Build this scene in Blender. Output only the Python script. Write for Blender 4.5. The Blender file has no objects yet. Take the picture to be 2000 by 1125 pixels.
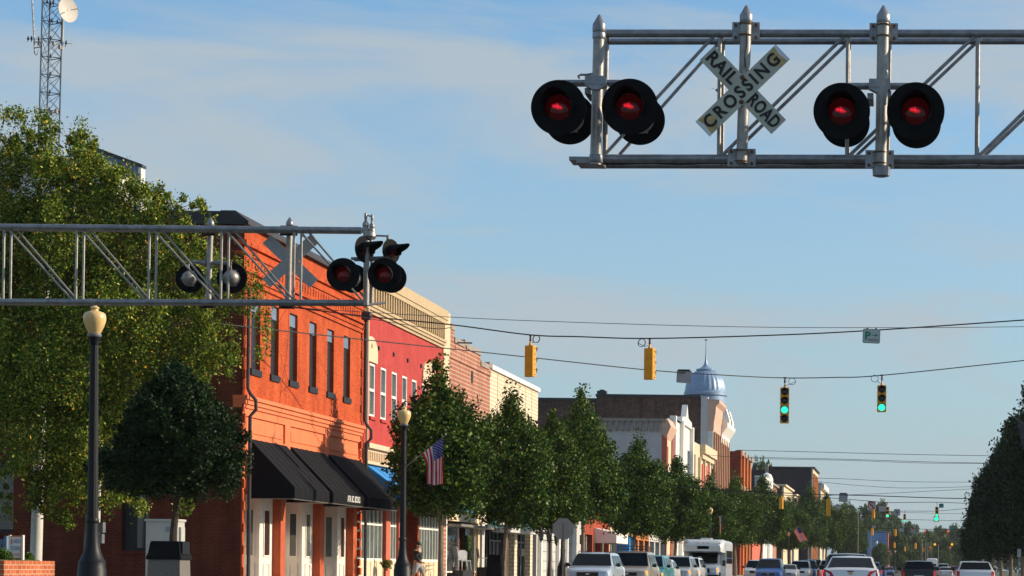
import bpy, math, random
import numpy as np
from mathutils import Vector, Matrix, Euler
random.seed(7)
sc = bpy.context.scene
C = sc.collection
R = math.radians

# ---------------------------------------------------------------- camera
# A level camera looking straight down the street (+Y) with a shifted lens.
FPX, EYE, VX, VY, ROLL = 4300.0, 1.07, 1765.0, 1112.0, 0.011
cam_d = bpy.data.cameras.new('camera')
cam = bpy.data.objects.new('camera', cam_d)
C.objects.link(cam)
cam_d.sensor_width = 36.0
cam_d.lens = 36.0 * FPX / 2000.0
cam_d.shift_x = (1000.0 - VX) / 2000.0
cam_d.shift_y = (VY - 562.5) / 2000.0
cam_d.clip_start = 0.1
cam_d.clip_end = 6000.0
cam.matrix_world = Matrix.Translation((0, 0, EYE)) @ Matrix.Rotation(R(90), 4, 'X') @ Matrix.Rotation(ROLL, 4, 'Z')
sc.camera = cam

# ---------------------------------------------------------------- sun and sky
SUN_EL, SUN_AZ = R(23.0), R(13.0)      # the sun stands to the right of the street, a little beyond the camera
sun_dir = Vector((math.cos(SUN_AZ) * math.cos(SUN_EL), math.sin(SUN_AZ) * math.cos(SUN_EL), math.sin(SUN_EL)))
sun_d = bpy.data.lights.new('sun', 'SUN')
sun_d.energy = 5.0
sun_d.angle = R(0.53)
sun_d.color = (1.0, 0.84, 0.64)
sun = bpy.data.objects.new('sun', sun_d)
C.objects.link(sun)
sun.location = (60, 20, 60)
sun.rotation_euler = (-sun_dir).to_track_quat('-Z', 'Y').to_euler()

world = bpy.data.worlds.new('World')
sc.world = world
world.use_nodes = True
wn, wl = world.node_tree.nodes, world.node_tree.links
wn.clear()
w_out = wn.new('ShaderNodeOutputWorld')
w_bg = wn.new('ShaderNodeBackground')
w_sky = wn.new('ShaderNodeTexSky')
w_sky.sky_type = 'NISHITA'
w_sky.sun_disc = False
w_sky.sun_elevation = SUN_EL
w_sky.sun_rotation = R(90) - SUN_AZ
w_sky.altitude = 20
w_sky.air_density = 1.0
w_sky.dust_density = 0.3
w_sky.ozone_density = 2.0
w_bg.inputs['Strength'].default_value = 0.12
tc = wn.new('ShaderNodeTexCoord')
mp = wn.new('ShaderNodeMapping')
mp.inputs['Scale'].default_value = (2.6, 2.6, 11.0)
mp.inputs['Rotation'].default_value = (0.05, -0.10, 0.3)
n1 = wn.new('ShaderNodeTexNoise')
n1.inputs['Scale'].default_value = 1.9
n1.inputs['Detail'].default_value = 7
n1.inputs['Roughness'].default_value = 0.56
n1.inputs['Distortion'].default_value = 0.5
rp = wn.new('ShaderNodeValToRGB')
rp.color_ramp.elements[0].position = 0.43
rp.color_ramp.elements[0].color = (0.05, 0.05, 0.05, 1)
rp.color_ramp.elements[1].position = 0.60
rp.color_ramp.elements[1].color = (0.85, 0.85, 0.85, 1)
mx = wn.new('ShaderNodeMix')
mx.data_type = 'RGBA'
mx.inputs[7].default_value = (3.15, 3.62, 3.95, 1)
wl.new(tc.outputs['Generated'], mp.inputs['Vector'])
wl.new(mp.outputs['Vector'], n1.inputs['Vector'])
wl.new(n1.outputs['Fac'], rp.inputs['Fac'])
sx = wn.new('ShaderNodeSeparateXYZ')       # thicker, paler air towards the horizon
wl.new(tc.outputs['Generated'], sx.inputs[0])
mr = wn.new('ShaderNodeMapRange')
mr.inputs['From Min'].default_value = 0.0
mr.inputs['From Max'].default_value = 0.24
mr.inputs['To Min'].default_value = 0.92
mr.inputs['To Max'].default_value = 0.0
wl.new(sx.outputs[2], mr.inputs['Value'])
tint = wn.new('ShaderNodeMix')
tint.data_type = 'RGBA'
tint.blend_type = 'MULTIPLY'
tint.inputs[0].default_value = 1.0
tint.inputs[7].default_value = (0.80, 1.03, 1.13, 1)
wl.new(w_sky.outputs['Color'], tint.inputs[6])
air = wn.new('ShaderNodeMix')
air.data_type = 'RGBA'
air.inputs[7].default_value = (2.48, 3.08, 3.52, 1)
wl.new(mr.outputs['Result'], air.inputs[0])
wl.new(tint.outputs[2], air.inputs[6])
wl.new(rp.outputs['Color'], mx.inputs[0])
wl.new(air.outputs[2], mx.inputs[6])
wl.new(mx.outputs[2], w_bg.inputs['Color'])
wl.new(w_bg.outputs['Background'], w_out.inputs['Surface'])
sc.view_settings.view_transform = 'Standard'
sc.view_settings.look = 'None'
sc.view_settings.gamma = 1.0
sc.view_settings.exposure = 0.31

# ---------------------------------------------------------------- placing helpers
CA, SA = math.cos(ROLL), math.sin(ROLL)
def uv0(px, py):
    u, v = px - VX, VY - py
    return u * CA - v * SA, u * SA + v * CA
def at(px, py, Y):
    """world point seen at a photograph pixel, at distance Y down the street"""
    u, v = uv0(px, py)
    return Vector((u * Y / FPX, Y, EYE + v * Y / FPX))
def onx(px, py, X):
    """world point seen at a photograph pixel on the vertical plane x = X"""
    u, v = uv0(px, py)
    Y = X * FPX / u
    return Vector((X, Y, EYE + v * Y / FPX))

# ---------------------------------------------------------------- materials
def nodes_of(m):
    m.use_nodes = True
    n, l = m.node_tree.nodes, m.node_tree.links
    return n, l, n['Principled BSDF']
def mat(name, col, rough=0.6, metal=0.0, var=0.16, scale=3.0, bump=0.0, bscale=40.0, spec=0.4, stretch=(1, 1, 1), emit=None, estr=0.0):
    m = bpy.data.materials.new(name)
    n, l, b = nodes_of(m)
    b.inputs['Roughness'].default_value = rough
    b.inputs['Metallic'].default_value = metal
    b.inputs['Specular IOR Level'].default_value = spec
    t = n.new('ShaderNodeTexCoord')
    mpg = n.new('ShaderNodeMapping')
    mpg.inputs['Scale'].default_value = stretch
    l.new(t.outputs['Object'], mpg.inputs['Vector'])
    nz = n.new('ShaderNodeTexNoise')
    nz.inputs['Scale'].default_value = scale
    nz.inputs['Detail'].default_value = 6
    nz.inputs['Roughness'].default_value = 0.65
    l.new(mpg.outputs['Vector'], nz.inputs['Vector'])
    r = n.new('ShaderNodeValToRGB')
    r.color_ramp.elements[0].position = 0.3
    r.color_ramp.elements[1].position = 0.7
    r.color_ramp.elements[0].color = tuple(max(0, c * (1 - var)) for c in col) + (1,)
    r.color_ramp.elements[1].color = tuple(min(1, c * (1 + var * 0.7)) for c in col) + (1,)
    l.new(nz.outputs['Fac'], r.inputs['Fac'])
    l.new(r.outputs['Color'], b.inputs['Base Color'])
    if bump:
        nb = n.new('ShaderNodeTexNoise')
        nb.inputs['Scale'].default_value = bscale
        nb.inputs['Detail'].default_value = 4
        l.new(mpg.outputs['Vector'], nb.inputs['Vector'])
        bp = n.new('ShaderNodeBump')
        bp.inputs['Strength'].default_value = bump
        bp.inputs['Distance'].default_value = 0.02
        l.new(nb.outputs['Fac'], bp.inputs['Height'])
        l.new(bp.outputs['Normal'], b.inputs['Normal'])
    if emit:
        b.inputs['Emission Color'].default_value = tuple(emit) + (1,)
        b.inputs['Emission Strength'].default_value = estr
    return m
def brick(name, c1, c2, mortar, bw=0.215, bh=0.07, ms=0.012, dirt=0.3, rough=0.85, bump=0.5):
    m = bpy.data.materials.new(name)
    n, l, b = nodes_of(m)
    b.inputs['Roughness'].default_value = rough
    b.inputs['Specular IOR Level'].default_value = 0.15
    t = n.new('ShaderNodeTexCoord')
    s = n.new('ShaderNodeSeparateXYZ')
    l.new(t.outputs['Object'], s.inputs[0])
    a = n.new('ShaderNodeMath')
    a.operation = 'ADD'
    l.new(s.outputs[0], a.inputs[0])
    l.new(s.outputs[1], a.inputs[1])
    c = n.new('ShaderNodeCombineXYZ')
    l.new(a.outputs[0], c.inputs[0])
    l.new(s.outputs[2], c.inputs[1])
    bt = n.new('ShaderNodeTexBrick')
    bt.inputs['Scale'].default_value = 1.0
    bt.inputs['Brick Width'].default_value = bw
    bt.inputs['Row Height'].default_value = bh
    bt.inputs['Mortar Size'].default_value = ms
    bt.inputs['Mortar Smooth'].default_value = 0.3
    bt.inputs['Bias'].default_value = -0.1
    bt.inputs['Color1'].default_value = tuple(c1) + (1,)
    bt.inputs['Color2'].default_value = tuple(c2) + (1,)
    bt.inputs['Mortar'].default_value = tuple(mortar) + (1,)
    l.new(c.outputs[0], bt.inputs['Vector'])
    nz = n.new('ShaderNodeTexNoise')
    nz.inputs['Scale'].default_value = 0.9
    nz.inputs['Detail'].default_value = 8
    nz.inputs['Roughness'].default_value = 0.7
    l.new(t.outputs['Object'], nz.inputs['Vector'])
    r = n.new('ShaderNodeValToRGB')
    r.color_ramp.elements[0].position = 0.3
    r.color_ramp.elements[1].position = 0.62
    r.color_ramp.elements[0].color = (1 - dirt, 1 - dirt, 1 - dirt, 1)
    r.color_ramp.elements[1].color = (1, 1, 1, 1)
    l.new(nz.outputs['Fac'], r.inputs['Fac'])
    mm = n.new('ShaderNodeMix')
    mm.data_type = 'RGBA'
    mm.blend_type = 'MULTIPLY'
    mm.inputs[0].default_value = 1.0
    l.new(bt.outputs['Color'], mm.inputs[6])
    l.new(r.outputs['Color'], mm.inputs[7])
    # rain streaks: noise drawn out along the height of the wall
    sm = n.new('ShaderNodeMapping')
    sm.inputs['Scale'].default_value = (2.6, 2.6, 0.22)
    l.new(t.outputs['Object'], sm.inputs['Vector'])
    n3 = n.new('ShaderNodeTexNoise')
    n3.inputs['Scale'].default_value = 1.0
    n3.inputs['Detail'].default_value = 6
    l.new(sm.outputs[0], n3.inputs['Vector'])
    r3 = n.new('ShaderNodeValToRGB')
    r3.color_ramp.elements[0].position = 0.36
    r3.color_ramp.elements[1].position = 0.56
    r3.color_ramp.elements[0].color = (1 - dirt * 0.55, 1 - dirt * 0.6, 1 - dirt * 0.6, 1)
    r3.color_ramp.elements[1].color = (1, 1, 1, 1)
    l.new(n3.outputs['Fac'], r3.inputs['Fac'])
    m3 = n.new('ShaderNodeMix')
    m3.data_type = 'RGBA'
    m3.blend_type = 'MULTIPLY'
    m3.inputs[0].default_value = 1.0
    l.new(mm.outputs[2], m3.inputs[6])
    l.new(r3.outputs['Color'], m3.inputs[7])
    l.new(m3.outputs[2], b.inputs['Base Color'])
    bp = n.new('ShaderNodeBump')
    bp.inputs['Strength'].default_value = bump
    bp.inputs['Distance'].default_value = 0.01
    bp.invert = True
    l.new(bt.outputs['Fac'], bp.inputs['Height'])
    l.new(bp.outputs['Normal'], b.inputs['Normal'])
    return m
def leafmat(name, cols, trans=0.35, rough=0.5):
    m = bpy.data.materials.new(name)
    n, l, b = nodes_of(m)
    out = n['Material Output']
    g = n.new('ShaderNodeNewGeometry')
    r = n.new('ShaderNodeValToRGB')
    el = r.color_ramp.elements
    while len(el) < len(cols):
        el.new(0.5)
    for i, c in enumerate(cols):
        el[i].position = c[0]
        el[i].color = tuple(c[1]) + (1,)
    l.new(g.outputs['Random Per Island'], r.inputs['Fac'])
    l.new(r.outputs['Color'], b.inputs['Base Color'])
    b.inputs['Roughness'].default_value = rough
    b.inputs['Specular IOR Level'].default_value = 0.12
    tr = n.new('ShaderNodeBsdfTranslucent')
    l.new(r.outputs['Color'], tr.inputs['Color'])
    ms = n.new('ShaderNodeMixShader')
    ms.inputs[0].default_value = trans
    l.new(b.outputs[0], ms.inputs[1])
    l.new(tr.outputs[0], ms.inputs[2])
    l.new(ms.outputs[0], out.inputs['Surface'])
    return m

M = {}
M['galv'] = mat('galvanised_steel', (0.25, 0.26, 0.28), 0.42, 0.6, 0.35, 9, 0.12, 60)
M['galv2'] = mat('weathered_aluminium', (0.29, 0.275, 0.255), 0.45, 0.5, 0.3, 12, 0.1, 60)
M['rust'] = mat('rusty_bolt', (0.16, 0.08, 0.04), 0.8, 0.2, 0.4, 30)
M['black'] = mat('black_enamel', (0.012, 0.012, 0.013), 0.45, 0, 0.3, 6, spec=0.35)
M['blackmatte'] = mat('black_matte', (0.010, 0.010, 0.011), 0.8, 0, 0.3, 6, spec=0.1)
M['post'] = mat('black_cast_iron', (0.006, 0.007, 0.010), 0.5, 0.0, 0.3, 8, 0.1, 50, spec=0.28)
M['wire'] = mat('black_cable', (0.02, 0.02, 0.022), 0.7)
M['signback'] = mat('sign_back_aluminium', (0.34, 0.35, 0.36), 0.5, 0.4, 0.15, 8)
M['signface'] = mat('aged_sign_face', (0.44, 0.45, 0.38), 0.6, 0, 0.2, 5)
M['signstrip'] = mat('clean_sign_edge', (0.60, 0.66, 0.72), 0.5, 0, 0.06, 5)
M['signrust'] = mat('yellowed_sign_patch', (0.50, 0.37, 0.17), 0.7, 0, 0.35, 10)
M['white'] = mat('white_paint', (0.66, 0.65, 0.62), 0.55, 0, 0.10, 2.5)
M['letter'] = mat('black_lettering', (0.015, 0.015, 0.015), 0.6)
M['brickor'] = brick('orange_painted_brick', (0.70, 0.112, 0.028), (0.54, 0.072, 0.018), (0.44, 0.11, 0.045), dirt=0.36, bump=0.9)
M['brickside'] = brick('shade_darkened_red_brick', (0.21, 0.034, 0.016), (0.13, 0.022, 0.011), (0.16, 0.075, 0.05), dirt=0.45)  # unpainted red brick, albedo cut further to put its shade into the colour
M['stucco'] = mat('orange_painted_render', (0.70, 0.18, 0.07), 0.8, 0, 0.14, 2.2, 0.15, 25)
M['pillar'] = mat('brick_red_painted_column', (0.44, 0.085, 0.028), 0.75, 0, 0.2, 2.5, 0.1, 25)
M['capdark'] = mat('dark_parapet_capping', (0.045, 0.045, 0.055), 0.8, 0, 0.3, 3)
M['trimdark'] = mat('charcoal_window_board', (0.012, 0.014, 0.019), 0.45, 0, 0.25, 4)
M['awnblack'] = mat('black_awning_canvas', (0.008, 0.0085, 0.011), 0.8, 0, 0.25, 3, 0.1, 60, spec=0.12)
M['awnseam'] = mat('awning_seam', (0.018, 0.018, 0.021), 0.7)
M['awnblue'] = mat('blue_awning_canvas', (0.03, 0.24, 0.60), 0.7, 0, 0.15, 3)
M['red'] = brick('pinkish_red_painted_brick', (0.52, 0.078, 0.070), (0.46, 0.062, 0.056), (0.38, 0.05, 0.046), dirt=0.20, bump=0.35)
M['beige'] = mat('beige_painted_cornice', (0.47, 0.355, 0.21), 0.7, 0, 0.12, 2.5)
M['beige2'] = mat('pale_beige_trim', (0.66, 0.50, 0.33), 0.7, 0, 0.1, 2.5)
M['cream'] = mat('cream_shopfront_paint', (0.72, 0.56, 0.38), 0.7, 0, 0.12, 2)
M['winwhite'] = mat('white_window_frame', (0.80, 0.78, 0.72), 0.5, 0, 0.06, 3)
M['doorwhite'] = mat('white_shopfront_door', (0.74, 0.68, 0.60), 0.5, 0, 0.1, 1.5)
M['glass'] = mat('dark_window_glass', (0.018, 0.025, 0.028), 0.06, 0, 0.5, 0.6, spec=0.9)
M['glasspale'] = mat('pale_reflecting_glass', (0.10, 0.13, 0.12), 0.10, 0, 0.5, 0.8, spec=0.9)
M['brickpink'] = brick('weathered_pink_brick', (0.42, 0.13, 0.08), (0.34, 0.09, 0.05), (0.50, 0.36, 0.27), bw=0.3, bh=0.19, ms=0.035, dirt=0.3)
M['stonecap'] = mat('grey_stone_coping', (0.30, 0.26, 0.23), 0.9, 0, 0.3, 3, 0.3, 20)
M['brickwhite'] = brick('cream_glazed_brick', (0.74, 0.67, 0.52), (0.68, 0.60, 0.45), (0.52, 0.40, 0.26), bw=0.3, bh=0.2, ms=0.03, dirt=0.12)
M['brickdark'] = brick('dark_brown_brick', (0.16, 0.085, 0.06), (0.09, 0.05, 0.04), (0.16, 0.11, 0.09), bw=0.4, bh=0.22, ms=0.02, dirt=0.45)
M['brickblack'] = brick('sooty_brick', (0.06, 0.04, 0.05), (0.04, 0.028, 0.035), (0.05, 0.04, 0.045), bw=0.5, bh=0.3, ms=0.03, dirt=0.4)
M['brickred'] = brick('deep_red_brick', (0.42, 0.07, 0.03), (0.34, 0.05, 0.02), (0.3, 0.1, 0.06), bw=0.4, bh=0.22, ms=0.02, dirt=0.3)
M['brickorange'] = brick('warm_orange_brick', (0.58, 0.20, 0.06), (0.5, 0.16, 0.05), (0.4, 0.2, 0.1), bw=0.4, bh=0.22, ms=0.02, dirt=0.3)
M['paintwhite'] = mat('whitewashed_wall', (0.50, 0.49, 0.47), 0.8, 0, 0.12, 1.2)
M['creamwall'] = mat('yellow_cream_wall', (0.60, 0.50, 0.34), 0.8, 0, 0.12, 1.2)
M['brown'] = mat('brown_stone_pilaster', (0.34, 0.19, 0.12), 0.8, 0, 0.2, 2)
M['redtrim'] = mat('red_painted_trim', (0.52, 0.12, 0.07), 0.7, 0, 0.1, 2)
M['pinktrim'] = mat('pinkish_cornice', (0.60, 0.38, 0.28), 0.7, 0, 0.12, 2)
M['domeblue'] = mat('silver_blue_dome_metal', (0.25, 0.35, 0.49), 0.42, 0.25, 0.15, 1.5)
M['roof'] = mat('flat_roof_felt', (0.06, 0.06, 0.065), 0.9)
M['bluemetal'] = mat('blue_grey_metal_siding', (0.13, 0.19, 0.28), 0.6, 0, 0.15, 1)
M['blueshed'] = mat('blue_painted_wall', (0.14, 0.26, 0.46), 0.7, 0, 0.15, 0.4)
M['teal'] = mat('teal_canvas', (0.02, 0.28, 0.27), 0.7)
M['tealdark'] = mat('dark_teal_panel', (0.01, 0.06, 0.075), 0.6)
M['yellow'] = mat('signal_yellow', (0.72, 0.33, 0.012), 0.45, 0, 0.08, 5)
M['bark'] = mat('grey_brown_bark', (0.20, 0.165, 0.125), 0.9, 0, 0.4, 9, 0.7, 25, spec=0.1, stretch=(1, 1, 0.3))
M['barkdark'] = mat('dark_bark', (0.06, 0.05, 0.04), 0.9, 0, 0.4, 9, 0.7, 25, spec=0.1)
M['poledim'] = mat('weathered_wood_pole', (0.20, 0.18, 0.16), 0.8)
M['polegrey'] = mat('pale_grey_pole', (0.56, 0.54, 0.50), 0.6, 0, 0.10, 4)
M['bin'] = mat('exposed_aggregate', (0.17, 0.155, 0.14), 0.9, 0, 0.6, 60, 0.6, 80)
M['cab'] = mat('grey_cabinet_paint', (0.42, 0.42, 0.38), 0.5, 0, 0.08, 2)
M['planter'] = brick('planter_brick', (0.50, 0.14, 0.055), (0.40, 0.09, 0.035), (0.55, 0.38, 0.26), bw=0.23, bh=0.096, ms=0.010, dirt=0.3)
M['asphalt'] = mat('asphalt', (0.055, 0.055, 0.057), 0.85, 0, 0.25, 0.8, 0.3, 60)
M['concrete'] = mat('concrete_pavement', (0.32, 0.30, 0.27), 0.85, 0, 0.15, 1.0, 0.2, 40)
M['earth'] = mat('ground_grass_and_dirt', (0.08, 0.085, 0.045), 0.95, 0, 0.3, 0.2)
M['paintyellow'] = mat('yellow_road_paint', (0.60, 0.40, 0.04), 0.7, 0, 0.2, 2)
M['paintroad'] = mat('white_road_paint', (0.7, 0.7, 0.68), 0.7, 0, 0.2, 2)
M['steelblue'] = mat('blue_grey_tower_steel', (0.07, 0.095, 0.125), 0.5, 0.3, 0.25, 3)
M['dish'] = mat('off_white_dish', (0.55, 0.50, 0.44), 0.6, 0, 0.15, 1.5)
M['bird'] = mat('black_feathers', (0.02, 0.02, 0.024), 0.7)
M['tyre'] = mat('tyre_rubber', (0.015, 0.015, 0.015), 0.8)
M['rim'] = mat('alloy_rim', (0.45, 0.45, 0.46), 0.35, 0.7)
M['carglass'] = mat('car_glass', (0.004, 0.006, 0.008), 0.05, 0, 0.4, 2, spec=0.22)
M['plastic'] = mat('black_car_plastic', (0.02, 0.02, 0.021), 0.55)
M['chrome'] = mat('chrome', (0.65, 0.65, 0.65), 0.15, 1.0, 0.05)
M['headlamp'] = mat('headlight_glass', (0.55, 0.55, 0.52), 0.12, 0.4, 0.15, 8)
M['taillamp'] = mat('red_tail_light', (0.45, 0.008, 0.008), 0.15, 0, 0.2, 20, spec=0.8)
M['taillit'] = mat('lit_tail_light', (0.5, 0.01, 0.01), 0.2, emit=(1, 0.03, 0.02), estr=1.5)
M['amber'] = mat('amber_marker', (0.75, 0.22, 0.02), 0.3)
M['amberlit'] = mat('lit_amber_lamp', (0.8, 0.3, 0.03), 0.3, emit=(1, 0.35, 0.04), estr=1.2)
M['grnlit'] = mat('green_signal_lit', (0.02, 0.5, 0.3), 0.3, var=0.02, emit=(0.03, 0.95, 0.60), estr=1.0)
M['redlit'] = mat('red_signal_lit', (0.6, 0.02, 0.01), 0.3, emit=(1.0, 0.06, 0.02), estr=1.1)
M['yellit'] = mat('yellow_signal_lit', (0.7, 0.4, 0.02), 0.3, emit=(1.0, 0.45, 0.02), estr=1.1)
M['lensoff'] = mat('unlit_signal_lens', (0.016, 0.016, 0.016), 0.25, spec=0.5)
M['skin'] = mat('skin', (0.45, 0.25, 0.17), 0.6)
M['hair'] = mat('dark_hair', (0.02, 0.014, 0.01), 0.7)
M['shirt'] = mat('black_cotton', (0.018, 0.018, 0.02), 0.9)
M['shorts'] = mat('grey_cotton', (0.30, 0.31, 0.33), 0.9)
M['flagred'] = mat('flag_red', (0.62, 0.008, 0.015), 0.7)
M['flagwhite'] = mat('flag_white', (0.72, 0.70, 0.70), 0.7)
M['flagblue'] = mat('flag_blue', (0.03, 0.03, 0.21), 0.7)
M['green'] = mat('green_sign_ink', (0.01, 0.22, 0.12), 0.6)
M['parkface'] = mat('pale_sign_face', (0.42, 0.46, 0.46), 0.5, 0, 0.08)
M['streetsign'] = mat('teal_street_sign', (0.05, 0.24, 0.25), 0.5)
M['signred'] = mat('sign_red_ink', (0.42, 0.03, 0.03), 0.5)
M['orange'] = mat('orange_sign_ink', (0.75, 0.16, 0.03), 0.6)
M['bluegrey'] = mat('blue_grey_ink', (0.30, 0.34, 0.45), 0.6)
M['chair'] = mat('white_plastic_chair', (0.55, 0.55, 0.57), 0.5)
M['lime'] = mat('lime_poster', (0.55, 0.75, 0.08), 0.6)
M['cob'] = mat('shop_wood', (0.40, 0.12, 0.04), 0.7)
M['shopdark'] = mat('dark_shop_interior', (0.02, 0.02, 0.022), 0.5)
M['birch'] = leafmat('birch_leaves', [(0.0, (0.028, 0.065, 0.007)), (0.40, (0.09, 0.15, 0.014)), (0.80, (0.27, 0.33, 0.035)), (0.955, (0.55, 0.53, 0.12)), (0.985, (0.62, 0.30, 0.02))], 0.18)
M['holly'] = leafmat('evergreen_leaves', [(0.0, (0.014, 0.040, 0.006)), (0.5, (0.034, 0.082, 0.010)), (0.84, (0.080, 0.135, 0.017)), (1.0, (0.22, 0.27, 0.045))], 0.16, 0.45)  # last ramp stop paints sunlit highlights into the leaf colour
M['holly2'] = leafmat('shade_darkened_evergreen_leaves', [(0.0, (0.005, 0.014, 0.004)), (0.6, (0.011, 0.030, 0.007)), (1.0, (0.026, 0.055, 0.012))], 0.12, 0.5)  # near-black greens carry the shade side of the trees in the colour
M['wood'] = leafmat('far_tree_leaves', [(0.0, (0.035, 0.070, 0.028)), (0.6, (0.07, 0.12, 0.034)), (1.0, (0.17, 0.20, 0.04))], 0.3)
M['shrub'] = leafmat('shrub_leaves', [(0.0, (0.03, 0.07, 0.01)), (1.0, (0.12, 0.2, 0.03))], 0.3)
# acorn globe: frosted amber acrylic
m = mat('amber_frosted_globe', (0.72, 0.50, 0.22), 0.25, 0, 0.18, 3, spec=0.5)
m.node_tree.nodes['Principled BSDF'].inputs['Subsurface Weight'].default_value = 0.35
m.node_tree.nodes['Principled BSDF'].inputs['Subsurface Radius'].default_value = (0.2, 0.15, 0.08)
M['globe'] = m
# railway flasher lens: deep red glass with the reflector glinting inside it
def redlens(name, s):
    m = bpy.data.materials.new(name)
    n, l, b = nodes_of(m)
    b.inputs['Roughness'].default_value = 0.12
    t = n.new('ShaderNodeTexCoord')
    gm = n.new('ShaderNodeMapping')
    gm.inputs['Location'].default_value = (0.0, 0, -0.02)
    gm.inputs['Scale'].default_value = (6.5, 0, 11.5)
    l.new(t.outputs['Object'], gm.inputs['Vector'])
    nz = n.new('ShaderNodeTexNoise')
    nz.inputs['Scale'].default_value = 16
    l.new(t.outputs['Object'], nz.inputs['Vector'])
    ml = n.new('ShaderNodeVectorMath')
    ml.operation = 'LENGTH'
    l.new(gm.outputs[0], ml.inputs[0])
    ad = n.new('ShaderNodeMath')
    ad.operation = 'MULTIPLY_ADD'
    l.new(nz.outputs['Fac'], ad.inputs[0])
    ad.inputs[1].default_value = 0.9
    l.new(ml.outputs['Value'], ad.inputs[2])
    r = n.new('ShaderNodeValToRGB')
    r.color_ramp.elements[0].position = 0.52
    r.color_ramp.elements[0].color = (s, s * 0.012, s * 0.03, 1)
    r.color_ramp.elements[1].position = 0.82
    r.color_ramp.elements[1].color = (0.012, 0.0006, 0.0008, 1)
    l.new(ad.outputs[0], r.inputs['Fac'])
    b.inputs['Base Color'].default_value = (0.014, 0.001, 0.0015, 1)
    b.inputs['Specular IOR Level'].default_value = 0.25
    l.new(r.outputs['Color'], b.inputs['Emission Color'])
    b.inputs['Emission Strength'].default_value = 1.0
    return m
M['redlens'] = redlens('red_flasher_lens', 1.15)
M['redlensdim'] = redlens('dim_red_flasher_lens', 0.07)

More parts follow.
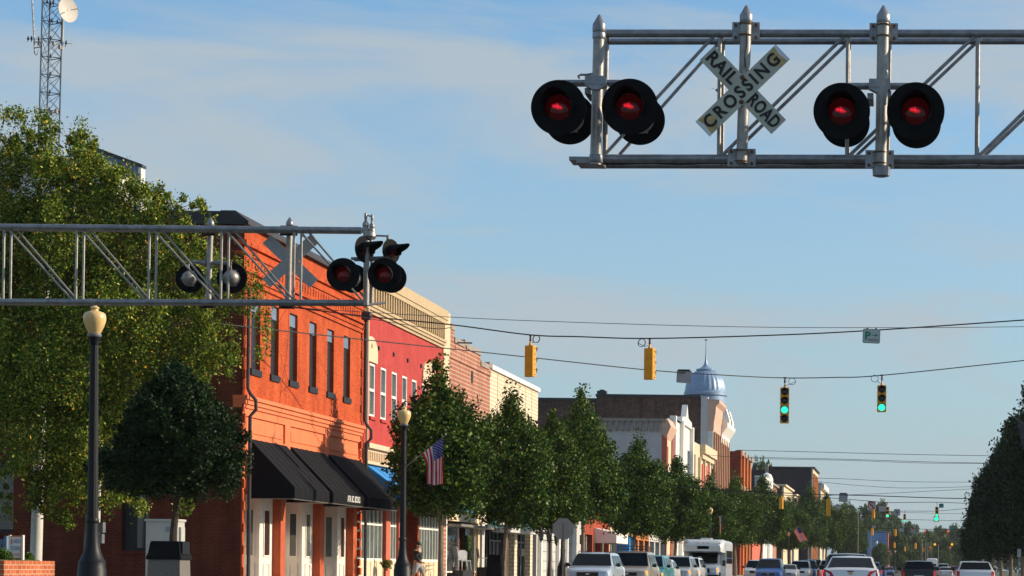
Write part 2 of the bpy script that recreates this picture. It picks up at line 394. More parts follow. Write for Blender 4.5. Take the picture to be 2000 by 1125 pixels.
# ---------------------------------------------------------------- mesh builder
ORG = {}
def tag(o, label=None, cat=None, group=None, kind=None):
    if label: o['label'] = label
    if cat: o['category'] = cat
    if group: o['group'] = group
    if kind: o['kind'] = kind
    return o
def empty(name, loc, label=None, cat=None, group=None):
    o = bpy.data.objects.new(name, None)
    o.empty_display_size = 0.2
    o.location = loc
    C.objects.link(o)
    ORG[o.name] = Vector(loc)
    return tag(o, label, cat, group)
def copy_tree(o, parent=None):
    c = o.copy()
    C.objects.link(c)
    c.parent = parent
    for ch in list(o.children):
        copy_tree(ch, c)
    return c
class MB:
    def __init__(s):
        s.v, s.f, s.m, s.cm = [], [], [], 0
    def add(s, vs, fs):
        k = len(s.v)
        s.v += [tuple(p) for p in vs]
        for f in fs:
            s.f.append(tuple(i + k for i in f))
            s.m.append(s.cm)
        return s
    def quad(s, a, b, c, d):
        return s.add([a, b, c, d], [(0, 1, 2, 3)])
    def box(s, x0, x1, y0, y1, z0, z1, bev=0.0):
        if x0 > x1: x0, x1 = x1, x0
        if y0 > y1: y0, y1 = y1, y0
        if z0 > z1: z0, z1 = z1, z0
        return s.add([(x0, y0, z0), (x1, y0, z0), (x1, y1, z0), (x0, y1, z0), (x0, y0, z1), (x1, y0, z1), (x1, y1, z1), (x0, y1, z1)],
                     [(0, 3, 2, 1), (4, 5, 6, 7), (0, 1, 5, 4), (1, 2, 6, 5), (2, 3, 7, 6), (3, 0, 4, 7)])
    def tube(s, p0, p1, r0, r1=None, n=12, cap=True):
        p0, p1 = Vector(p0), Vector(p1)
        r1 = r0 if r1 is None else r1
        d = (p1 - p0).normalized()
        a = d.orthogonal().normalized()
        b = d.cross(a)
        vs = []
        for p, r in ((p0, r0), (p1, r1)):
            for i in range(n):
                t = 2 * math.pi * i / n
                vs.append(p + a * (r * math.cos(t)) + b * (r * math.sin(t)))
        fs = [(i, (i + 1) % n, n + (i + 1) % n, n + i) for i in range(n)]
        if cap:
            fs += [tuple(range(n - 1, -1, -1)), tuple(range(n, 2 * n))]
        return s.add(vs, fs)
    def path(s, pts, r, n=6):
        pts = [Vector(p) for p in pts]
        rs = r if isinstance(r, (list, tuple)) else [r] * len(pts)
        vs, fs = [], []
        d0 = (pts[1] - pts[0]).normalized()
        a = d0.orthogonal().normalized()
        for i, p in enumerate(pts):
            d = (pts[min(i + 1, len(pts) - 1)] - pts[max(i - 1, 0)]).normalized()
            a = (a - d * a.dot(d)).normalized()
            b = d.cross(a)
            for k in range(n):
                t = 2 * math.pi * k / n
                vs.append(p + a * (rs[i] * math.cos(t)) + b * (rs[i] * math.sin(t)))
        for i in range(len(pts) - 1):
            for k in range(n):
                fs.append((i * n + k, i * n + (k + 1) % n, (i + 1) * n + (k + 1) % n, (i + 1) * n + k))
        fs += [tuple(range(n - 1, -1, -1)), tuple(range((len(pts) - 1) * n, len(pts) * n))]
        return s.add(vs, fs)
    def lathe(s, prof, c, n=24, axis='Z', flute=0.0, nf=0):
        """prof: list of (radius, height) along the axis from c"""
        c = Vector(c)
        vs, fs = [], []
        for r, h in prof:
            for i in range(n):
                t = 2 * math.pi * i / n
                q = r * (1 + (flute * math.cos(nf * t) if nf else 0))
                x, y = q * math.cos(t), q * math.sin(t)
                vs.append(c + {'Z': Vector((x, y, h)), 'Y': Vector((x, h, -y)), 'X': Vector((h, x, y))}[axis])
        for j in range(len(prof) - 1):
            for i in range(n):
                fs.append((j * n + i, j * n + (i + 1) % n, (j + 1) * n + (i + 1) % n, (j + 1) * n + i))
        fs += [tuple(range(n - 1, -1, -1)), tuple(range((len(prof) - 1) * n, len(prof) * n))]
        return s.add(vs, fs)
    def prism(s, pts, d):
        """closed flat outline pts (3D) swept by the vector d"""
        n, d = len(pts), Vector(d)
        vs = [Vector(p) for p in pts] + [Vector(p) + d for p in pts]
        fs = [tuple(range(n)), tuple(range(2 * n - 1, n - 1, -1))] + [(i, n + i, n + (i + 1) % n, (i + 1) % n) for i in range(n)]
        return s.add(vs, fs)
    def build(s, name, m, parent=None, smooth=False, base=None):
        ms = m if isinstance(m, (list, tuple)) else [m]
        me = bpy.data.meshes.new(name)
        o = bpy.data.objects.new(name, me)
        C.objects.link(o)
        if parent is not None:
            org = ORG[parent.name]
            o.parent = parent
        elif base is not None:
            org = Vector(base)
            o.location = org
        else:
            org = Vector((0, 0, 0))
        ORG[o.name] = org
        me.from_pydata([(x - org.x, y - org.y, z - org.z) for x, y, z in s.v], [], s.f)
        for q in ms:
            me.materials.append(M[q] if isinstance(q, str) else q)
        if len(ms) > 1:
            me.polygons.foreach_set('material_index', s.m)
        bmfix(me)
        if smooth:
            me.polygons.foreach_set('use_smooth', [True] * len(me.polygons))
            try:
                me.set_sharp_from_angle(angle=R(38))
            except Exception:
                pass
        me.update()
        return o
def bmfix(me):
    import bmesh
    bm = bmesh.new()
    bm.from_mesh(me)
    bmesh.ops.recalc_face_normals(bm, faces=bm.faces)
    bm.to_mesh(me)
    bm.free()
def leaf_object(name, P, size, mtl, parent=None, base=None, seed=1, flat=0.0, aspect=0.62, droop=0.0):
    rng = np.random.default_rng(seed)
    n = len(P)
    org = ORG[parent.name] if parent is not None else (Vector(base) if base is not None else Vector((0, 0, 0)))
    P = np.asarray(P, dtype=np.float64) - np.array(org)
    a = rng.normal(size=(n, 3))
    a[:, 2] = a[:, 2] * (1 - flat) - droop
    a /= np.linalg.norm(a, axis=1)[:, None]
    b = rng.normal(size=(n, 3))
    b -= a * (a * b).sum(1)[:, None]
    b /= np.linalg.norm(b, axis=1)[:, None]
    c = np.cross(a, b)
    sz = (size * rng.uniform(0.6, 1.35, n))[:, None]
    V = np.empty((n, 4, 3))
    V[:, 0] = P - a * sz * 0.5
    V[:, 1] = P + b * sz * aspect * 0.5 + c * sz * 0.10
    V[:, 2] = P + a * sz * 0.5
    V[:, 3] = P - b * sz * aspect * 0.5 + c * sz * 0.10
    me = bpy.data.meshes.new(name)
    me.vertices.add(4 * n)
    me.vertices.foreach_set('co', V.reshape(-1).astype(np.float32))
    me.loops.add(4 * n)
    me.loops.foreach_set('vertex_index', np.arange(4 * n, dtype=np.int32))
    me.polygons.add(n)
    me.polygons.foreach_set('loop_start', np.arange(0, 4 * n, 4, dtype=np.int32))
    try:
        me.polygons.foreach_set('loop_total', np.full(n, 4, dtype=np.int32))
    except Exception:
        pass
    me.materials.append(M[mtl])
    me.update(calc_edges=True)
    me.validate()
    o = bpy.data.objects.new(name, me)
    C.objects.link(o)
    if parent is not None: o.parent = parent
    elif base is not None: o.location = org
    ORG[o.name] = org
    return o
def text(body, size, mtl, parent, mw, ext=0.003, width=None, bold=0.0, name='lettering', spacing=1.0, align='CENTER'):
    """lettering as a mesh, drawn in its own XY plane and moved by mw; width squeezes it to fit"""
    cu = bpy.data.curves.new(name, 'FONT')
    cu.body = body
    cu.size = size
    cu.extrude = ext
    cu.offset = bold
    cu.space_character = spacing
    cu.align_x = align
    cu.align_y = 'CENTER'
    cu.resolution_u = 4
    to = bpy.data.objects.new(name, cu)
    C.objects.link(to)
    bpy.context.view_layer.update()
    dg = bpy.context.evaluated_depsgraph_get()
    me = bpy.data.meshes.new_from_object(to.evaluated_get(dg))
    bpy.data.objects.remove(to)
    bpy.data.curves.remove(cu)
    me.name = name
    if width and len(me.vertices):
        xs = [v.co.x for v in me.vertices]
        k = width / (max(xs) - min(xs))
        me.transform(Matrix.Diagonal((k, 1, 1, 1)))
    me.transform(mw)
    org = ORG[parent.name] if parent is not None else Vector((0, 0, 0))
    me.transform(Matrix.Translation(-org))
    me.materials.clear()
    me.materials.append(M[mtl])
    o = bpy.data.objects.new(name, me)
    C.objects.link(o)
    o.parent = parent
    ORG[o.name] = org
    return o
# drawing planes: FRONT faces the camera (-Y), with text x to the right; SIDE faces +X, text x running down the street
FRONT = Matrix.Rotation(R(90), 4, 'X')
SIDE = Matrix.Rotation(R(90), 4, 'Z') @ Matrix.Rotation(R(90), 4, 'X')
def T(v): return Matrix.Translation(Vector(v))
# ================================================================ the ground
def sheet(name, x0, x1, y0, y1, z, m):
    o = MB().quad((x0, y0, z), (x1, y0, z), (x1, y1, z), (x0, y1, z)).build(name, m)
    return tag(o, kind='structure')
sheet('ground', -900, 900, -60, 3500, 0.0, 'earth')
sheet('road', -14.2, 7.6, -60, 1500, 0.004, 'asphalt')
def slab(name, x0, x1, y0, y1, z1, m):
    return tag(MB().box(x0, x1, y0, y1, -0.02, z1).build(name, m), kind='structure')
slab('pavement', -20.85, -14.2, 40, 900, 0.15, 'concrete')
slab('pavement', 7.6, 13, 40, 900, 0.15, 'concrete')
mb = MB()
for k in range(2):
    mb.box(-5.2 + k * 0.3, -5.07 + k * 0.3, 44, 900, 0.008, 0.0085)
tag(mb.build('road_marking', 'paintyellow'), kind='structure')
mb = MB()
for y in range(44, 700, 12):
    mb.box(-9.1, -9.0, y, y + 3, 0.008, 0.0085)
    mb.box(-0.6, -0.5, y, y + 3, 0.008, 0.0085)
tag(mb.build('road_marking', 'paintroad'), kind='structure')

# ================================================================ wall builder
def wall_x(mb, X, y0, y1, z0, z1, holes=(), d=0.22):
    """wall on the plane x = X facing +X, with recessed openings (ya, yb, za, zb)"""
    ys = sorted({y0, y1} | {h[0] for h in holes} | {h[1] for h in holes})
    zs = sorted({z0, z1} | {h[2] for h in holes} | {h[3] for h in holes})
    for i in range(len(ys) - 1):
        for j in range(len(zs) - 1):
            yc, zc = (ys[i] + ys[i + 1]) / 2, (zs[j] + zs[j + 1]) / 2
            if any(h[0] < yc < h[1] and h[2] < zc < h[3] for h in holes):
                continue
            mb.quad((X, ys[i], zs[j]), (X, ys[i + 1], zs[j]), (X, ys[i + 1], zs[j + 1]), (X, ys[i], zs[j + 1]))
    for a, b, c, e in holes:
        mb.quad((X, a, c), (X, a, e), (X - d, a, e), (X - d, a, c))
        mb.quad((X, b, c), (X - d, b, c), (X - d, b, e), (X, b, e))
        mb.quad((X, a, c), (X - d, a, c), (X - d, b, c), (X, b, c))
        mb.quad((X, a, e), (X, b, e), (X - d, b, e), (X - d, a, e))
    mb.quad((X, y0, z0), (X, y0, z1), (X - 0.32, y0, z1), (X - 0.32, y0, z0))
    mb.quad((X, y1, z0), (X - 0.32, y1, z0), (X - 0.32, y1, z1), (X, y1, z1))
    mb.quad((X, y0, z1), (X, y1, z1), (X - 0.32, y1, z1), (X - 0.32, y0, z1))
    return mb
FX = -20.5
def yf(px, py=900): return onx(px, py, FX).y
def zf(px, py): return onx(px, py, FX).z

# ================================================================ orange brick corner building
Y0, Y1 = yf(474, 800), yf(708, 800)
TOP = zf(474, 437)
bl = empty('brick_building', (FX, Y0, 0), 'orange painted brick corner building with tall narrow windows over three black awnings', 'building')
wins = []
for a, b, t, s in ((490, 508, 597, 735), (528.5, 544, 600, 744), (565, 580.5, 613, 754), (604, 618, 628, 765), (639, 652, 640, 775), (671, 684, 652, 783)):
    ya, yb = yf(a, 700), yf(b, 700)
    wins.append((ya, yb, zf(572, 754) + 0.16, zf(572, 613)))
GZ = 5.0
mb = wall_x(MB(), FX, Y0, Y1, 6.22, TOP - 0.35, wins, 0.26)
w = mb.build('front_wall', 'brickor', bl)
# corbelled courses under the parapet
mb = MB()
for k, (z, h, p) in enumerate(((TOP - 0.35, 0.35, 0.0), (TOP - 0.62, 0.16, 0.10), (TOP - 0.90, 0.10, 0.05), (TOP - 1.42, 0.12, 0.09), (TOP - 1.60, 0.09, 0.045), (TOP - 1.78, 0.08, 0.06))):
    mb.box(FX - 0.3, FX + max(p, 0.002), Y0 - max(p, 0.002), Y1, z, z + h)
y = Y0 + 0.1
while y < Y1 - 0.1:
    mb.box(FX - 0.01, FX + 0.022, y, y + 0.15, TOP - 1.30, TOP - 0.98)
    y += 0.34
mb.build('corbel_cornice', 'brickor', bl)
mb = MB()
mb.prism([(FX + 0.16, Y0 - 0.16, TOP), (FX + 0.16, Y0 - 0.16, TOP + 0.1), (FX - 0.25, Y0 - 0.16, TOP + 0.42), (FX - 0.7, Y0 - 0.16, TOP + 0.42), (FX - 0.7, Y0 - 0.16, TOP)], (0, Y1 - Y0 + 0.16, 0))
mb.box(-36, FX - 0.7, Y0 - 0.14, Y0 + 0.5, TOP, TOP + 0.40)
mb.build('parapet_cap', 'capdark', bl)
# side wall towards the camera with its own windows
mb = MB()
sx = [(at(236, 1000, Y0).x, at(291, 1000, Y0).x, at(260, 1076, Y0).z, at(260, 955, Y0).z), (at(-60, 1000, Y0).x, at(26, 1000, Y0).x, at(10, 1040, Y0).z, at(10, 900, Y0).z)]
xs = sorted({-36.0, FX} | {h[0] for h in sx} | {h[1] for h in sx})
zs = sorted({0.0, TOP} | {h[2] for h in sx} | {h[3] for h in sx})
for i in range(len(xs) - 1):
    for j in range(len(zs) - 1):
        xc, zc = (xs[i] + xs[i + 1]) / 2, (zs[j] + zs[j + 1]) / 2
        if any(h[0] < xc < h[1] and h[2] < zc < h[3] for h in sx): continue
        mb.quad((xs[i], Y0 - 0.005, zs[j]), (xs[i + 1], Y0 - 0.005, zs[j]), (xs[i + 1], Y0 - 0.005, zs[j + 1]), (xs[i], Y0 - 0.005, zs[j + 1]))
for a, b, c, e in sx:
    mb.quad((a, Y0, c), (a, Y0, e), (a, Y0 + 0.3, e), (a, Y0 + 0.3, c)); mb.quad((b, Y0, c), (b, Y0, e), (b, Y0 + 0.3, e), (b, Y0 + 0.3, c))
    mb.quad((a, Y0, c), (b, Y0, c), (b, Y0 + 0.3, c), (a, Y0 + 0.3, c)); mb.quad((a, Y0, e), (b, Y0, e), (b, Y0 + 0.3, e), (a, Y0 + 0.3, e))
mb.box(-36, FX - 0.35, Y0 + 0.32, Y1 - 0.02, 3.3, TOP + 0.1)
mb.box(-36, FX - 1.1, Y0 + 0.32, Y1 - 0.02, 0, 3.298)
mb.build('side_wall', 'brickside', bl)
for a, b, c, e in sx:
    wo = MB().box(a, b, Y0 + 0.2, Y0 + 0.24, c, e).build('window', 'trimdark', bl, )
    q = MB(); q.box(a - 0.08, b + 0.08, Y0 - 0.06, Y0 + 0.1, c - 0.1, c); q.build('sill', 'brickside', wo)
    q = MB(); q.box((a + b) / 2 + 0.02, b - 0.06, Y0 + 0.18, Y0 + 0.2, c + 0.1, e - 0.1); q.build('pane', 'glass', wo)
for a, b, c, e in wins:
    wo = MB().box(FX - 0.15, FX - 0.12, a, b, c, e - 0.42).build('window', 'trimdark', bl)
    q = MB(); q.box(FX - 0.12, FX - 0.112, a + 0.08, b - 0.1, c + 0.08, c + (e - c) * 0.43); q.box(FX - 0.12, FX - 0.112, a + 0.08, b - 0.1, c + (e - c) * 0.46, e - 0.5); q.build('pane', 'trimdark', wo)
    q = MB(); q.box(FX - 0.2, FX - 0.08, a, b, e - 0.42, e); q.build('header_board', 'bluemetal', wo)
    q = MB(); q.box(FX - 0.2, FX + 0.06, a - 0.08, b + 0.05, c - 0.2, c + 0.002); q.build('sill', 'trimdark', wo)
# band of ledge and recessed painted panels
mb = MB()
mb.box(FX - 0.3, FX + 0.16, Y0 - 0.05, Y1, 6.12, 6.24)
mb.box(FX - 0.3, FX + 0.10, Y0 - 0.02, Y1, 5.98, 6.12)
mb.box(FX - 0.3, FX + 0.05, Y0 - 0.01, Y1, 5.86, 5.98)
zb = 4.9
pw = (Y1 - Y0) / 3
mb.box(FX - 0.3, FX, Y0, Y1, 5.62, 5.86)
mb.box(FX - 0.3, FX - 0.06, Y0, Y1, 4.0, 5.62)
for k in range(4):
    mb.box(FX - 0.1, FX + 0.003, Y0 + k * pw - (0.32 if k else 0), Y0 + k * pw + (0.32 if k < 3 else 0), 4.3, 5.62)
for k in range(3):
    mb.box(FX - 0.1, FX + 0.002, Y0 + k * pw + 0.3, Y0 + (k + 1) * pw - 0.3, 4.3, 4.98)
    a, b = Y0 + k * pw + 0.5, Y0 + (k + 1) * pw - 0.5
    mb.box(FX - 0.08, FX - 0.03, a, b, 5.12, 5.46)
mb.box(FX - 0.32, FX - 0.05, Y0, Y1, 3.25, 4.0)
mb.build('panelled_band', 'stucco', bl)
# corner quoins: alternating bricks stepping out at both ends
mb = MB()
z = 0.3
k = 0
while z < TOP - 1.9:
    p = 0.03 + 0.045 * (k % 2)
    if not (5.8 < z < 6.3):
        mb.box(FX - 0.02, FX + p, Y0 - 0.012, Y0 + 0.12, z, z + 0.27)
        mb.box(FX - 0.2, FX + p * 0.8, Y1 - 0.3 - 0.06 * (k % 2), Y1 - 0.12, z, z + 0.27)
    z += 0.34
    k += 1
mb.build('corner_trim', 'brickor', bl)
# columns of the shop front
cols = []
SX = FX - 0.62
for a, b in ((548, 557), (625.5, 633.5), (690, 697)):
    ya, yb = yf(a, 1000), yf(b, 1000)
    cols.append((ya, yb))
    q = MB(); q.box(SX, FX + 0.01, ya, yb, 0.0, 3.42); q.box(SX + 0.02, FX + 0.05, ya - 0.04, yb + 0.04, 0.0, 0.6)
    q.build('column', 'pillar', bl)
q = MB().box(SX - 0.3, FX - 0.04, Y0 + 0.02, Y0 + 0.4, 0, 3.3); q.build('corner_pier', 'brickor', bl)
edges = [(Y0 + 0.4, cols[0][0]), (cols[0][1], cols[1][0]), (cols[1][1], cols[2][0])]
def door_leaf(parent, face, x0, x1, y0, y1, z0, z1, gfrac=0.5, mt='doorwhite', gm='glasspale'):
    """white panelled leaf; face 'y' looks to the camera, face 'x' looks to the street"""
    q = MB(); q.box(x0, x1, y0, y1, z0, z1)
    d = q.build('shopfront_panel', mt, parent)
    g, f = MB(), MB()
    zg0, zg1 = z0 + 1.15, z1 - 0.5
    if face == 'y':
        w_ = x1 - x0
        a, b = x0 + w_ * (0.5 - gfrac / 2), x0 + w_ * (0.5 + gfrac / 2)
        g.box(a, b, y0 - 0.012, y0, zg0, zg1)
        for (u0, u1, v0, v1) in ((a - 0.05, a, zg0 - 0.05, zg1 + 0.05), (b, b + 0.05, zg0 - 0.05, zg1 + 0.05), (a, b, zg1, zg1 + 0.05), (a, b, zg0 - 0.05, zg0),
                                 (a - 0.05, a, z0 + 0.2, zg0 - 0.25), (b, b + 0.05, z0 + 0.2, zg0 - 0.25), (a, b, zg0 - 0.3, zg0 - 0.25)):
            f.box(u0, u1, y0 - 0.03, y0 + 0.002, v0, v1)
    else:
        w_ = y1 - y0
        a, b = y0 + w_ * (0.5 - gfrac / 2), y0 + w_ * (0.5 + gfrac / 2)
        g.box(x1, x1 + 0.012, a, b, zg0, zg1)
        for (u0, u1, v0, v1) in ((a - 0.07, a, zg0 - 0.05, zg1 + 0.05), (b, b + 0.07, zg0 - 0.05, zg1 + 0.05), (a, b, zg1, zg1 + 0.05), (a, b, zg0 - 0.05, zg0),
                                 (a - 0.07, a, z0 + 0.2, zg0 - 0.25), (b, b + 0.07, z0 + 0.2, zg0 - 0.25), (a, b, zg0 - 0.3, zg0 - 0.25)):
            f.box(x1 - 0.002, x1 + 0.03, u0, u1, v0, v1)
    g.build('pane', gm, d)
    f.build('moulding', mt, d)
for k, (a, b) in enumerate(edges):
    L = b - a
    # recess, camera facing leaf, then street facing leaf up to the column
    fr = (0.62, 0.69, 0.69)[k]
    door_leaf(bl, 'y', SX - 0.25, SX + 0.36, a + L * fr, a + L * fr + 0.06, 0.15, 3.25, 0.36, gm=('glasspale', 'glass', 'glasspale')[k])
    door_leaf(bl, 'x', SX + 0.30, SX + 0.36, a + L * fr + 0.07, b, 0.15, 3.25, 0.42, gm=('glass', 'glasspale', 'glass')[k])
    q = MB(); q.box(SX - 0.34, SX - 0.3, a, a + L * fr, 0.15, 3.25); q.build('recess_wall', 'doorwhite', bl)
q = MB().box(SX - 0.3, FX - 0.02, Y0 + 0.4, Y1 - 0.2, 3.25, 3.45); q.build('shopfront_head', 'pillar', bl)
# drain pipes
def drain(y, zt, zj, name_label, dx=0.1):
    pts = [(FX + 0.12, y, zt), (FX + 0.12, y, zj + 0.35), (FX + 0.2, y + 0.02, zj + 0.18), (FX + 0.34, y + 0.1, zj), (FX + 0.34, y + 0.12, zj - 0.3), (FX + 0.16, y + 0.12, zj - 0.5), (FX + 0.16, y + 0.12, 0.15)]
    MB().path(pts, 0.055, 8).build('drain_pipe', 'capdark', bl, True)
drain(Y0 + 0.12, TOP - 1.9, 6.1, '')
drain(Y1 - 0.1, TOP - 1.2, 6.1, '')
MB().box(FX, FX + 0.3, Y1 - 0.28, Y1 - 0.02, TOP - 1.25, TOP - 0.95).build('rainwater_hopper', 'capdark', bl)

# three black awnings: things of their own, bolted on the wall
def awning(name, ya, yb, zt, zs, zb_, proj, m, lab, grp, seam=None, sw=0.62):
    r = empty(name, (FX, ya, zb_), lab, 'awning', grp)
    x0, x1 = FX + 0.012, FX + proj
    q = MB()
    t = 0.02
    q.prism([(x0, ya, zt), (x1, ya, zs), (x1, ya, zb_), (x1 - t, ya, zb_), (x1 - t, ya, zs - 0.01), (x0, ya, zt - 0.03)], (0, yb - ya, 0))
    q.build('canopy', m, r)
    for y in (ya - 0.004, yb + 0.004 - 0.012):
        q = MB(); q.prism([(x0, y, zt - 0.03), (x1 - t, y, zs - 0.01), (x1 - t, y, zb_), (x0, y, zb_)], (0, 0.012, 0))
        q.build('side_flap', m, r)
    if seam:
        q = MB()
        y = ya + 0.02
        while y < yb:
            q.path([(x0 + 0.01, y, zt + 0.012), (x1 + 0.008, y, zs + 0.004), (x1 + 0.008, y, zb_)], 0.009, 4)
            y += sw
        q.build('seam', seam, r)
    q = MB()
    q.tube((x1 - 0.05, ya, zb_ - 0.015), (x1 - 0.05, yb, zb_ - 0.015), 0.022, n=8)
    for y in (ya + 0.03, yb - 0.03):
        q.tube((x0, y, zb_ - 0.015), (x1 - 0.05, y, zb_ - 0.015), 0.018, n=6)
    q.build('frame', 'galv2', r)
    return r
AP = 1.45
aws = [(yf(485.5, 880), yf(559, 880)), (yf(567, 880), yf(633, 880)), (yf(641, 890), yf(703, 895))]
labs = ['black canvas awning nearest the corner, its open end facing us', 'middle black canvas awning with white lettering on its valance', 'black canvas awning farthest from the corner, next to the blue one']
for k, (a, b) in enumerate(aws):
    r = awning('awning', a, b, 4.93, 3.42, 3.08, AP, 'awnblack', labs[k], 'black awnings over the white shopfront', 'awnseam')
    if k == 1:
        text('ATN. BC. BOOKS', 0.30, 'white', r, T((FX + AP + 0.012, b - 1.55, 3.27)) @ SIDE, 0.002, 1.75, 0.006)

# ================================================================ red building with beige cornice
R0, R1 = Y1, yf(876.5, 700)
RT = zf(820, 583)
rb = empty('red_building', (FX, R0, 0), 'pinkish red two storey building with wide ribbed beige cornice and white windows', 'building')
rw = []
for a, b, t, s in ((705.5, 714, 706, 812), (721.5, 732.5, 712, 815), (743.5, 754.5, 718, 820), (765, 775.5, 725, 826), (785.5, 795.5, 731, 826), (804.5, 814, 738, 832), (824.6, 832.5, 744, 838), (838, 846, 749, 842)):
    ya, yb = yf(max(a, 710.5), 770), yf(b, 770)
    rw.append((ya, yb, zf(748, 820), zf(748, 718)))
CB = zf(800, 650)       # bottom of the cornice
wall_x(MB(), FX, R0, R1, 5.55, CB + 0.1, rw, 0.16).build('front_wall', 'red', rb)
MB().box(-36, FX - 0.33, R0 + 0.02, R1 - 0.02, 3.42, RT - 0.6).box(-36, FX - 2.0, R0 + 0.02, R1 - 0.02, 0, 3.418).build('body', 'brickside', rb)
for k, (a, b, c, e) in enumerate(rw):
    q = MB(); fw = 0.09
    for z0_, z1_ in ((c, c + fw), (e - fw, e), ((c + e) / 2 - 0.05, (c + e) / 2 + 0.05)):
        q.box(FX - 0.13, FX - 0.02, a, b, z0_, z1_)
    q.box(FX - 0.132, FX - 0.015, a, a + fw, c, e); q.box(FX - 0.132, FX - 0.015, b - fw, b, c, e)
    wo = q.build('window', 'winwhite', rb)
    q = MB(); q.box(FX - 0.12, FX - 0.1, a + fw, b - fw, c + fw, (c + e) / 2 - 0.05); q.box(FX - 0.115, FX - 0.1, a + fw, b - fw, (c + e) / 2 + 0.05, e - fw); q.build('pane', 'glasspale', wo)
    q = MB(); q.box(FX - 0.1, FX + 0.07, a - 0.05, b + 0.05, c - 0.12, c - 0.002); q.build('sill', 'red', wo)
for a, b in ((rw[0][0] - 0.1, rw[1][1] + 0.12), (rw[6][0] - 0.12, rw[7][1] + 0.12)):
    yc, hw, zz = (a + b) / 2, (b - a) / 2, rw[0][3] + 0.03
    pts = [(FX, yc - hw, zz), (FX, yc + hw, zz)] + [(FX, yc + hw * math.cos(t), zz + 0.35 + 0.62 * math.sin(t)) for t in [math.pi * i / 12 for i in range(13)]]
    MB().prism(pts, (0.07, 0, 0)).build('arched_hood', 'beige2', rb)
    MB().lathe([(0.09, 0), (0.09, 0.03)], (FX + 0.07, yc, zz + 0.62), 10, 'X').build('medallion', 'beige', rb)
for k in range(5):
    y = R0 + 2.3 + k * 2.5
    MB().box(FX, FX + 0.06, y, y + 0.16, CB - 1.25, CB - 1.1).build('wall_anchor', 'capdark', rb)
q = MB()
q.box(FX - 0.3, FX + 0.26, R0 + 0.001, R1 - 1.4, RT - 0.42, RT)
q.box(FX - 0.3, FX + 0.22, R0 + 0.002, R1 - 1.4, RT - 0.6, RT - 0.42)
q.box(FX - 0.3, FX + 0.06, R0 + 0.003, R1 - 1.4, CB + 0.35, RT - 0.6)
q.box(FX - 0.3, FX + 0.20, R0 + 0.001, R1 - 1.4, CB + 0.24, CB + 0.35)
q.box(FX - 0.3, FX + 0.15, R0 + 0.002, R1 - 1.4, CB + 0.12, CB + 0.24)
q.box(FX - 0.3, FX + 0.08, R0 + 0.001, R1 - 1.4, CB, CB + 0.12)
co = q.build('cornice', 'beige', rb)
q = MB()
y = R0 + 0.25
while y < R1 - 1.5:
    q.box(FX + 0.05, FX + 0.20, y, y + 0.13, CB + 0.38, RT - 0.62)
    y += 0.42
q.build('rib', 'beige', co)
q = MB(); q.box(FX - 0.3, FX + 0.06, R1 - 1.4, R1 - 0.01, CB - 0.2, RT + 0.03); q.box(FX - 0.3, FX + 0.03, R1 - 1.2, R1 - 0.02, 5.6, CB - 0.2)
q.build('end_pilaster', 'beige2', rb)
# lower cornice above the blue awning
q = MB()
q.box(FX - 0.3, FX + 0.26, R0 + 0.1, R1 - 0.02, 5.46, 5.64)
q.box(FX - 0.3, FX + 0.1, R0 + 0.1, R1 - 0.02, 4.96, 5.46)
q.box(FX - 0.3, FX + 0.18, R0 + 0.1, R1 - 0.02, 4.86, 4.96)
co2 = q.build('shop_cornice', 'beige2', rb)
q = MB(); y = R0 + 0.2
while y < R1 - 0.2:
    q.box(FX + 0.1, FX + 0.17, y, y + 0.1, 5.0, 5.34); y += 0.28
q.build('rib', 'beige2', co2)
MB().path([(FX + 0.14, R0 + 0.16, RT - 0.6), (FX + 0.14, R0 + 0.16, 5.6)], 0.05, 8).build('white_pipe', 'beige2', rb, True)
# shop front: barred windows over cream panels, red piers and a recessed entrance
def barred(parent, ya, yb, x, zs_=1.25, n=6, mid=True, gm='glasspale'):
    q = MB().box(x - 0.05, x - 0.02, ya, yb, zs_, 3.35); g = q.build('shop_window', gm, parent)
    q = MB()
    for i in range(n + 1):
        y = ya + (yb - ya) * i / n
        q.box(x - 0.02, x + 0.02, y - 0.022, y + 0.022, zs_, 3.35)
    q.box(x - 0.018, x + 0.03, ya, yb, zs_ - 0.06, zs_ + 0.02)
    if mid: q.box(x - 0.018, x + 0.03, ya, yb, 2.55, 2.62)
    q.box(x - 0.018, x + 0.03, ya, yb, 3.28, 3.36)
    q.build('glazing_bar', 'winwhite', g)
    q = MB().box(x - 0.06, x + 0.05, ya, yb, 0.15, zs_ - 0.06)
    s_ = q.build('stall_riser', 'cream', parent)
    q = MB()
    k = max(1, int((yb - ya) / 0.8))
    for i in range(k + 1):
        y = ya + (yb - ya) * i / k
        q.box(x + 0.05, x + 0.075, y - 0.04, y + 0.04, 0.2, zs_ - 0.1)
    q.build('batten', 'cream', s_)
def pier(parent, ya, yb, m, z1=3.5, x0=None, x1=None):
    MB().box(x0 if x0 is not None else FX - 0.5, x1 if x1 is not None else FX, ya, yb, 0, z1).build('pier', m, parent)
ys_ = lambda p: yf(p, 1040)
barred(rb, ys_(703), ys_(751), FX - 0.12, n=6)
pier(rb, ys_(753), ys_(761), 'redtrim', x1=FX + 0.03)
barred(rb, ys_(762), ys_(778), FX - 0.12, n=3)
pier(rb, ys_(779), ys_(782), 'redtrim')
MB().box(FX - 1.9, FX - 1.85, ys_(782), ys_(822), 0.15, 3.4).build('entrance_wall', 'brickred', rb)
MB().box(FX - 1.85, FX - 0.05, ys_(818), ys_(821), 0.15, 3.4).build('entrance_side_wall', 'brickred', rb)
barred(rb, ys_(821.5), ys_(860), FX - 0.12, n=7)
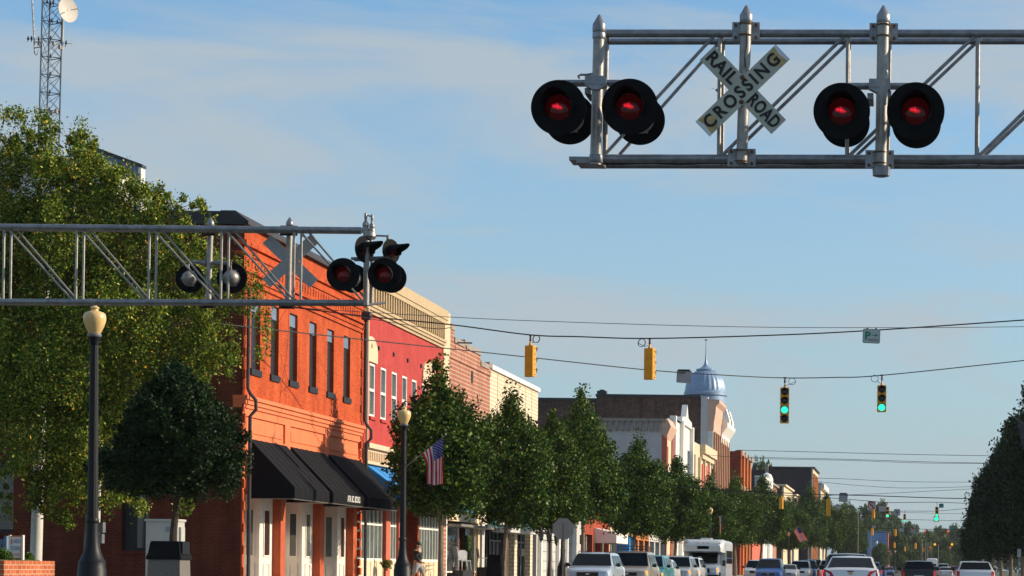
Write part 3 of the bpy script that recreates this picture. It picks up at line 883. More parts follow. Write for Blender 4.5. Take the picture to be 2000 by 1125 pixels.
MB().box(FX - 0.3, FX - 0.02, R0 + 0.1, R1 - 0.1, 3.36, 4.86).build('fascia', 'beige', rb)
q = MB(); q.box(FX - 0.4, FX + 0.02, ys_(861.5), ys_(864.5), 0, 3.6); q.box(FX - 0.4, FX + 0.02, ys_(869.5), ys_(872.5), 0, 3.6); q.build('white_pilaster', 'winwhite', rb)
MB().box(FX - 0.4, FX + 0.05, ys_(864.5), ys_(869.5), 0, 3.6).build('brick_pilaster', 'brickpink', rb)
a_ = awning('awning', yf(713, 905), yf(873, 950), 4.83, 3.80, 3.36, 1.4, 'awnblue', 'long blue canvas awning on the red building, partly behind the first street trees', None, 'awnblue', 1.1)
a_ = None

# ================================================================ pink brick building with stepped parapet
P1 = yf(957, 760)
pb = empty('brick_building', (FX, R1, 0), 'weathered pink brick building with a stepped stone topped parapet', 'building')
PT = zf(940, 715)
wall_x(MB(), FX, R1, P1, 4.2, PT - 0.25).build('front_wall', 'brickpink', pb)
q = MB()
L = P1 - R1
steps = [(0.0, 0.09, 1.02), (0.09, 0.32, 0.50), (0.32, 0.36, 0.62), (0.36, 0.72, 0.50), (0.72, 0.93, 0.02), (0.93, 1.0, 0.15)]
for a, b, h in steps:
    q.box(FX - 0.4, FX + 0.05, R1 + L * a, R1 + L * b, PT - 0.3, PT - 0.05 + h)
q.build('parapet', 'brickpink', pb)
q = MB()
for a, b, h in steps:
    q.box(FX - 0.45, FX + 0.1, R1 + L * a + 0.002, R1 + L * b - 0.002, PT - 0.05 + h, PT + 0.2 + h)
q.build('coping', 'stonecap', pb)
q = MB(); q.box(FX - 0.3, FX + 0.5, R1 + 0.02, P1, 6.62, 6.86); q.build('ledge', 'stonecap', pb)
MB().box(FX - 0.28, FX + 0.2, R1 + 0.02, P1, 5.6, 6.62).build('sign_band', 'paintwhite', pb)
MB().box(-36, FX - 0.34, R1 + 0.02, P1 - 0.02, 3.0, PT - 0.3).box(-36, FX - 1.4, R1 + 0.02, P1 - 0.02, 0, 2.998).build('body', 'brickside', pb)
MB().box(FX, FX + 0.04, R1 + L * 0.52, R1 + L * 0.55, PT - 1.0, PT - 0.45).build('vent_slot', 'shopdark', pb)
# shop front
z_ = lambda p, q_: onx(p, q_, FX).z
MB().box(FX - 0.3, FX - 0.004, R1 + 0.3, P1 - 0.3, 3.05, 4.2).build('fascia', 'cream', pb)
MB().box(FX - 0.26, FX + 0.62, ys_(874), ys_(946), 2.78, 2.9).build('canopy', 'galv2', pb)
MB().box(FX - 0.2, FX - 0.02, ys_(899), ys_(924), 3.1, 3.9).build('fascia_panel', 'trimdark', pb)
for a, b, gm in ((874.5, 902, 'glass'), (917, 934, 'glass')):
    g = MB().box(FX - 0.25, FX - 0.2, ys_(a), ys_(b), 0.75, 2.78).build('shop_window', gm, pb)
    q = MB(); q.box(FX - 0.2, FX - 0.1, ys_(a), ys_(b), 0.68, 0.76); q.box(FX - 0.2, FX - 0.14, ys_(b) - 0.08, ys_(b), 0.76, 2.78); q.build('frame', 'winwhite', g)
    MB().box(FX - 0.28, FX - 0.12, ys_(a), ys_(b), 0.15, 0.68).build('stall_riser', 'brickpink', pb)
MB().box(FX - 1.3, FX - 1.25, ys_(902), ys_(917), 0.15, 2.78).build('entrance_wall', 'shopdark', pb)
MB().box(FX - 0.4, FX, ys_(934), ys_(937.5), 0, 3.05).build('pier', 'creamwall', pb)
MB().box(FX - 0.4, FX + 0.02, ys_(941), ys_(946), 0, 3.6).build('pier', 'paintwhite', pb)
MB().box(FX - 0.13, FX - 0.115, ys_(920), ys_(924), 1.65, 2.45).build('poster', 'lime', pb)

# ================================================================ cream glazed brick building
G1 = yf(1050, 860)
gb = empty('brick_building', (FX, P1, 0), 'cream glazed brick building above a black shop front', 'building')
GT = zf(1040, 757)
wall_x(MB(), FX, P1, G1, 4.2, GT - 0.1).build('front_wall', 'brickwhite', gb)
q = MB()
for k in range(1, 7):
    y = P1 + (G1 - P1) * k / 7.0
    q.box(FX - 0.01, FX + 0.02, y - 0.05, y + 0.05, 4.3, GT - 0.12)
q.build('vertical_joint', 'beige2', gb)
MB().box(FX - 0.4, FX + 0.12, P1 + 0.01, G1 + 0.05, GT - 0.1, GT + 0.12).build('coping', 'winwhite', gb)
MB().box(-36, FX - 0.34, P1 + 0.02, G1 - 0.02, 2.9, GT - 0.1).box(-36, FX - 1.1, P1 + 0.02, G1 - 0.02, 0, 2.898).build('body', 'brickdark', gb)
yy = yf(1000, 780)
MB().box(FX + 0.02, FX + 0.3, P1 + 0.3, yy + 6.5, 6.62, 6.95).build('steel_lintel', 'cob', gb)
MB().box(FX - 0.3, FX - 0.02, P1, G1, 2.95, 4.2).build('fascia', 'tealdark', gb)
sb = MB().box(FX - 0.02, FX + 0.06, ys_(975), ys_(1024.5), 3.12, 3.62).build('sign_board', 'signface', gb)
text('TROPHY CASE', 0.46, 'letter', sb, T((FX + 0.066, (ys_(975) + ys_(1024.5)) / 2, 3.37)) @ SIDE, 0.003, (ys_(1024.5) - ys_(975)) * 0.88, 0.008)
MB().box(FX - 0.2, FX + 0.75, ys_(968), ys_(1025), 2.72, 2.95).build('canopy', 'paintwhite', gb)
for a, b in ((964, 986), (1012, 1030)):
    g = MB().box(FX - 0.3, FX - 0.25, ys_(a), ys_(b), 0.3, 2.7).build('shop_window', 'glass', gb)
    q = MB()
    for t in (0, 0.3, 0.62, 1.0):
        y = ys_(a) + (ys_(b) - ys_(a)) * t
        q.box(FX - 0.25, FX - 0.18, y - 0.05, y + 0.05, 0.3, 2.7)
    q.box(FX - 0.25, FX - 0.18, ys_(a), ys_(b), 2.25, 2.33)
    q.build('frame', 'trimdark', g)
MB().box(FX - 1.0, FX - 0.95, ys_(986), ys_(1012), 0.15, 2.7).build('entrance_wall', 'shopdark', gb)
MB().box(FX - 0.3, FX, ys_(1005), ys_(1010.5), 0, 2.72).build('pier', 'brickwhite', gb)
MB().box(FX - 0.3, FX, ys_(1036), ys_(1040.5), 0, 2.95).build('pier', 'brickwhite', gb)
MB().box(FX + 0.0, FX + 0.2, ys_(1010.5), ys_(1018), 1.55, 1.95).build('meter_box', 'shopdark', gb)

# ================================================================ low buildings behind the street trees
def low(name, y0, y1, top, m, lab, riser='paintwhite', shop='glass', fas=None, n=3):
    r = empty(name, (FX, y0, 0), lab, 'building')
    wall_x(MB(), FX, y0, y1, 3.1, top).build('front_wall', m, r)
    MB().box(-34, FX - 0.34, y0 + 0.02, y1 - 0.02, 0, top - 0.2).build('body', 'brickdark', r)
    if fas: MB().box(FX - 0.02, FX + 0.1, y0 + 0.4, y1 - 0.4, 3.2, 3.9).build('fascia', fas, r)
    w_ = (y1 - y0) / n
    for k in range(n + 1):
        y = y0 + w_ * k
        MB().box(FX - 0.4, FX + 0.02, max(y - 0.3, y0 + 0.01), min(y + 0.3, y1 - 0.01), 0, 3.1).build('pier', m, r)
    for k in range(n):
        a, b = y0 + w_ * k + 0.31, y0 + w_ * (k + 1) - 0.31
        g = MB().box(FX - 0.3, FX - 0.26, a, b, 0.8, 3.1).build('shop_window', shop, r)
        q = MB()
        for t in (0.33, 0.66): q.box(FX - 0.26, FX - 0.2, a + (b - a) * t - 0.04, a + (b - a) * t + 0.04, 0.8, 3.1)
        q.build('frame', 'winwhite', g)
        MB().box(FX - 0.34, FX - 0.1, a, b, 0, 0.8).build('stall_riser', riser, r)
    return r
# white panelled front next to the black shop
L1 = 141.0
wp = empty('white_building', (FX, G1, 0), 'low white panelled building front beside the black shop, lanterns before it', 'building')
wall_x(MB(), FX, G1, L1, 0, 5.6).build('front_wall', 'paintwhite', wp)
MB().box(-34, FX - 0.34, G1 + 0.02, L1 - 0.02, 0, 5.4).build('body', 'brickdark', wp)
q = MB()
for z in (0.75, 1.3, 1.85, 2.4, 2.95): q.box(FX, FX + 0.012, G1 + 0.3, L1 - 3, z, z + 0.03)
q.build('panel_joint', 'galv', wp)
for k in range(5): MB().box(FX, FX + 0.22, G1 + 0.4 + k * 3.2, G1 + 0.75 + k * 3.2, 0, 3.6).build('pilaster', 'winwhite', wp)
aw = awning('awning', yf(1062, 1010), yf(1082, 1010), 3.9, 3.7, 3.55, 0.8, 'teal', 'small teal awning over the white panelled front', None)
low('brick_building', L1, 153.0, 5.8, 'brickred', 'low red brick shop behind the fourth street tree', 'redtrim')
aw = awning('awning', 145.5, 151.5, 3.6, 3.2, 2.6, 1.5, 'winwhite', 'cream white canvas awning over a shop door behind the parked row', None)
low('cream_building', 153.0, 166.0, 6.0, 'creamwall', 'low cream shop front behind the queue of cars', 'creamwall')
aw = awning('awning', 157, 160, 3.4, 3.2, 2.0, 0.9, 'awnblue', 'narrow blue canvas blind behind the silver sport utility car', None)
low('brown_building', 166.0, 177.0, 6.0, 'brickorange', 'low orange brown brick shop with dark windows behind the bus', 'brown')
low('grey_building', 177.0, yf(1300, 900), 6.2, 'paintwhite', 'low pale grey shop beside the white two storey building', 'paintwhite')

# ================================================================ white building with corbels, gable and cream neighbours
A0 = yf(1300, 880)
A1, A2, A3 = yf(1312, 880), yf(1352, 880), yf(1391, 880)
WT = at(1298, 820, A0).z
wb = empty('white_building', (FX, A0, 0), 'whitewashed two storey building with corbelled side wall and red edged corner', 'building')
wall_x(MB(), FX, A0, A1, 0, WT - 0.7, [(A0 + 1.0, A0 + 2.2, WT - 5.0, WT - 2.2)], 0.2).build('front_wall', 'creamwall', wb)
MB().box(-27.5, FX - 0.34, A0, A1, 0, WT - 0.1).build('side_wall', 'paintwhite', wb)
MB().box(FX - 0.3, FX - 0.25, A0 + 1.0, A0 + 2.2, WT - 5.0, WT - 2.2).build('window', 'glass', wb)
q = MB(); q.box(-27.5, FX + 0.02, A0 - 0.25, A0 + 0.2, WT - 0.15, WT + 0.1)
x = -27.3
while x < FX - 0.3:
    q.box(x, x + 0.22, A0 - 0.22, A0 + 0.05, WT - 0.95, WT - 0.15); x += 0.5
q.build('corbel_cornice', 'stonecap', wb)
q = MB(); q.prism([(FX - 0.34, A0 - 0.1, WT - 0.1), (FX - 0.34, A0 - 0.1, WT - 1.2), (FX + 0.02, A0 - 0.1, WT - 1.6), (FX + 0.45, A0 - 0.1, WT - 0.55), (FX + 0.1, A0 - 0.1, WT + 0.15)], (0, A1 - A0 + 0.1, 0)); q.build('cornice', 'pinktrim', wb)
q = MB(); q.box(FX - 0.34, FX + 0.12, A0 - 0.02, A0 + 0.35, 0, WT - 1.2); q.box(FX - 0.34, FX + 0.12, A1 - 0.5, A1 - 0.1, 0, WT - 1.2); q.build('corner_trim', 'redtrim', wb)
gw = empty('gabled_building', (FX, A1, 0), 'narrow white building whose front rises to a small pointed gable', 'building')
z2 = zf(1335, 822)
wall_x(MB(), FX, A1, A2, 0, z2 - 0.4, [(A1 + 2.2, A1 + 4, z2 - 5, z2 - 2.5), (A1 + 8, A1 + 10.5, z2 - 5, z2 - 2.5), (A1 + 14, A1 + 16, z2 - 5, z2 - 2.5)], 0.2).build('front_wall', 'white', gw)
MB().box(-27.5, FX - 0.34, A1 + 0.02, A2 - 0.02, 0, z2 - 0.6).build('body', 'paintwhite', gw)
for a, b in ((2.2, 4), (8, 10.5), (14, 16)): MB().box(FX - 0.3, FX - 0.18, A1 + a, A1 + b, z2 - 5, z2 - 2.5).build('window', 'glasspale', gw)
q = MB(); W2 = A2 - A1
q.prism([(FX - 0.3, A1, z2 - 0.4), (FX - 0.3, A1 + W2 * .35, z2 - 0.4), (FX - 0.3, A1 + W2 * .38, z2 + 0.2), (FX - 0.3, A1 + W2 * .56, z2 + 0.4), (FX - 0.3, A1 + W2 * .62, z2 + 1.6), (FX - 0.3, A1 + W2 * .68, z2 + 0.4), (FX - 0.3, A1 + W2 * .85, z2 + 0.2), (FX - 0.3, A1 + W2 * .87, z2 - 0.4)], (0.5, 0, 0))
q.build('gable', 'white', gw)
for t in (0.0, 0.36, 0.86): MB().box(FX - 0.2, FX + 0.35, A1 + W2 * t + 0.05, A1 + W2 * t + 0.8, 0, z2 - 0.2).build('pilaster', 'winwhite', gw)
cw = empty('cream_building', (FX, A2, 0), 'cream two storey building with a heavy cornice and a red panel below', 'building')
z3 = zf(1365, 868)
wall_x(MB(), FX, A2, A3, 0, z3).build('front_wall', 'creamwall', cw)
MB().box(-27.5, FX - 0.34, A2 + 0.02, A3 - 0.02, 0, z3 - 0.4).build('body', 'paintwhite', cw)
q = MB(); q.box(FX - 0.4, FX + 0.55, A2 + 8, A3, z3 - 0.4, z3 + 0.1); q.box(FX - 0.3, FX + 0.55, A2 + 8.1, A3 - 0.1, z3 - 0.8, z3 - 0.4); q.box(FX - 0.3, FX + 0.3, A2 + 8.1, A3 - 0.1, z3 - 1.3, z3 - 0.8); q.build('cornice', 'creamwall', cw)
MB().box(FX, FX + 0.12, A2 + 10, A3 - 5, z3 - 5.2, z3 - 1.8).build('red_panel', 'redtrim', cw)
for k in range(5): MB().box(FX, FX + 0.25, A2 + 1 + k * 5.2, A2 + 1.6 + k * 5.2, 0, z3 - 1.3).build('pilaster', 'creamwall', cw)
for k in range(3): MB().box(FX, FX + 0.04, A3 - 4.5 + k * 1.4, A3 - 3.6 + k * 1.4, z3 - 5, z3 - 2.5).build('window', 'bluemetal', cw)

# ================================================================ domed corner building
D0, D1 = yf(1390, 830), yf(1420, 830)
DT = at(1385, 777, D0).z
db = empty('domed_building', (FX, D0, 0), 'tall dark brick building with a cream cornice and a blue metal corner dome', 'building')
MB().box(at(1165, 800, D0).x, FX - 0.45, D0, D1, 0, DT).build('side_wall', 'brickdark', db)
MB().box(at(1040, 800, D0).x, at(1165, 800, D0).x - 0.002, D0 + 0.5, D1, 0, at(1100, 782, D0).z).build('rear_wing', 'brickdark', db)
q = MB(); q.box(at(1165, 800, D0).x - 0.1, FX - 1.2, D0 - 0.15, D0 + 0.4, DT, DT + 0.28); q.box(at(1040, 800, D0).x, at(1164, 800, D0).x, D0 + 0.35, D0 + 0.9, at(1100, 782, D0).z, at(1100, 782, D0).z + 0.3); q.build('coping', 'capdark', db)
q = MB(); q.box(at(1166, 775, D0).x, at(1184, 775, D0).x, D0 - 0.1, D0 + 0.9, DT + 0.28, DT + 0.62); q.box(at(1171, 775, D0).x, at(1180, 775, D0).x, D0, D0 + 0.6, DT + 0.62, DT + 0.75); q.build('chimney', 'capdark', db)
q = MB(); q.box(FX - 1.15, FX - 0.42, D0 - 0.12, D0 + 0.9, 0, DT + 0.1); q.build('corner_strip', 'paintwhite', db)
MB().box(FX - 0.45, FX, D0 - 0.02, D1, 0, DT - 3.5).build('front_wall', 'brown', db)
q = MB()
for k in range(9):
    y = D0 + 0.3 + k * 2.35
    q.box(FX, FX + 0.38, y, y + 0.7, 1.0, DT - 3.6)
q.build('pilaster', 'brown', db)
MB().box(FX - 0.42, FX + 0.15, D0 - 0.05, D0 + 1.5, DT - 7.5, DT - 2.2).build('corner_panel', 'white', db)
q = MB()
q.prism([(FX - 0.42, D0 - 0.1, DT - 3.5), (FX + 0.2, D0 - 0.1, DT - 3.5), (FX + 0.25, D0 - 0.1, DT - 2.6), (FX + 0.4, D0 - 0.1, DT - 1.6), (FX + 0.45, D0 - 0.1, DT - 0.9), (FX + 0.8, D0 - 0.1, DT - 0.5), (FX + 0.8, D0 - 0.1, DT - 0.2), (FX - 0.42, D0 - 0.1, DT - 0.1)], (0, 9, 0))
q.build('bracket_cornice', 'pinktrim', db)
q = MB()
q.prism([(FX - 0.42, D0 + 9, DT - 4.2), (FX + 0.3, D0 + 9, DT - 4.2), (FX + 0.35, D0 + 9, DT - 3.3), (FX + 0.95, D0 + 9, DT - 2.4), (FX + 0.95, D0 + 9, DT - 2.0), (FX - 0.42, D0 + 9, DT - 1.8)], (0, D1 - D0 - 9, 0))
for yy in (D0 + 12.0, D0 + 16.5):
    q.prism([(FX + 0.2, yy, DT - 2.0), (FX + 0.9, yy, DT - 2.0), (FX + 0.9, yy, DT - 1.5), (FX + 0.5, yy, DT - 0.2), (FX + 0.2, yy, DT - 0.2)], (0, 2.2, 0))
q.build('white_cornice', 'winwhite', db)
YD = D0 + 13
cc = at(1378, 770, YD)
cx = cc.x
zr_ = lambda p: at(1378, p, YD).z
px_ = YD / FPX
q = MB(); q.lathe([(40 * px_, zr_(800) - 1), (40 * px_, zr_(775)), (42.5 * px_, zr_(773)), (42.5 * px_, zr_(768)), (41 * px_, zr_(766.5)), (41 * px_, zr_(764))], (cx, YD, 0), 40)
q.build('drum', 'domeblue', db, True)
q = MB(); prof = []
for i in range(15):
    t = i / 14 * 1.22
    prof.append((39.5 * px_ * math.cos(t) ** 0.85, zr_(764) + (764 - 724) * px_ * math.sin(t) / math.sin(1.22)))
q.lathe(prof, (cx, YD, 0), 144, 'Z', 0.014, 24)
q.build('dome', 'domeblue', db, True)
q = MB(); q.lathe([(14 * px_, zr_(730)), (15.5 * px_, zr_(727)), (19 * px_, zr_(723.5)), (19 * px_, zr_(721.5)), (12 * px_, zr_(719.5)), (6.5 * px_, zr_(716)), (3.5 * px_, zr_(711)), (2.0 * px_, zr_(704)), (1.1 * px_, zr_(690)), (0.7 * px_, zr_(668)), (0.3 * px_, zr_(665))], (cx, YD, 0), 20)
q.lathe([(0.1, zr_(665.5)), (0.2, zr_(664)), (0.05, zr_(662))], (cx, YD, 0), 8)
q.build('finial', 'domeblue', db, True)

# red and orange row beyond
E0, E1 = yf(1440, 900), yf(1465, 900)
eb = empty('red_building', (FX, E0, 0), 'three storey red brick building with orange fluted front beyond the dome', 'building')
ET = at(1430, 881, E0).z
MB().box(-26.5, FX - 0.3, E0, E1, 0, ET).build('side_wall', 'brickred', eb)
for k, m_ in enumerate(('brickred', 'brickorange', 'brickorange', 'brickorange')):
    y = E0 + (E1 - E0) * k / 4
    MB().box(FX - 0.3, FX + 0.45, y, y + 1.6, 0, ET + 0.1 - 0.25 * k).build('pilaster', m_, eb)
    MB().box(FX - 0.3, FX, y + 1.61, y + (E1 - E0) / 4, 0, ET - 0.4).build('bay', 'brickorange', eb)
    MB().box(FX - 0.3, FX + 0.5, y + 1.61, y + (E1 - E0) / 4 - 0.01, ET - 0.39, ET + 0.2).build('cornice', 'stonecap', eb)
    MB().box(FX, FX + 0.35, y + 1.8, y + (E1 - E0) / 4 - 0.3, ET - 6.3, ET - 4).build('balcony_panel', 'stonecap', eb)

# far buildings on the left side of the street
def far_block(name, px0, px1, ytop, Y, depth, m, mf, lab, pxf=None, cap='capdark'):
    """box whose camera-facing wall spans px0..px1 and whose street front runs on to pxf"""
    x0, x1 = at(px0, ytop, Y).x, at(px1, ytop, Y).x
    zt = at((px0 + px1) / 2, ytop, Y).z
    Yb = x1 * FPX / (pxf - VX) if pxf else Y + depth
    r = empty(name, (x1, Y, 0), lab, 'building')
    MB().box(x0, x1 - 0.3, Y, Yb, 0, zt).build('side_wall', m, r)
    MB().box(x1 - 0.298, x1, Y - 0.02, Yb, 0, zt + 0.1).build('front_wall', mf, r)
    MB().box(x0, x1 + 0.4, Y - 0.2, Yb + 0.1, zt + 0.1, zt + 0.4).build('coping', cap, r)
    return r, x0, x1, zt, Yb
r, x0, x1, zt, Yb = far_block('dark_building', 1500, 1588, 915, 470, 30, 'brickblack', 'creamwall', 'large sooty dark brick block standing above the far shops', 1596)
MB().box(x0 - 6.5, x0, 472, 500, 0, at(1480, 917, 470).z).build('rear_wing', 'brickblack', r)
MB().box(at(1495, 915, 470).x, at(1501, 915, 470).x, 469, 471, zt - 1, at(1498, 906, 470).z).build('chimney', 'stonecap', r)
for k in range(4): MB().box(x1, x1 + 0.3, 471 + k * 6, 472.5 + k * 6, 0, zt - 1).build('pilaster', 'brickorange', r)
r, x0, x1, zt, Yb = far_block('grey_building', 1592, 1603, 946, 505, 30, 'paintwhite', 'creamwall', 'pale grey building with a projecting white cornice past the sooty block', 1611, 'paintwhite')
MB().box(x1, x1 + 0.8, 505, Yb, zt - 1.0, zt + 0.2).build('cornice', 'white', r)
r, x0, x1, zt, Yb = far_block('white_building', 1474, 1488, 934, 330, 20, 'paintwhite', 'white', 'white stepped building with a tall rounded pier among the far shops', 1501, 'white')
MB().lathe([(1.0, 0), (1.0, zt + 0.5), (0.7, zt + 1.2), (0.1, zt + 1.5)], (x1 - 0.2, 345, 0), 14).build('rounded_pier', 'white', r, True)
r, x0, x1, zt, Yb = far_block('pink_building', 1498, 1502, 945, 356, 20, 'brickpink', 'brickpink', 'small faded pink shop next to the white rounded pier', 1516, 'stonecap')
r, x0, x1, zt, Yb = far_block('brown_building', 1516, 1531, 950, 390, 20, 'brickdark', 'creamwall', 'small tan building with a sloping cream parapet behind the trees', 1546, 'cream')
r, x0, x1, zt, Yb = far_block('cream_building', 1546, 1552, 968, 425, 20, 'creamwall', 'creamwall', 'lower cream building end showing between the far treetops', 1559, 'cream')
r, x0, x1, zt, Yb = far_block('red_building', 1444, 1470, 985, 296, 20, 'brickred', 'redtrim', 'low red shop row half hidden by the tall street trees', 1490)
r, x0, x1, zt, Yb = far_block('blue_building', 1694, 1735, 1040, 620, 20, 'blueshed', 'redtrim', 'far blue walled building with a red edge near the end of the street', 1738.5, 'bluemetal')
q = MB(); hook = [(1712.5, 1056), (1712.5, 1064), (1714, 1070), (1717, 1075), (1721, 1078)]
q.path([at(a, b, 612) for a, b in hook], 0.28, 6)
q.box(at(1716, 1070, 612).x, at(1723, 1070, 612).x, 611.7, 612.2, at(1718, 1072, 612).z, at(1718, 1067, 612).z)
q.box(at(1718, 1070, 612).x, at(1724, 1070, 612).x, 611.7, 612.2, at(1718, 1082, 612).z, at(1718, 1076, 612).z)
o = q.build('hook_sign', 'winwhite', None, base=(at(1712, 1110, 612).x, 612, 0))
tag(o, 'white curved hook shaped sign before the far blue building', 'sign')

# storefront strips seen under the crowns further on
cl = ['paintwhite', 'brickred', 'creamwall', 'bluemetal', 'white', 'brickpink', 'brown', 'paintwhite', 'redtrim', 'creamwall']
for k in range(9):
    y0 = D1 + 0.5 + k * 14
    if k in (0,):
        continue
    if E0 - 1 < y0 < E1 or y0 > 420: continue
q = None

# building behind the birch: pale metal roof house
hb = empty('metal_building', (at(275, 400, 125).x, 125, 0), 'blue grey metal sided building with white edge rising behind the birch', 'building')
A_, B_ = at(150, 280, 125), at(273, 326, 125)
q = MB(); q.prism([(A_.x, 125, 0), (B_.x, 125, 0), (B_.x, 125, B_.z), (A_.x, 125, A_.z)], (0, 0.35, 0)); q.build('siding', 'bluemetal', hb)
q = MB(); q.prism([(A_.x, 124.8, A_.z), (B_.x + 0.2, 124.8, B_.z - 0.05), (B_.x + 0.2, 124.8, B_.z + 0.12), (A_.x, 124.8, A_.z + 0.17)], (0, 0.7, 0)); q.build('roof_edge', 'capdark', hb)
MB().box(B_.x - 0.02, B_.x + 0.14, 124.82, 125.5, 0, B_.z - 0.06).build('corner_trim', 'white', hb)
a = at(205, 316, 118)
MB().box(a.x - 8, a.x, 118, 122.4, 0, a.z).build('lower_wing', 'white', hb)
MB().box(a.x - 8, a.x + 0.1, 117.9, 122.5, a.z, a.z + 0.12).build('wing_roof', 'bluemetal', hb)
# ================================================================ railway crossing gantries
def bolt(q, p, r=0.018):
    q.tube(p, (p[0], p[1] - 0.03, p[2]), r, n=6)
def chord(name, a, b, Y, r, parent):
    MB().tube(at(a[0], a[1], Y), at(b[0], b[1], Y), r, n=16).build(name, 'galv', parent, True)
YR = 22.5
g1 = empty('crossing_gantry', at(2900, 320, YR) * 1.0, 'near cantilever truss arm of grey steel tubes reaching in from the right', 'gantry')
Gx = at(2900, 320, YR)
ORG[g1.name] = Vector((Gx.x, YR, 0)); g1.location = ORG[g1.name]
chord('top_chord', (1182, 65.5), (2900, 66), YR, 0.042, g1)
chord('top_chord', (1190, 81), (2900, 80), YR + 0.42, 0.034, g1)
chord('bottom_chord', (1170, 310), (2900, 312), YR, 0.045, g1)
chord('bottom_chord', (1176, 322.5), (2900, 325), YR + 0.42, 0.036, g1)
MB().tube((Gx.x, YR + 0.2, 0), (Gx.x, YR + 0.2, at(2900, 40, YR).z), 0.14, n=20).build('support_post', 'galv', g1, True)
for a, b, Y, r in (((1183, 300), (1393, 72), YR, 0.018), ((1210, 302), (1402, 86), YR + 0.42, 0.018), ((1412, 302), (1648, 72), YR, 0.019), ((1430, 302), (1655, 84), YR + 0.42, 0.019),
                   ((1660, 303), (1902, 72), YR, 0.019), ((1674, 303), (1906, 84), YR + 0.42, 0.018), ((1914, 303), (2150, 72), YR, 0.02), ((1924, 303), (2154, 84), YR + 0.42, 0.02), ((2166, 303), (2400, 72), YR, 0.02), ((2420, 303), (2650, 72), YR, 0.02)):
    MB().tube(at(*a, Y), at(*b, Y), r, n=10).build('diagonal_brace', 'galv', g1, True)
for x, Y, r in ((1405, YR, 0.021), (1411.5, YR + 0.42, 0.021), (1655, YR, 0.020), (1658, YR + 0.42, 0.018), (1909, YR, 0.024), (2160, YR, 0.024), (2412, YR, 0.024)):
    MB().tube(at(x + 1, 74, Y), at(x - 1, 306, Y), r, n=10).build('upright', 'galv2', g1, True)
# cross struts between the two truss planes
q = MB()
for x in (1186, 1408, 1657, 1911, 2160, 2412):
    q.tube(at(x, 66, YR), at(x + 3, 81, YR + 0.42), 0.016, n=8); q.tube(at(x, 311, YR), at(x + 3, 322, YR + 0.42), 0.016, n=8)
q.build('cross_strut', 'galv', g1, True)
def mast(parent, xt, yt, xb, yb, Y, r, cap=True, sc_=1.0):
    a, b = at(xt, yt, Y), at(xb, yb, Y)
    p = Y / FPX
    q = MB(); q.tube(b, a, r, n=20)
    ms = q.build('mast', 'galv2', parent, True)
    if cap:
        MB().lathe([(r * 1.14, -14 * p * sc_), (r * 1.18, -13 * p * sc_), (r * 1.18, 0), (r * 1.02, 3 * p * sc_), (r * 0.2, 19 * p * sc_), (0.002, 20 * p * sc_)], a, 20).build('cap', 'galv', ms, True)
    return ms
m1 = mast(g1, 1170.5, 48, 1163, 322, YR - 0.1, 0.057)
MB().tube(at(1185, 62, YR + 0.42), at(1181, 318, YR + 0.42), 0.028, n=14).build('mast', 'galv2', g1, True)
m2 = mast(g1, 1457.5, 30, 1448.5, 318, YR - 0.14, 0.057)
m3 = mast(g1, 1725.5, 30, 1720, 334, YR - 0.14, 0.060)
MB().tube(at(1738, 84, YR + 0.42), at(1734, 305, YR + 0.42), 0.02, n=10).build('mast', 'galv2', g1, True)
def plate(parent, x0, x1, y0, y1, Y, m='galv'):
    a, b = at(x0, y1, Y), at(x1, y0, Y)
    pl = MB().box(a.x, b.x, Y - 0.012, Y + 0.012, a.z, b.z).build('mounting_plate', m, parent)
    for u in (0.13, 0.87):
        for v in (0.17, 0.83):
            q = MB(); bolt(q, (a.x + (b.x - a.x) * u, Y - 0.012, a.z + (b.z - a.z) * v), 0.015); q.build('bolt', 'rust', pl)
    for v in (0.2, 0.8):
        q = MB()
        z = a.z + (b.z - a.z) * v
        xc = (a.x + b.x) / 2
        q.path([(xc + 0.066 * math.cos(t), Y - 0.08 + 0.066 * math.sin(t) * 1.1, z) for t in [math.pi + math.pi * i / 10 for i in range(11)]], 0.007, 5)
        q.build('u_bolt', 'rust', pl)
for x0, x1, y0, y1 in ((1430, 1484, 44, 80), (1421, 1476, 291, 325), (1698, 1754, 46, 81), (1690, 1746, 294, 329)):
    plate(g1, x0, x1, y0, y1, YR - 0.06)
for y in (55, 68): MB().lathe([(0.065, 0), (0.068, 0.01), (0.068, 0.05), (0.065, 0.06)], at(1170, y + 8, YR - 0.1), 16).build('clamp', 'galv', g1, True)
MB().lathe([(0.065, 0), (0.07, 0.01), (0.07, 0.07), (0.065, 0.08)], at(1164, 318, YR - 0.1), 16).build('clamp', 'galv', g1, True)
q = MB(); q.lathe([(0.05, -0.05), (0.085, -0.04), (0.09, 0.05), (0.075, 0.06)], at(1721, 336, YR - 0.14), 14)
q.build('clamp', 'galv', g1, True)
q = MB(); a = at(1112, 308, YR + 0.1)
q.box(at(1110, 305, YR).x, at(1170, 305, YR).x, YR + 0.05, YR + 0.35, at(1140, 311, YR).z, at(1140, 304, YR).z)
q.box(at(1126, 312, YR).x, at(1176, 312, YR).x, YR - 0.02, YR + 0.3, at(1140, 319, YR).z, at(1140, 313, YR).z)
q.build('end_bracket', 'galv', g1)

MB().path([at(1170 + 18 * i, 319.5 + 0.9 * math.sin(i * 0.9), YR + 0.05) for i in range(0, 60)], 0.009, 5).build('cable', 'wire', g1, True)
MB().path([at(1457 + 2.5 * math.sin(i), 60 + 12 * i, YR - 0.205) for i in range(0, 7)], 0.006, 5).build('cable', 'wire', g1, True)
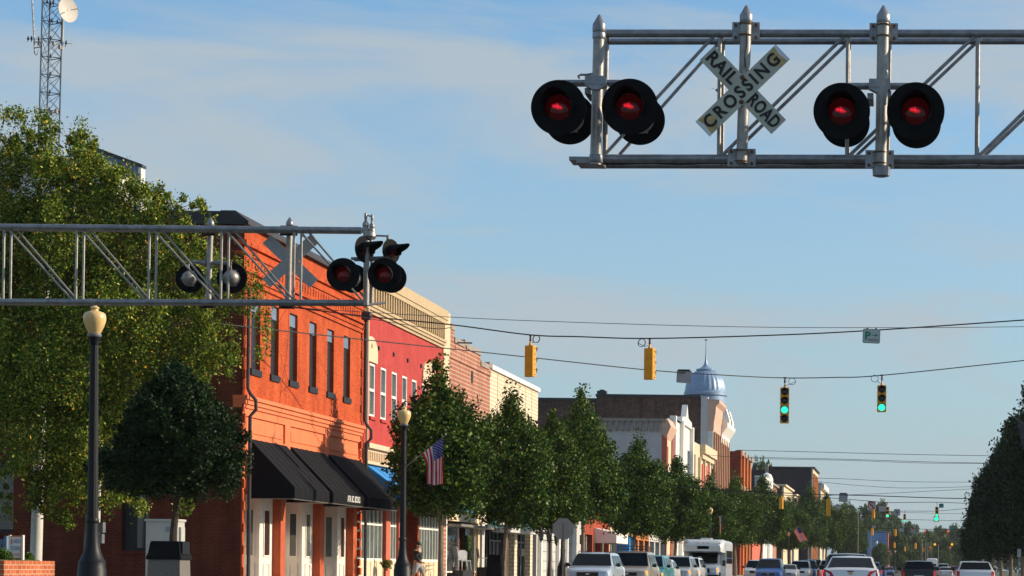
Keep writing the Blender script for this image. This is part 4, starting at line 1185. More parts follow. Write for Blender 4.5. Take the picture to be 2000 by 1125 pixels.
# flashers ---------------------------------------------------------------
def flasher(label, c, r, face=-1, yaw=0.0, dim=False, back='galv2', visor=0.30, group=None, hw=0.22):
    """round black target with a red lens, hooded; face -1 looks at the camera"""
    root = empty('flashing_light', (0, 0, 0), label, 'signal light', group)
    Z = (0, 0, 0)
    q = MB(); q.lathe([(r * 0.48, -0.004), (r, -0.004), (r * 1.0, 0.006), (r * 0.97, 0.010), (r * 0.48, 0.008)], Z, 48, 'Y')
    q.build('target_disc', 'blackmatte', root, True)
    q = MB(); q.lathe([(0.001, -0.030), (r * 0.25, -0.026), (r * 0.42, -0.014), (r * 0.47, -0.006), (r * 0.47, 0.0)], Z, 40, 'Y')
    q.build('lens', 'redlensdim' if dim else 'redlens', root, True)
    # hood: an open half tunnel above the lens
    vs, fs, n = [], [], 25
    for i in range(n):
        t = R(-35) + R(250) * i / (n - 1)
        L = visor * (0.35 + 0.65 * max(0, math.sin(t)) ** 0.7)
        for rr in (r * 0.52, r * 0.535):
            for yy_ in (0.0, -L):
                vs.append((rr * math.cos(t), yy_, rr * math.sin(t)))
    for i in range(n - 1):
        k, k2 = i * 4, i * 4 + 4
        fs += [(k, k2, k2 + 1, k + 1), (k + 2, k + 3, k2 + 3, k2 + 2), (k + 1, k2 + 1, k2 + 3, k + 3)]
    q = MB(); q.add(vs, fs); q.build('hood', 'blackmatte', root, True)
    q = MB(); q.lathe([(r * 0.56, 0.006), (r * 0.56, 0.02), (r * 0.50, 0.03), (r * 0.48, 0.07), (r * 0.40, 0.12), (r * 0.25, 0.16), (0.01, 0.175)], Z, 30, 'Y')
    for t in (0.0, 2.1, 4.2):
        q.box(r * 0.55 * math.cos(t) - 0.015, r * 0.55 * math.cos(t) + 0.015, 0.005, 0.03, r * 0.55 * math.sin(t) - 0.015, r * 0.55 * math.sin(t) + 0.015)
    q.build('housing', back, root, True)
    MB().path([(0, 0.06, r * 0.45), (0, 0.09, r * 0.75), (0, 0.09, r * 0.98)], 0.018, 8).build('bracket', back, root, True)
    root.location = c
    root.rotation_euler = (0, 0, (0 if face < 0 else math.pi) + yaw)
    return root
gr1 = 'red flashing lights on the near gantry'
pr = YR / FPX
S = 0.32
flasher('leftmost front facing red flasher, hanging outside the end mast of the near gantry', at(1091, 210, YR - 0.35), 54 * pr * 0.985, group=gr1)
flasher('front facing red flasher just right of the near gantry end mast', at(1230, 208.5, YR - 0.35), 55 * pr * 0.985, group=gr1)
flasher('front facing red flasher left of the middle signal mast on the near gantry', at(1644, 217, YR - 0.35), 55.5 * pr * 0.985, group=gr1)
flasher('rightmost front facing red flasher, right of the signal mast on the near gantry', at(1788.5, 217, YR - 0.35), 56.5 * pr * 0.985, group=gr1)
gb1 = 'rear facing flashers on the near gantry'
flasher('rear facing black flasher behind the leftmost red one', at(1113, 232, YR + 0.28), 51 * pr, 1, group=gb1)
flasher('rear facing black flasher peeking out right beside the second red one', at(1250, 234.5, YR + 0.28), 49.5 * pr, 1, group=gb1)
flasher('rear facing black flasher below and behind the third red one', at(1651, 240, YR + 0.28), 48.5 * pr, 1, group=gb1)
flasher('rear facing black flasher below and behind the rightmost red one', at(1790, 242, YR + 0.28), 48.5 * pr, 1, group=gb1)
def arm(parent, xc, yc, xl, xr, Y, dy, sc_=1.0):
    p = Y / FPX
    a, b = at(xl, yc, Y), at(xr, yc, Y)
    q = MB()
    q.tube(a, b, 0.028 * sc_, n=10)
    q.tube(at(xl, yc + 4, Y + dy), at(xr, yc + 4, Y + dy), 0.024 * sc_, n=10)
    for x in (xl, xr):
        q.tube(at(x, yc, Y), at(x, yc + 16, Y), 0.02, n=8)
    q.build('signal_arm', 'galv', parent, True)
    c = at(xc, yc, Y - 0.06)
    w, h = 21 * p * sc_, 13.5 * p * sc_
    pts = [(-w, h * .9), (-w * .92, h), (w * .92, h), (w, h * .9), (w, -h * .4), (w * .25, -h), (-w * .25, -h), (-w, -h * .4)]
    bx = MB().prism([(c.x + a_, c.y, c.z + b_) for a_, b_ in pts], (0, 0.10, 0)).build('junction_box', 'galv', parent)
    return bx, c
for xc, yc, xl, xr in ((1163, 161, 1098, 1228), (1718, 167, 1652, 1786)):
    bx, c = arm(g1, xc, yc, xl, xr, YR - 0.13, 0.25)
    text('Western-Cullen', 0.035, 'signback', bx, T((c.x, c.y - 0.004, c.z - 0.012)) @ FRONT, 0.002)
MB().path([at(x, y, YR - 0.1) for x, y in ((1168, 142), (1158, 144), (1146, 146), (1134, 146), (1129, 149), (1132, 153))], 0.012, 8).build('conduit', 'galv', g1, True)
for x, y in ((1150, 180), (1735, 185), (1700, 190)): MB().box(at(x - 6, y + 6, YR).x, at(x + 6, y, YR).x, YR - 0.08, YR + 0.3, at(x, y + 6, YR).z, at(x, y - 5, YR).z).build('arm_bracket', 'galv', g1)

# crossbuck ---------------------------------------------------------------
cbk = empty('crossbuck_sign', at(1450.5, 176, YR - 0.22), 'railroad crossing crossbuck sign with black letters on two weathered white boards', 'railroad sign')
def board(parent, p0, p1, wpx, Y, words, front=True, m='signface'):
    a, b = at(*p0, Y), at(*p1, Y)
    c = (a + b) / 2
    ang = math.atan2(b.z - a.z, b.x - a.x)
    L, w = (b - a).length, wpx * Y / FPX
    mw = T(c) @ Matrix.Rotation(-ang, 4, 'Y')
    def P(x, y, z): return mw @ Vector((x, y, z))
    bd = MB().prism([P(-L / 2, 0, -w / 2), P(L / 2, 0, -w / 2), P(L / 2, 0, w / 2), P(-L / 2, 0, w / 2)], (0, 0.006, 0)).build('board', m, parent)
    return bd, mw, L, w, P
b1, mw1, L1_, w1_, P1_ = board(cbk, (1381, 103), (1521, 248), 40, YR - 0.212, None)
b2, mw2, L2_, w2_, P2_ = board(cbk, (1372, 252), (1529, 101), 40, YR - 0.226, None)
for body, bd, mw, x, w_ in (('RAIL', b1, mw1, -0.335 * L1_ + 0.04, 0.37), ('ROAD', b1, mw1, 0.29 * L1_, 0.385)):
    text(body, 0.18, 'letter', bd, mw @ T((x, -0.004, 0)) @ FRONT, 0.0015, w_, 0.006, spacing=1.1)
# CROSSING runs along the other board with wider gaps; each word half placed so the bolts stay clear
text('CROSSING', 0.18, 'letter', b2, mw2 @ T((-0.01, -0.004, 0)) @ FRONT, 0.0015, 1.00, 0.006, spacing=1.35)
def strip(P, L, w, s, bd):
    q = MB()
    x1 = s * (L / 2 - 0.001)
    q.add([P(x1, -0.0025, -w / 2 + 0.002), P(x1, -0.0025, w / 2 - 0.002), P(x1 - s * 0.028, -0.0025, w / 2 - 0.002), P(x1 - s * 0.045, -0.0025, w * 0.1), P(x1 - s * 0.03, -0.0025, -w / 2 + 0.002)], [(0, 1, 2, 3, 4)])
    q.build('patch', 'signstrip', bd)
    q = MB()
    q.add([P(x1 - s * 0.026, -0.0015, -w / 2 + 0.01), P(x1 - s * 0.026, -0.0015, w / 2 - 0.01), P(x1 - s * 0.15, -0.0015, w / 2 - 0.03), P(x1 - s * 0.19, -0.0015, 0), P(x1 - s * 0.12, -0.0015, -w / 2 + 0.01)], [(0, 1, 2, 3, 4)])
    q.build('stain', 'signrust', bd)
strip(P2_, L2_, w2_, 1, b2); strip(P2_, L2_, w2_, -1, b2)
for x, y in ((1450, 151), (1448, 199)): MB().lathe([(0.024, 0), (0.022, -0.012), (0.01, -0.02)], at(x, y, YR - 0.227), 12, 'Y').build('bolt', 'rust', cbk, True)

# far gantry -------------------------------------------------------------
YL = 38.4
Gx2 = at(-700, 600, YL).x
g2 = empty('crossing_gantry', (Gx2, YL, 0), 'far cantilever truss arm of grey steel tubes coming from the left before the birch', 'gantry')
chord('top_chord', (-700, 436), (706, 449.5), YL, 0.054, g2)
chord('top_chord', (-700, 440), (706, 452), YL + 0.45, 0.048, g2)
chord('bottom_chord', (-700, 587), (716, 591), YL, 0.050, g2)
chord('bottom_chord', (-700, 590), (716, 593), YL + 0.45, 0.046, g2)
MB().tube((Gx2, YL + 0.2, 0), (Gx2, YL + 0.2, at(-700, 400, YL).z), 0.17, n=20).build('support_post', 'galv', g2, True)
for x in (-420, -275, -135, 7, 149, 291, 432, 574):
    for dx, Y in ((0, YL), (14, YL + 0.45)):
        MB().tube(at(x + dx + 1, 449, Y), at(x + dx - 1, 584, Y), 0.023, n=8).build('upright', 'galv2', g2, True)
for a in (-275, -130, 18, 160, 301, 441, 584):
    for dx, Y in ((0, YL), (16, YL + 0.45)):
        MB().tube(at(a + dx, 450, Y), at(a + dx * 0.6 + 122, 585, Y), 0.020, n=8).build('diagonal_brace', 'galv2', g2, True)
for xt, yt, xb, yb, r in ((411.5, 434, 407, 584, 0.052), (566, 434, 562.5, 586, 0.055)):
    mast(g2, xt, yt, xb, yb, YL + 0.6, r, True, 0.5)
for x0, x1, y0, y1 in ((547, 581, 441, 460), (545, 576, 585, 603), (395, 426, 448, 460), (391, 422, 587, 602)):
    plate(g2, x0, x1, y0, y1, YL + 0.53, 'capdark')
mast(g2, 716, 470, 715, 596, YL - 0.1, 0.05, False)
MB().tube(at(727, 500, YL + 0.45), at(725, 592, YL + 0.45), 0.035, n=12).build('mast', 'galv2', g2, True)
MB().tube(at(714, 596, YL - 0.05), at(752, 591, YL + 0.2), 0.022, n=8).build('end_bracket', 'galv', g2, True)
# castings on the end of the arm
q = MB()
p2 = YL / FPX
for x, y, s in ((714, 449, 1.0), (726.5, 452, 0.85)):
    q.lathe([(7 * p2 * s, -6 * p2), (7 * p2 * s, 2 * p2), (5.5 * p2 * s, 6 * p2), (6.5 * p2 * s, 8 * p2), (6 * p2 * s, 13 * p2), (3.2 * p2 * s, 16 * p2), (2.3 * p2, 20 * p2), (2.9 * p2, 22 * p2), (2.9 * p2, 31 * p2), (1.8 * p2, 33 * p2)], at(x, y, YL), 14)
q.lathe([(10 * p2, -9 * p2), (13 * p2, -4 * p2), (12 * p2, 3 * p2), (7 * p2, 6 * p2)], at(722, 458, YL), 16)
q.tube(at(714, 420, YL), at(727, 423, YL), 1.4 * p2, n=8)
q.tube(at(730, 460, YL), at(757, 461, YL), 1.8 * p2, n=8)
q.lathe([(2 * p2, -7 * p2), (3.4 * p2, -6 * p2), (3.4 * p2, 1 * p2), (1.5 * p2, 3 * p2)], at(758, 462, YL), 10)
q.build('end_casting', 'galv2', g2, True)
MB().tube(at(686, 505, YL - 0.1), at(752, 503, YL - 0.1), 0.026, n=8).build('signal_arm', 'galv', g2, True)
MB().tube(at(692, 508, YL + 0.3), at(760, 507, YL + 0.3), 0.024, n=8).build('signal_arm', 'galv', g2, True)
q = MB(); q.tube(at(374, 512, YL + 0.6), at(452, 514, YL + 0.6), 0.03, n=8)
for x in (398, 425): q.lathe([(0.045, -0.05), (0.05, -0.04), (0.05, 0.04), (0.045, 0.05)], at(x, 513.5, YL + 0.6), 10, 'X')
q.build('signal_arm', 'galv', g2, True)
gr2 = 'flashing lights on the far gantry'
flasher('dim red flasher left of the end mast on the far gantry', at(670, 536, YL - 0.35), 32 * p2, dim=True, group=gr2)
flasher('dim red flasher right of the end mast on the far gantry', at(751, 536.5, YL - 0.35), 32.5 * p2, dim=True, group=gr2)
flasher('rear facing black flasher half hidden behind the end mast of the far gantry', at(690, 544, YL + 0.35), 28.5 * p2, 1, group=gr2)
flasher('rear facing black flasher showing at the right edge of the far gantry end', at(765, 543, YL + 0.35), 29.5 * p2, 1, group=gr2)
flasher('left flasher seen from behind with silver dome, before the birch leaves', at(371, 544, YL + 0.78), 28.5 * p2, 1, group=gr2)
flasher('flasher seen from behind with silver dome, right of the capped mast', at(453, 543, YL + 0.78), 30.5 * p2, 1, group=gr2)
def side_flasher(label, c, r):
    f = flasher(label, c, r, -1, R(60), True, 'galv', 0.40, gr2)
    return f
side_flasher('upper left side facing hooded flasher on top of the far gantry end', at(712, 487, YL - 0.15), 26 * p2)
side_flasher('upper right side facing hooded flasher on top of the far gantry end', at(764, 491, YL - 0.05), 24 * p2)
cb2 = empty('crossbuck_sign', at(567, 510, YL + 0.72), 'crossbuck sign seen from its bare grey back on the far gantry', 'railroad sign')
board(cb2, (521, 467), (613, 554), 23, YL + 0.74, None, m='signback')
board(cb2, (520, 553), (613, 467), 23, YL + 0.728, None, m='signback')

# ================================================================ lattice tower, dish, antenna and birds
YT = 150.0
pT = YT / FPX
tb = at(95, 1090, YT)
tw = empty('lattice_tower', (tb.x, YT, 0), 'slender blue grey lattice radio tower rising behind the birch, birds on it', 'tower')
def legp(k, py):
    ww = 20.5 - (250 - py) / 250 * 1.0 if py < 250 else 20.5
    xc = 101 - (py) * 0.026
    c = at(xc, py, YT)
    ang = R(100 + 120 * k)
    return Vector((c.x + ww * 1.10 * pT * math.cos(ang + 0.35), YT + ww * 1.1 * pT * math.sin(ang + 0.35), c.z))
ylv = [-60 + 34.7 * i for i in range(33)]
q3 = []
for k in range(3):
    q = MB(); q.tube(legp(k, -60), legp(k, 1095), 0.055, n=6); q.build('leg', 'steelblue', tw, True)
q = MB()
for i in range(len(ylv) - 1):
    for k in range(3):
        q.tube(legp(k, ylv[i]), legp((k + 1) % 3, ylv[i]), 0.032, n=5)
        q.tube(legp(k, ylv[i]), legp((k + 1) % 3, ylv[i + 1]), 0.018, n=4)
        q.tube(legp((k + 1) % 3, ylv[i]), legp(k, ylv[i + 1]), 0.018, n=4)
q.build('bracing', 'steelblue', tw)
ds = MB()
dc = at(131, 20, YT - 1.0)
rad = 23.5 * pT
pf = [(rad * t, 0.15 * rad * t * t) for t in (0.001, 0.2, 0.4, 0.6, 0.8, 0.93, 1.0)]
ds.lathe(pf + [(rad, 0.15 * rad - 0.03)] + [(r_, h - 0.03) for r_, h in reversed(pf[:-1])], (0, 0, 0), 32, 'Y')
rot = Matrix.Rotation(R(180 + 62), 4, 'Z')
ds.v = [tuple(dc + rot @ Vector(v)) for v in ds.v]
ds.build('dish', 'dish', tw, True)
q = MB(); q.tube(dc + Vector((0.3, -0.1, 0)), dc + Vector((1.0, -0.5, 0)), 0.03, n=6); q.tube(at(121, 20, YT), dc, 0.07, n=8); q.tube(at(123.5, 40, YT), at(121.5, 97, YT), 0.06, n=8); q.build('dish_mount', 'dish', tw, True)
q = MB(); q.tube(at(61.5, -20, YT), at(68, 105, YT), 0.055, n=8); q.tube(at(66, 82, YT), at(82, 83, YT), 0.045, n=6); q.tube(at(67, 93, YT), at(82, 92, YT), 0.045, n=6)
q.tube(at(52, 75.5, YT), at(80, 76.5, YT), 0.02, n=5); q.tube(at(118, 84, YT), at(141, 85.5, YT), 0.02, n=5)
q.path([at(68, 105, YT), at(70, 108, YT), at(73, 106, YT), at(75, 97, YT)], 0.03, 5); q.build('whip_antenna', 'dish', tw, True)
for x, y in ((82, 88), (110, 88), (122, 95), (75, 220), (105, 224), (115, 220)): MB().box(at(x - 2, y, YT).x, at(x + 2, y, YT).x, YT - 0.6, YT - 0.35, at(x, y + 4, YT).z, at(x, y - 4, YT).z).build('antenna_box', 'stonecap', tw)
def bird_mesh():
    q = MB()
    q.lathe([(0.01, -0.16), (0.05, -0.13), (0.085, -0.05), (0.08, 0.03), (0.055, 0.09), (0.05, 0.13), (0.045, 0.17), (0.02, 0.20), (0.003, 0.205)], (0, 0, 0.18), 8)
    q.add([(0.03, 0, 0.38), (0.09, 0, 0.345), (0.03, 0.02, 0.345), (0.03, -0.02, 0.345)], [(0, 1, 2), (0, 3, 1), (2, 1, 3)])
    q.add([(-0.03, -0.03, 0.05), (-0.03, 0.03, 0.05), (-0.12, 0.04, -0.12), (-0.12, -0.04, -0.12), (0, 0, 0.1)], [(0, 1, 2, 3), (0, 4, 1), (0, 3, 4), (1, 4, 2), (4, 3, 2)])
    return q
b0 = bird_mesh().build('bird', 'bird', None, True)
spots = [(55, 77, 0, 'leftmost black bird on the thin antenna rod left of the tower'), (61.5, 76.5, 0, 'second black bird on the thin antenna rod left of the tower'), (75.5, 77.5, 0, 'black bird on the antenna rod close to the tower leg'), (129, 85, 0, 'black bird on the short rod right of the tower'),
         (99, 8, -.5, 'bird high in the lattice tower near its left middle'), (92, 5, -.5, 'topmost left bird in the lattice tower'), (104, 6, .5, 'topmost middle bird in the lattice tower'), (118, 7, .3, 'bird by the dish at the top of the tower'), (97, 41, .4, 'left bird of the pair on the second tower rung'),
         (101.5, 41.5, .4, 'right bird of the pair on the second tower rung'), (112, 44, .4, 'bird on the right of the second tower rung'), (99, 76, .4, 'bird on the tower rung level with the antenna rod'), (98.5, 111, .4, 'bird on the tower rung below the antenna brackets'), (98, 146, .4, 'bird on the fourth tower rung'), (97, 181, .4, 'lower bird on the fifth tower rung'), (96, 215, .4, 'lowest bird on the tower just above the birch')]
for i, (x, y, dy, lb) in enumerate(spots):
    o = b0 if i == 0 else b0.copy()
    if i: C.objects.link(o)
    p = at(x, y + 3, YT + dy)
    o.location = p
    o.scale = (0.85,) * 3
    o.rotation_euler = (0, 0, (i * 1.9) % 6.28)
    tag(o, lb, 'bird', 'birds perched on the radio tower')
o = b0.copy(); C.objects.link(o); o.location = at(1396.5, 177, 60); o.scale = (0.7, 0.7, 0.7); o.rotation_euler = (0, R(80), 0)
tag(o, 'tiny dark bird in flight left of the crossbuck sign', 'bird')

# ================================================================ signal heads and span wires
def signal(loc, n, states, face=-1, yaw=0.0, label='', group=None, rod=0.35, coil=0, parts=True):
    """states: top to bottom, None | 'g' | 'r' | 'y'; hung from its wire at loc"""
    root = empty('traffic_signal', (0, 0, 0), label, 'traffic light', group)
    h, w, d = 0.35, 0.34, 0.21
    q = MB()
    z0 = -rod
    for k in range(n):
        a, b = z0 - h * k - 0.008, z0 - h * (k + 1) + 0.008
        c = 0.045
        pts = [(-w / 2 + c, d / 2), (w / 2 - c, d / 2), (w / 2, d / 2 - c), (w / 2, -d / 2), (-w / 2, -d / 2), (-w / 2, d / 2 - c)]
        q.prism([(x, y, b) for x, y in pts], (0, 0, a - b))
        if parts:
            for s_ in (-1, 1):
                for zz in (0.25, 0.75):
                    q.box(s_ * (w / 2 + 0.012) - 0.014, s_ * (w / 2 + 0.012) + 0.014, -0.07, -0.03, a - h * zz - 0.014, a - h * zz + 0.014)
    q.box(-w / 2 + 0.01, w / 2 - 0.01, -d / 2 + 0.01, d / 2 - 0.02, z0 - h * n + 0.004, z0 - 0.004)
    hs = q.build('housing', 'yellow', root)
    q = MB(); q.lathe([(0.05, z0 - 0.01), (0.055, z0 + 0.03), (0.035, z0 + 0.09), (0.028, z0 + 0.13)], (0, 0, 0), 12)
    q.build('hub', 'yellow', root, True)
    q = MB(); q.tube((0, 0, z0 + 0.1), (0, 0, -0.02), 0.016, n=8); q.lathe([(0.035, -0.19), (0.04, -0.18), (0.04, -0.14), (0.03, -0.13), (0.03, -0.1), (0.038, -0.09), (0.038, -0.07)], (0, 0, 0), 10)
    q.add([(-0.07, -0.01, 0.03), (0.07, -0.01, 0.03), (0.02, -0.01, -0.06), (-0.02, -0.01, -0.06), (-0.07, 0.01, 0.03), (0.07, 0.01, 0.03), (0.02, 0.01, -0.06), (-0.02, 0.01, -0.06)], [(0, 1, 2, 3), (7, 6, 5, 4), (0, 4, 5, 1), (1, 5, 6, 2), (2, 6, 7, 3), (3, 7, 4, 0)])
    q.build('hanger', 'rust', root, True)
    mt = {None: 'lensoff', 'g': 'grnlit', 'r': 'redlit', 'y': 'yellit'}
    for k in range(n):
        zc = z0 - h * (k + 0.5)
        q = MB(); q.lathe([(0.001, -d / 2 - 0.035), (0.07, -d / 2 - 0.028), (0.13, -d / 2 - 0.01), (0.135, -d / 2), (0.135, -d / 2 + 0.01)], (0, 0, zc), 20, 'Y')
        q.build('lens', mt[states[k]], root, True)
        if parts:
            vs, fs, m_ = [], [], 15
            for i in range(m_):
                t = R(-20) + R(220) * i / (m_ - 1)
                L = 0.20 * (0.25 + 0.75 * max(0, math.sin(t)))
                for rr in (0.142, 0.150):
                    for yv in (-d / 2 + 0.004, -d / 2 - L):
                        vs.append((rr * math.cos(t), yv, zc + rr * math.sin(t)))
            for i in range(m_ - 1):
                a, b = i * 4, i * 4 + 4
                fs += [(a, b, b + 1, a + 1), (a + 2, a + 3, b + 3, b + 2), (a + 1, b + 1, b + 3, a + 3)]
            q = MB(); q.add(vs, fs); q.build('visor', 'yellow' if states[k] is None and k == -1 else 'blackmatte', root, True)
    if coil:
        pts = [(coil * 0.28 + 0.14 * math.cos(t), 0.02 + 0.004 * t, -0.13 + 0.13 * math.sin(t)) for t in [i * math.pi / 8 for i in range(33)]]
        pts += [(coil * 0.16, 0.05, -0.26), (coil * 0.06, 0.03, z0 + 0.09)]
        MB().path(pts, 0.010, 5).build('cable_coil', 'wire', root, True)
    root.location = loc
    root.rotation_euler = (0, 0, (0 if face < 0 else math.pi) + yaw)
    return root
def wire(pts, r=0.018, label='', cat='cable', group=None, name='span_wire'):
    P = [Vector(p) for p in pts]
    out = []
    for i in range(len(P) - 1):        # smooth Catmull-Rom run through the hanging points
        p0, p1, p2, p3 = P[max(i - 1, 0)], P[i], P[i + 1], P[min(i + 2, len(P) - 1)]
        for k in range(6):
            t = k / 6
            out.append(0.5 * ((2 * p1) + (p2 - p0) * t + (2 * p0 - 5 * p1 + 4 * p2 - p3) * t * t + (3 * p1 - p0 - 3 * p2 + p3) * t ** 3))
    out.append(P[-1])
    o = MB().path(out, r, 5).build(name, 'wire', None, True, base=P[0])
    return tag(o, label, cat, group)
GW = 'overhead wires across the street'
YA, YB = 73.5, 86.0
wire([at(548, 597, 73.0)] + [at(x, y, YA) for x, y in ((708, 617), (880, 634), (1035, 654), (1130, 657.5), (1268, 661), (1500, 655), (1690, 646), (2000, 625), (2500, 588))], 0.022, 'near signal span wire carrying two yellow signals seen from behind', group=GW)
wire([at(300, 618, 62), at(470, 637, 66), at(700, 662, 72), at(1000, 694, 78), at(1260, 722, 82), at(1420, 733, 84), at(1533, 738, YB), at(1630, 737, YB), at(1722, 733, YB), at(2000, 704, YB), at(2500, 650, YB)], 0.02, 'second signal span wire carrying the two green lit signals', group=GW)
wire([at(560, 600, 74), at(720, 610, 76), at(1000, 625, 80), at(1400, 637.5, 84), at(1700, 640, 86), at(2000, 638, 88), at(2600, 628, 92)], 0.012, 'thin messenger wire just above the near signal span wire', group=GW)
wire([at(552, 596, 73.2), at(650, 640 - 30, 72), at(830, 640, 74), at(880, 640, YA)], 0.012, 'short thin wire fanning out from the orange facade', group=GW)
wire([at(876, 669, 100), at(900, 669.5, 100), at(922, 670, 100)], 0.035, 'short stub wire ending above the pink brick parapet', group=GW)
SG = 'yellow traffic signals hung over the first crossing'
signal(at(1036, 655, YA), 3, [None] * 3, 1, R(-28), 'left yellow signal of the near wire, seen from behind', SG, 0.34, -1)
signal(at(1269, 661.5, YA), 3, [None] * 3, 1, R(-24), 'yellow signal on the near wire seen from behind, left of the dome', SG, 0.32, 1)
signal(at(1533, 738, YB), 4, [None, None, 'g', None], -1, R(3), 'four lamp yellow signal lit green on the second wire', SG, 0.38, 1)
signal(at(1722.5, 733, YB), 3, [None, None, 'g'], -1, R(3), 'three lamp yellow signal lit green on the second wire, right of the four lamp one', SG, 0.39, -1)
ps = empty('parking_sign', at(1702, 656, YA), 'small green and white parking arrow sign hanging on the near wire', 'sign')
pA = YA / FPX
def sign_plate(parent, c, w, h, m, tilt=0.0, cr=0.05, d=0.008):
    mw = T(c) @ Matrix.Rotation(tilt, 4, 'Y')
    pts = []
    for sx_, sz_, a0 in ((1, 1, 0), (-1, 1, 90), (-1, -1, 180), (1, -1, 270)):
        for t in (0, 30, 60, 90):
            a = R(a0 + t)
            pts.append(mw @ Vector((sx_ * (w / 2 - cr) + cr * math.cos(a), 0, sz_ * (h / 2 - cr) + cr * math.sin(a))))
    return MB().prism(pts, (0, d, 0)).build('plate', m, parent), mw
pl, mw = sign_plate(ps, at(1702, 656.5, YA - 0.05), 34 * pA, 28 * pA, 'green', R(2))
pl2, mw = sign_plate(ps, at(1702, 656.5, YA - 0.054), 32 * pA, 26 * pA, 'parkface', R(2))
text('P', 0.36, 'green', pl2, mw @ T((-0.13, -0.003, 0.0)) @ FRONT, 0.002, None, 0.014)
text('ARKING', 0.10, 'letter', pl2, mw @ T((0.06, -0.003, -0.13)) @ FRONT, 0.002)
q = MB(); q.add([mw @ Vector(v) for v in ((-0.0, -0.004, 0.02), (0.13, -0.004, 0.02), (0.13, -0.004, 0.045), (0.0, -0.004, 0.045), (0.13, -0.004, -0.02), (0.22, -0.004, 0.033), (0.13, -0.004, 0.085))], [(0, 1, 2, 3), (4, 5, 6)])
q.build('arrow', 'green', pl2)
q = MB()
for x in (1694, 1711): q.box(at(x - 1.5, 640, YA).x, at(x + 1.5, 640, YA).x, YA - 0.05, YA + 0.02, at(x, 645, YA).z, at(x, 640.5, YA).z)
q.build('wire_clamp', 'rust', ps)
def back_sign(px, py, wpx, hpx, Y, tilt, label, face='signback', name='hanging_sign'):
    r = empty(name, at(px, py, Y), label, 'sign')
    p = Y / FPX
    o, mw = sign_plate(r, at(px, py, Y), wpx * p, hpx * p, face, tilt, 0.04)
    MB().box(at(px - wpx * .4, py, Y).x, at(px + wpx * .4, py, Y).x, Y - 0.03, Y, at(px, py - hpx * .42, Y).z, at(px, py - hpx * .5, Y).z + 0.03).build('hanger_bar', 'capdark', r)
    return r, o, mw
back_sign(1336, 735.5, 29, 25, 83, R(3), 'blank back of a sign hanging on the second wire beside the dome')

# distant signals, signs and wires
def far_wire(pts, Y, lab, r=0.03):
    return wire([at(x, y, Y) for x, y in pts], r, lab, group=GW)
far_wire([(1440, 879), (1600, 883), (1800, 888), (2080, 892), (2300, 893)], 185, 'highest thin distant wire right of the orange row', 0.022)
far_wire([(1462, 893), (1650, 897), (1850, 903), (2080, 906), (2300, 907)], 200, 'second thin distant wire right of the orange row', 0.022)
far_wire([(1380, 888), (1466, 895), (1650, 899), (1850, 905), (2150, 903)], 205, 'third thin distant wire, close under the second', 0.02)
far_wire([(1560, 934), (1640, 935), (1780, 941), (1960, 941), (2100, 938)], 230, 'thin distant wire above the sign backs, level with the sooty block', 0.022)
far_wire([(1590, 940), (1700, 950), (1800, 953), (2000, 947)], 240, 'thin sagging wire just right of the sooty block', 0.022)
far_wire([(1320, 950), (1400, 956), (1525, 962.5), (1617, 966), (1700, 968), (1850, 973), (2000, 974), (2300, 972)], 157, 'dark signal wire carrying two yellow signals at the second crossing', 0.032)
far_wire([(1380, 958), (1600, 971), (1702, 979), (1733, 981.5), (1830, 981), (1950, 985), (2200, 988)], 210, 'signal wire carrying the no left turn sign and two green signals', 0.028)
far_wire([(1600, 968), (1700, 965), (1800, 960), (1910, 954), (2100, 942)], 215, 'thin wire rising to the right over the far signals', 0.02)
far_wire([(1600, 985), (1740, 999), (1767, 998), (1830, 998), (1900, 992), (2000, 985)], 290, 'signal wire carrying the small green signal', 0.03)
far_wire([(1620, 1003), (1735, 1013), (1830, 1016), (1900, 1017), (2000, 1016)], 330, 'thin wire below the green signals', 0.03)
far_wire([(1640, 1005), (1760, 1001), (1850, 1003), (1950, 1004)], 300, 'thin wire crossing behind the green signals', 0.022)
far_wire([(1640, 1028), (1703, 1031), (1806, 1033.5), (1851, 1034), (1950, 1034)], 400, 'signal wire carrying the two small red signals', 0.04)
far_wire([(1700, 1056), (1787, 1058), (1860, 1059), (1950, 1058)], 520, 'farthest signal wire carrying tiny yellow lit signals', 0.04)
def fsig(px, yt, yb, n, st, Y, face, lab, yaw=0.0, wy=None):
    p = Y / FPX
    h = (yb - yt) * p
    s = h / (0.35 * n)
    wy = wy if wy else yt - 6
    rod = (yt - wy) * p / s
    r = signal(at(px, wy, Y), n, st, face, yaw, lab, 'traffic signals at the farther crossings', max(rod, 0.2), 0, False)
    r.scale = (s, s, s)
    return r
fsig(1526, 971, 994, 3, [None] * 3, 157, 1, 'yellow signal seen from behind, left one at the second crossing', R(-25), 963)
fsig(1618, 975, 1008, 4, [None] * 4, 157, 1, 'long yellow signal seen from behind, right one at the second crossing', R(-25), 966)
fsig(1733.5, 990, 1011, 3, [None, None, 'g'], 210, -1, 'green lit signal beside the arrow sign in the distance', 0, 981)
fsig(1830, 990, 1010, 3, [None, None, 'g'], 210, -1, 'rightmost green lit signal with the teal street sign beside it', 0, 981)
fsig(1829, 1008, 1019, 1, ['g'], 290, -1, 'lone green lamp directly under the rightmost green signal', 0, 998)
fsig(1767, 1004, 1020, 3, [None, None, 'g'], 290, -1, 'small dark signal lit green, between the two brighter green ones', 0, 998)
fsig(1706, 996, 1012, 3, [None] * 3, 290, 1, 'yellow signal seen from behind under the no left turn sign', R(-25), 992)
fsig(1703.5, 1031, 1045, 3, [None] * 3, 400, 1, 'yellow signal seen from behind before the far blue building', R(-25), 1029)
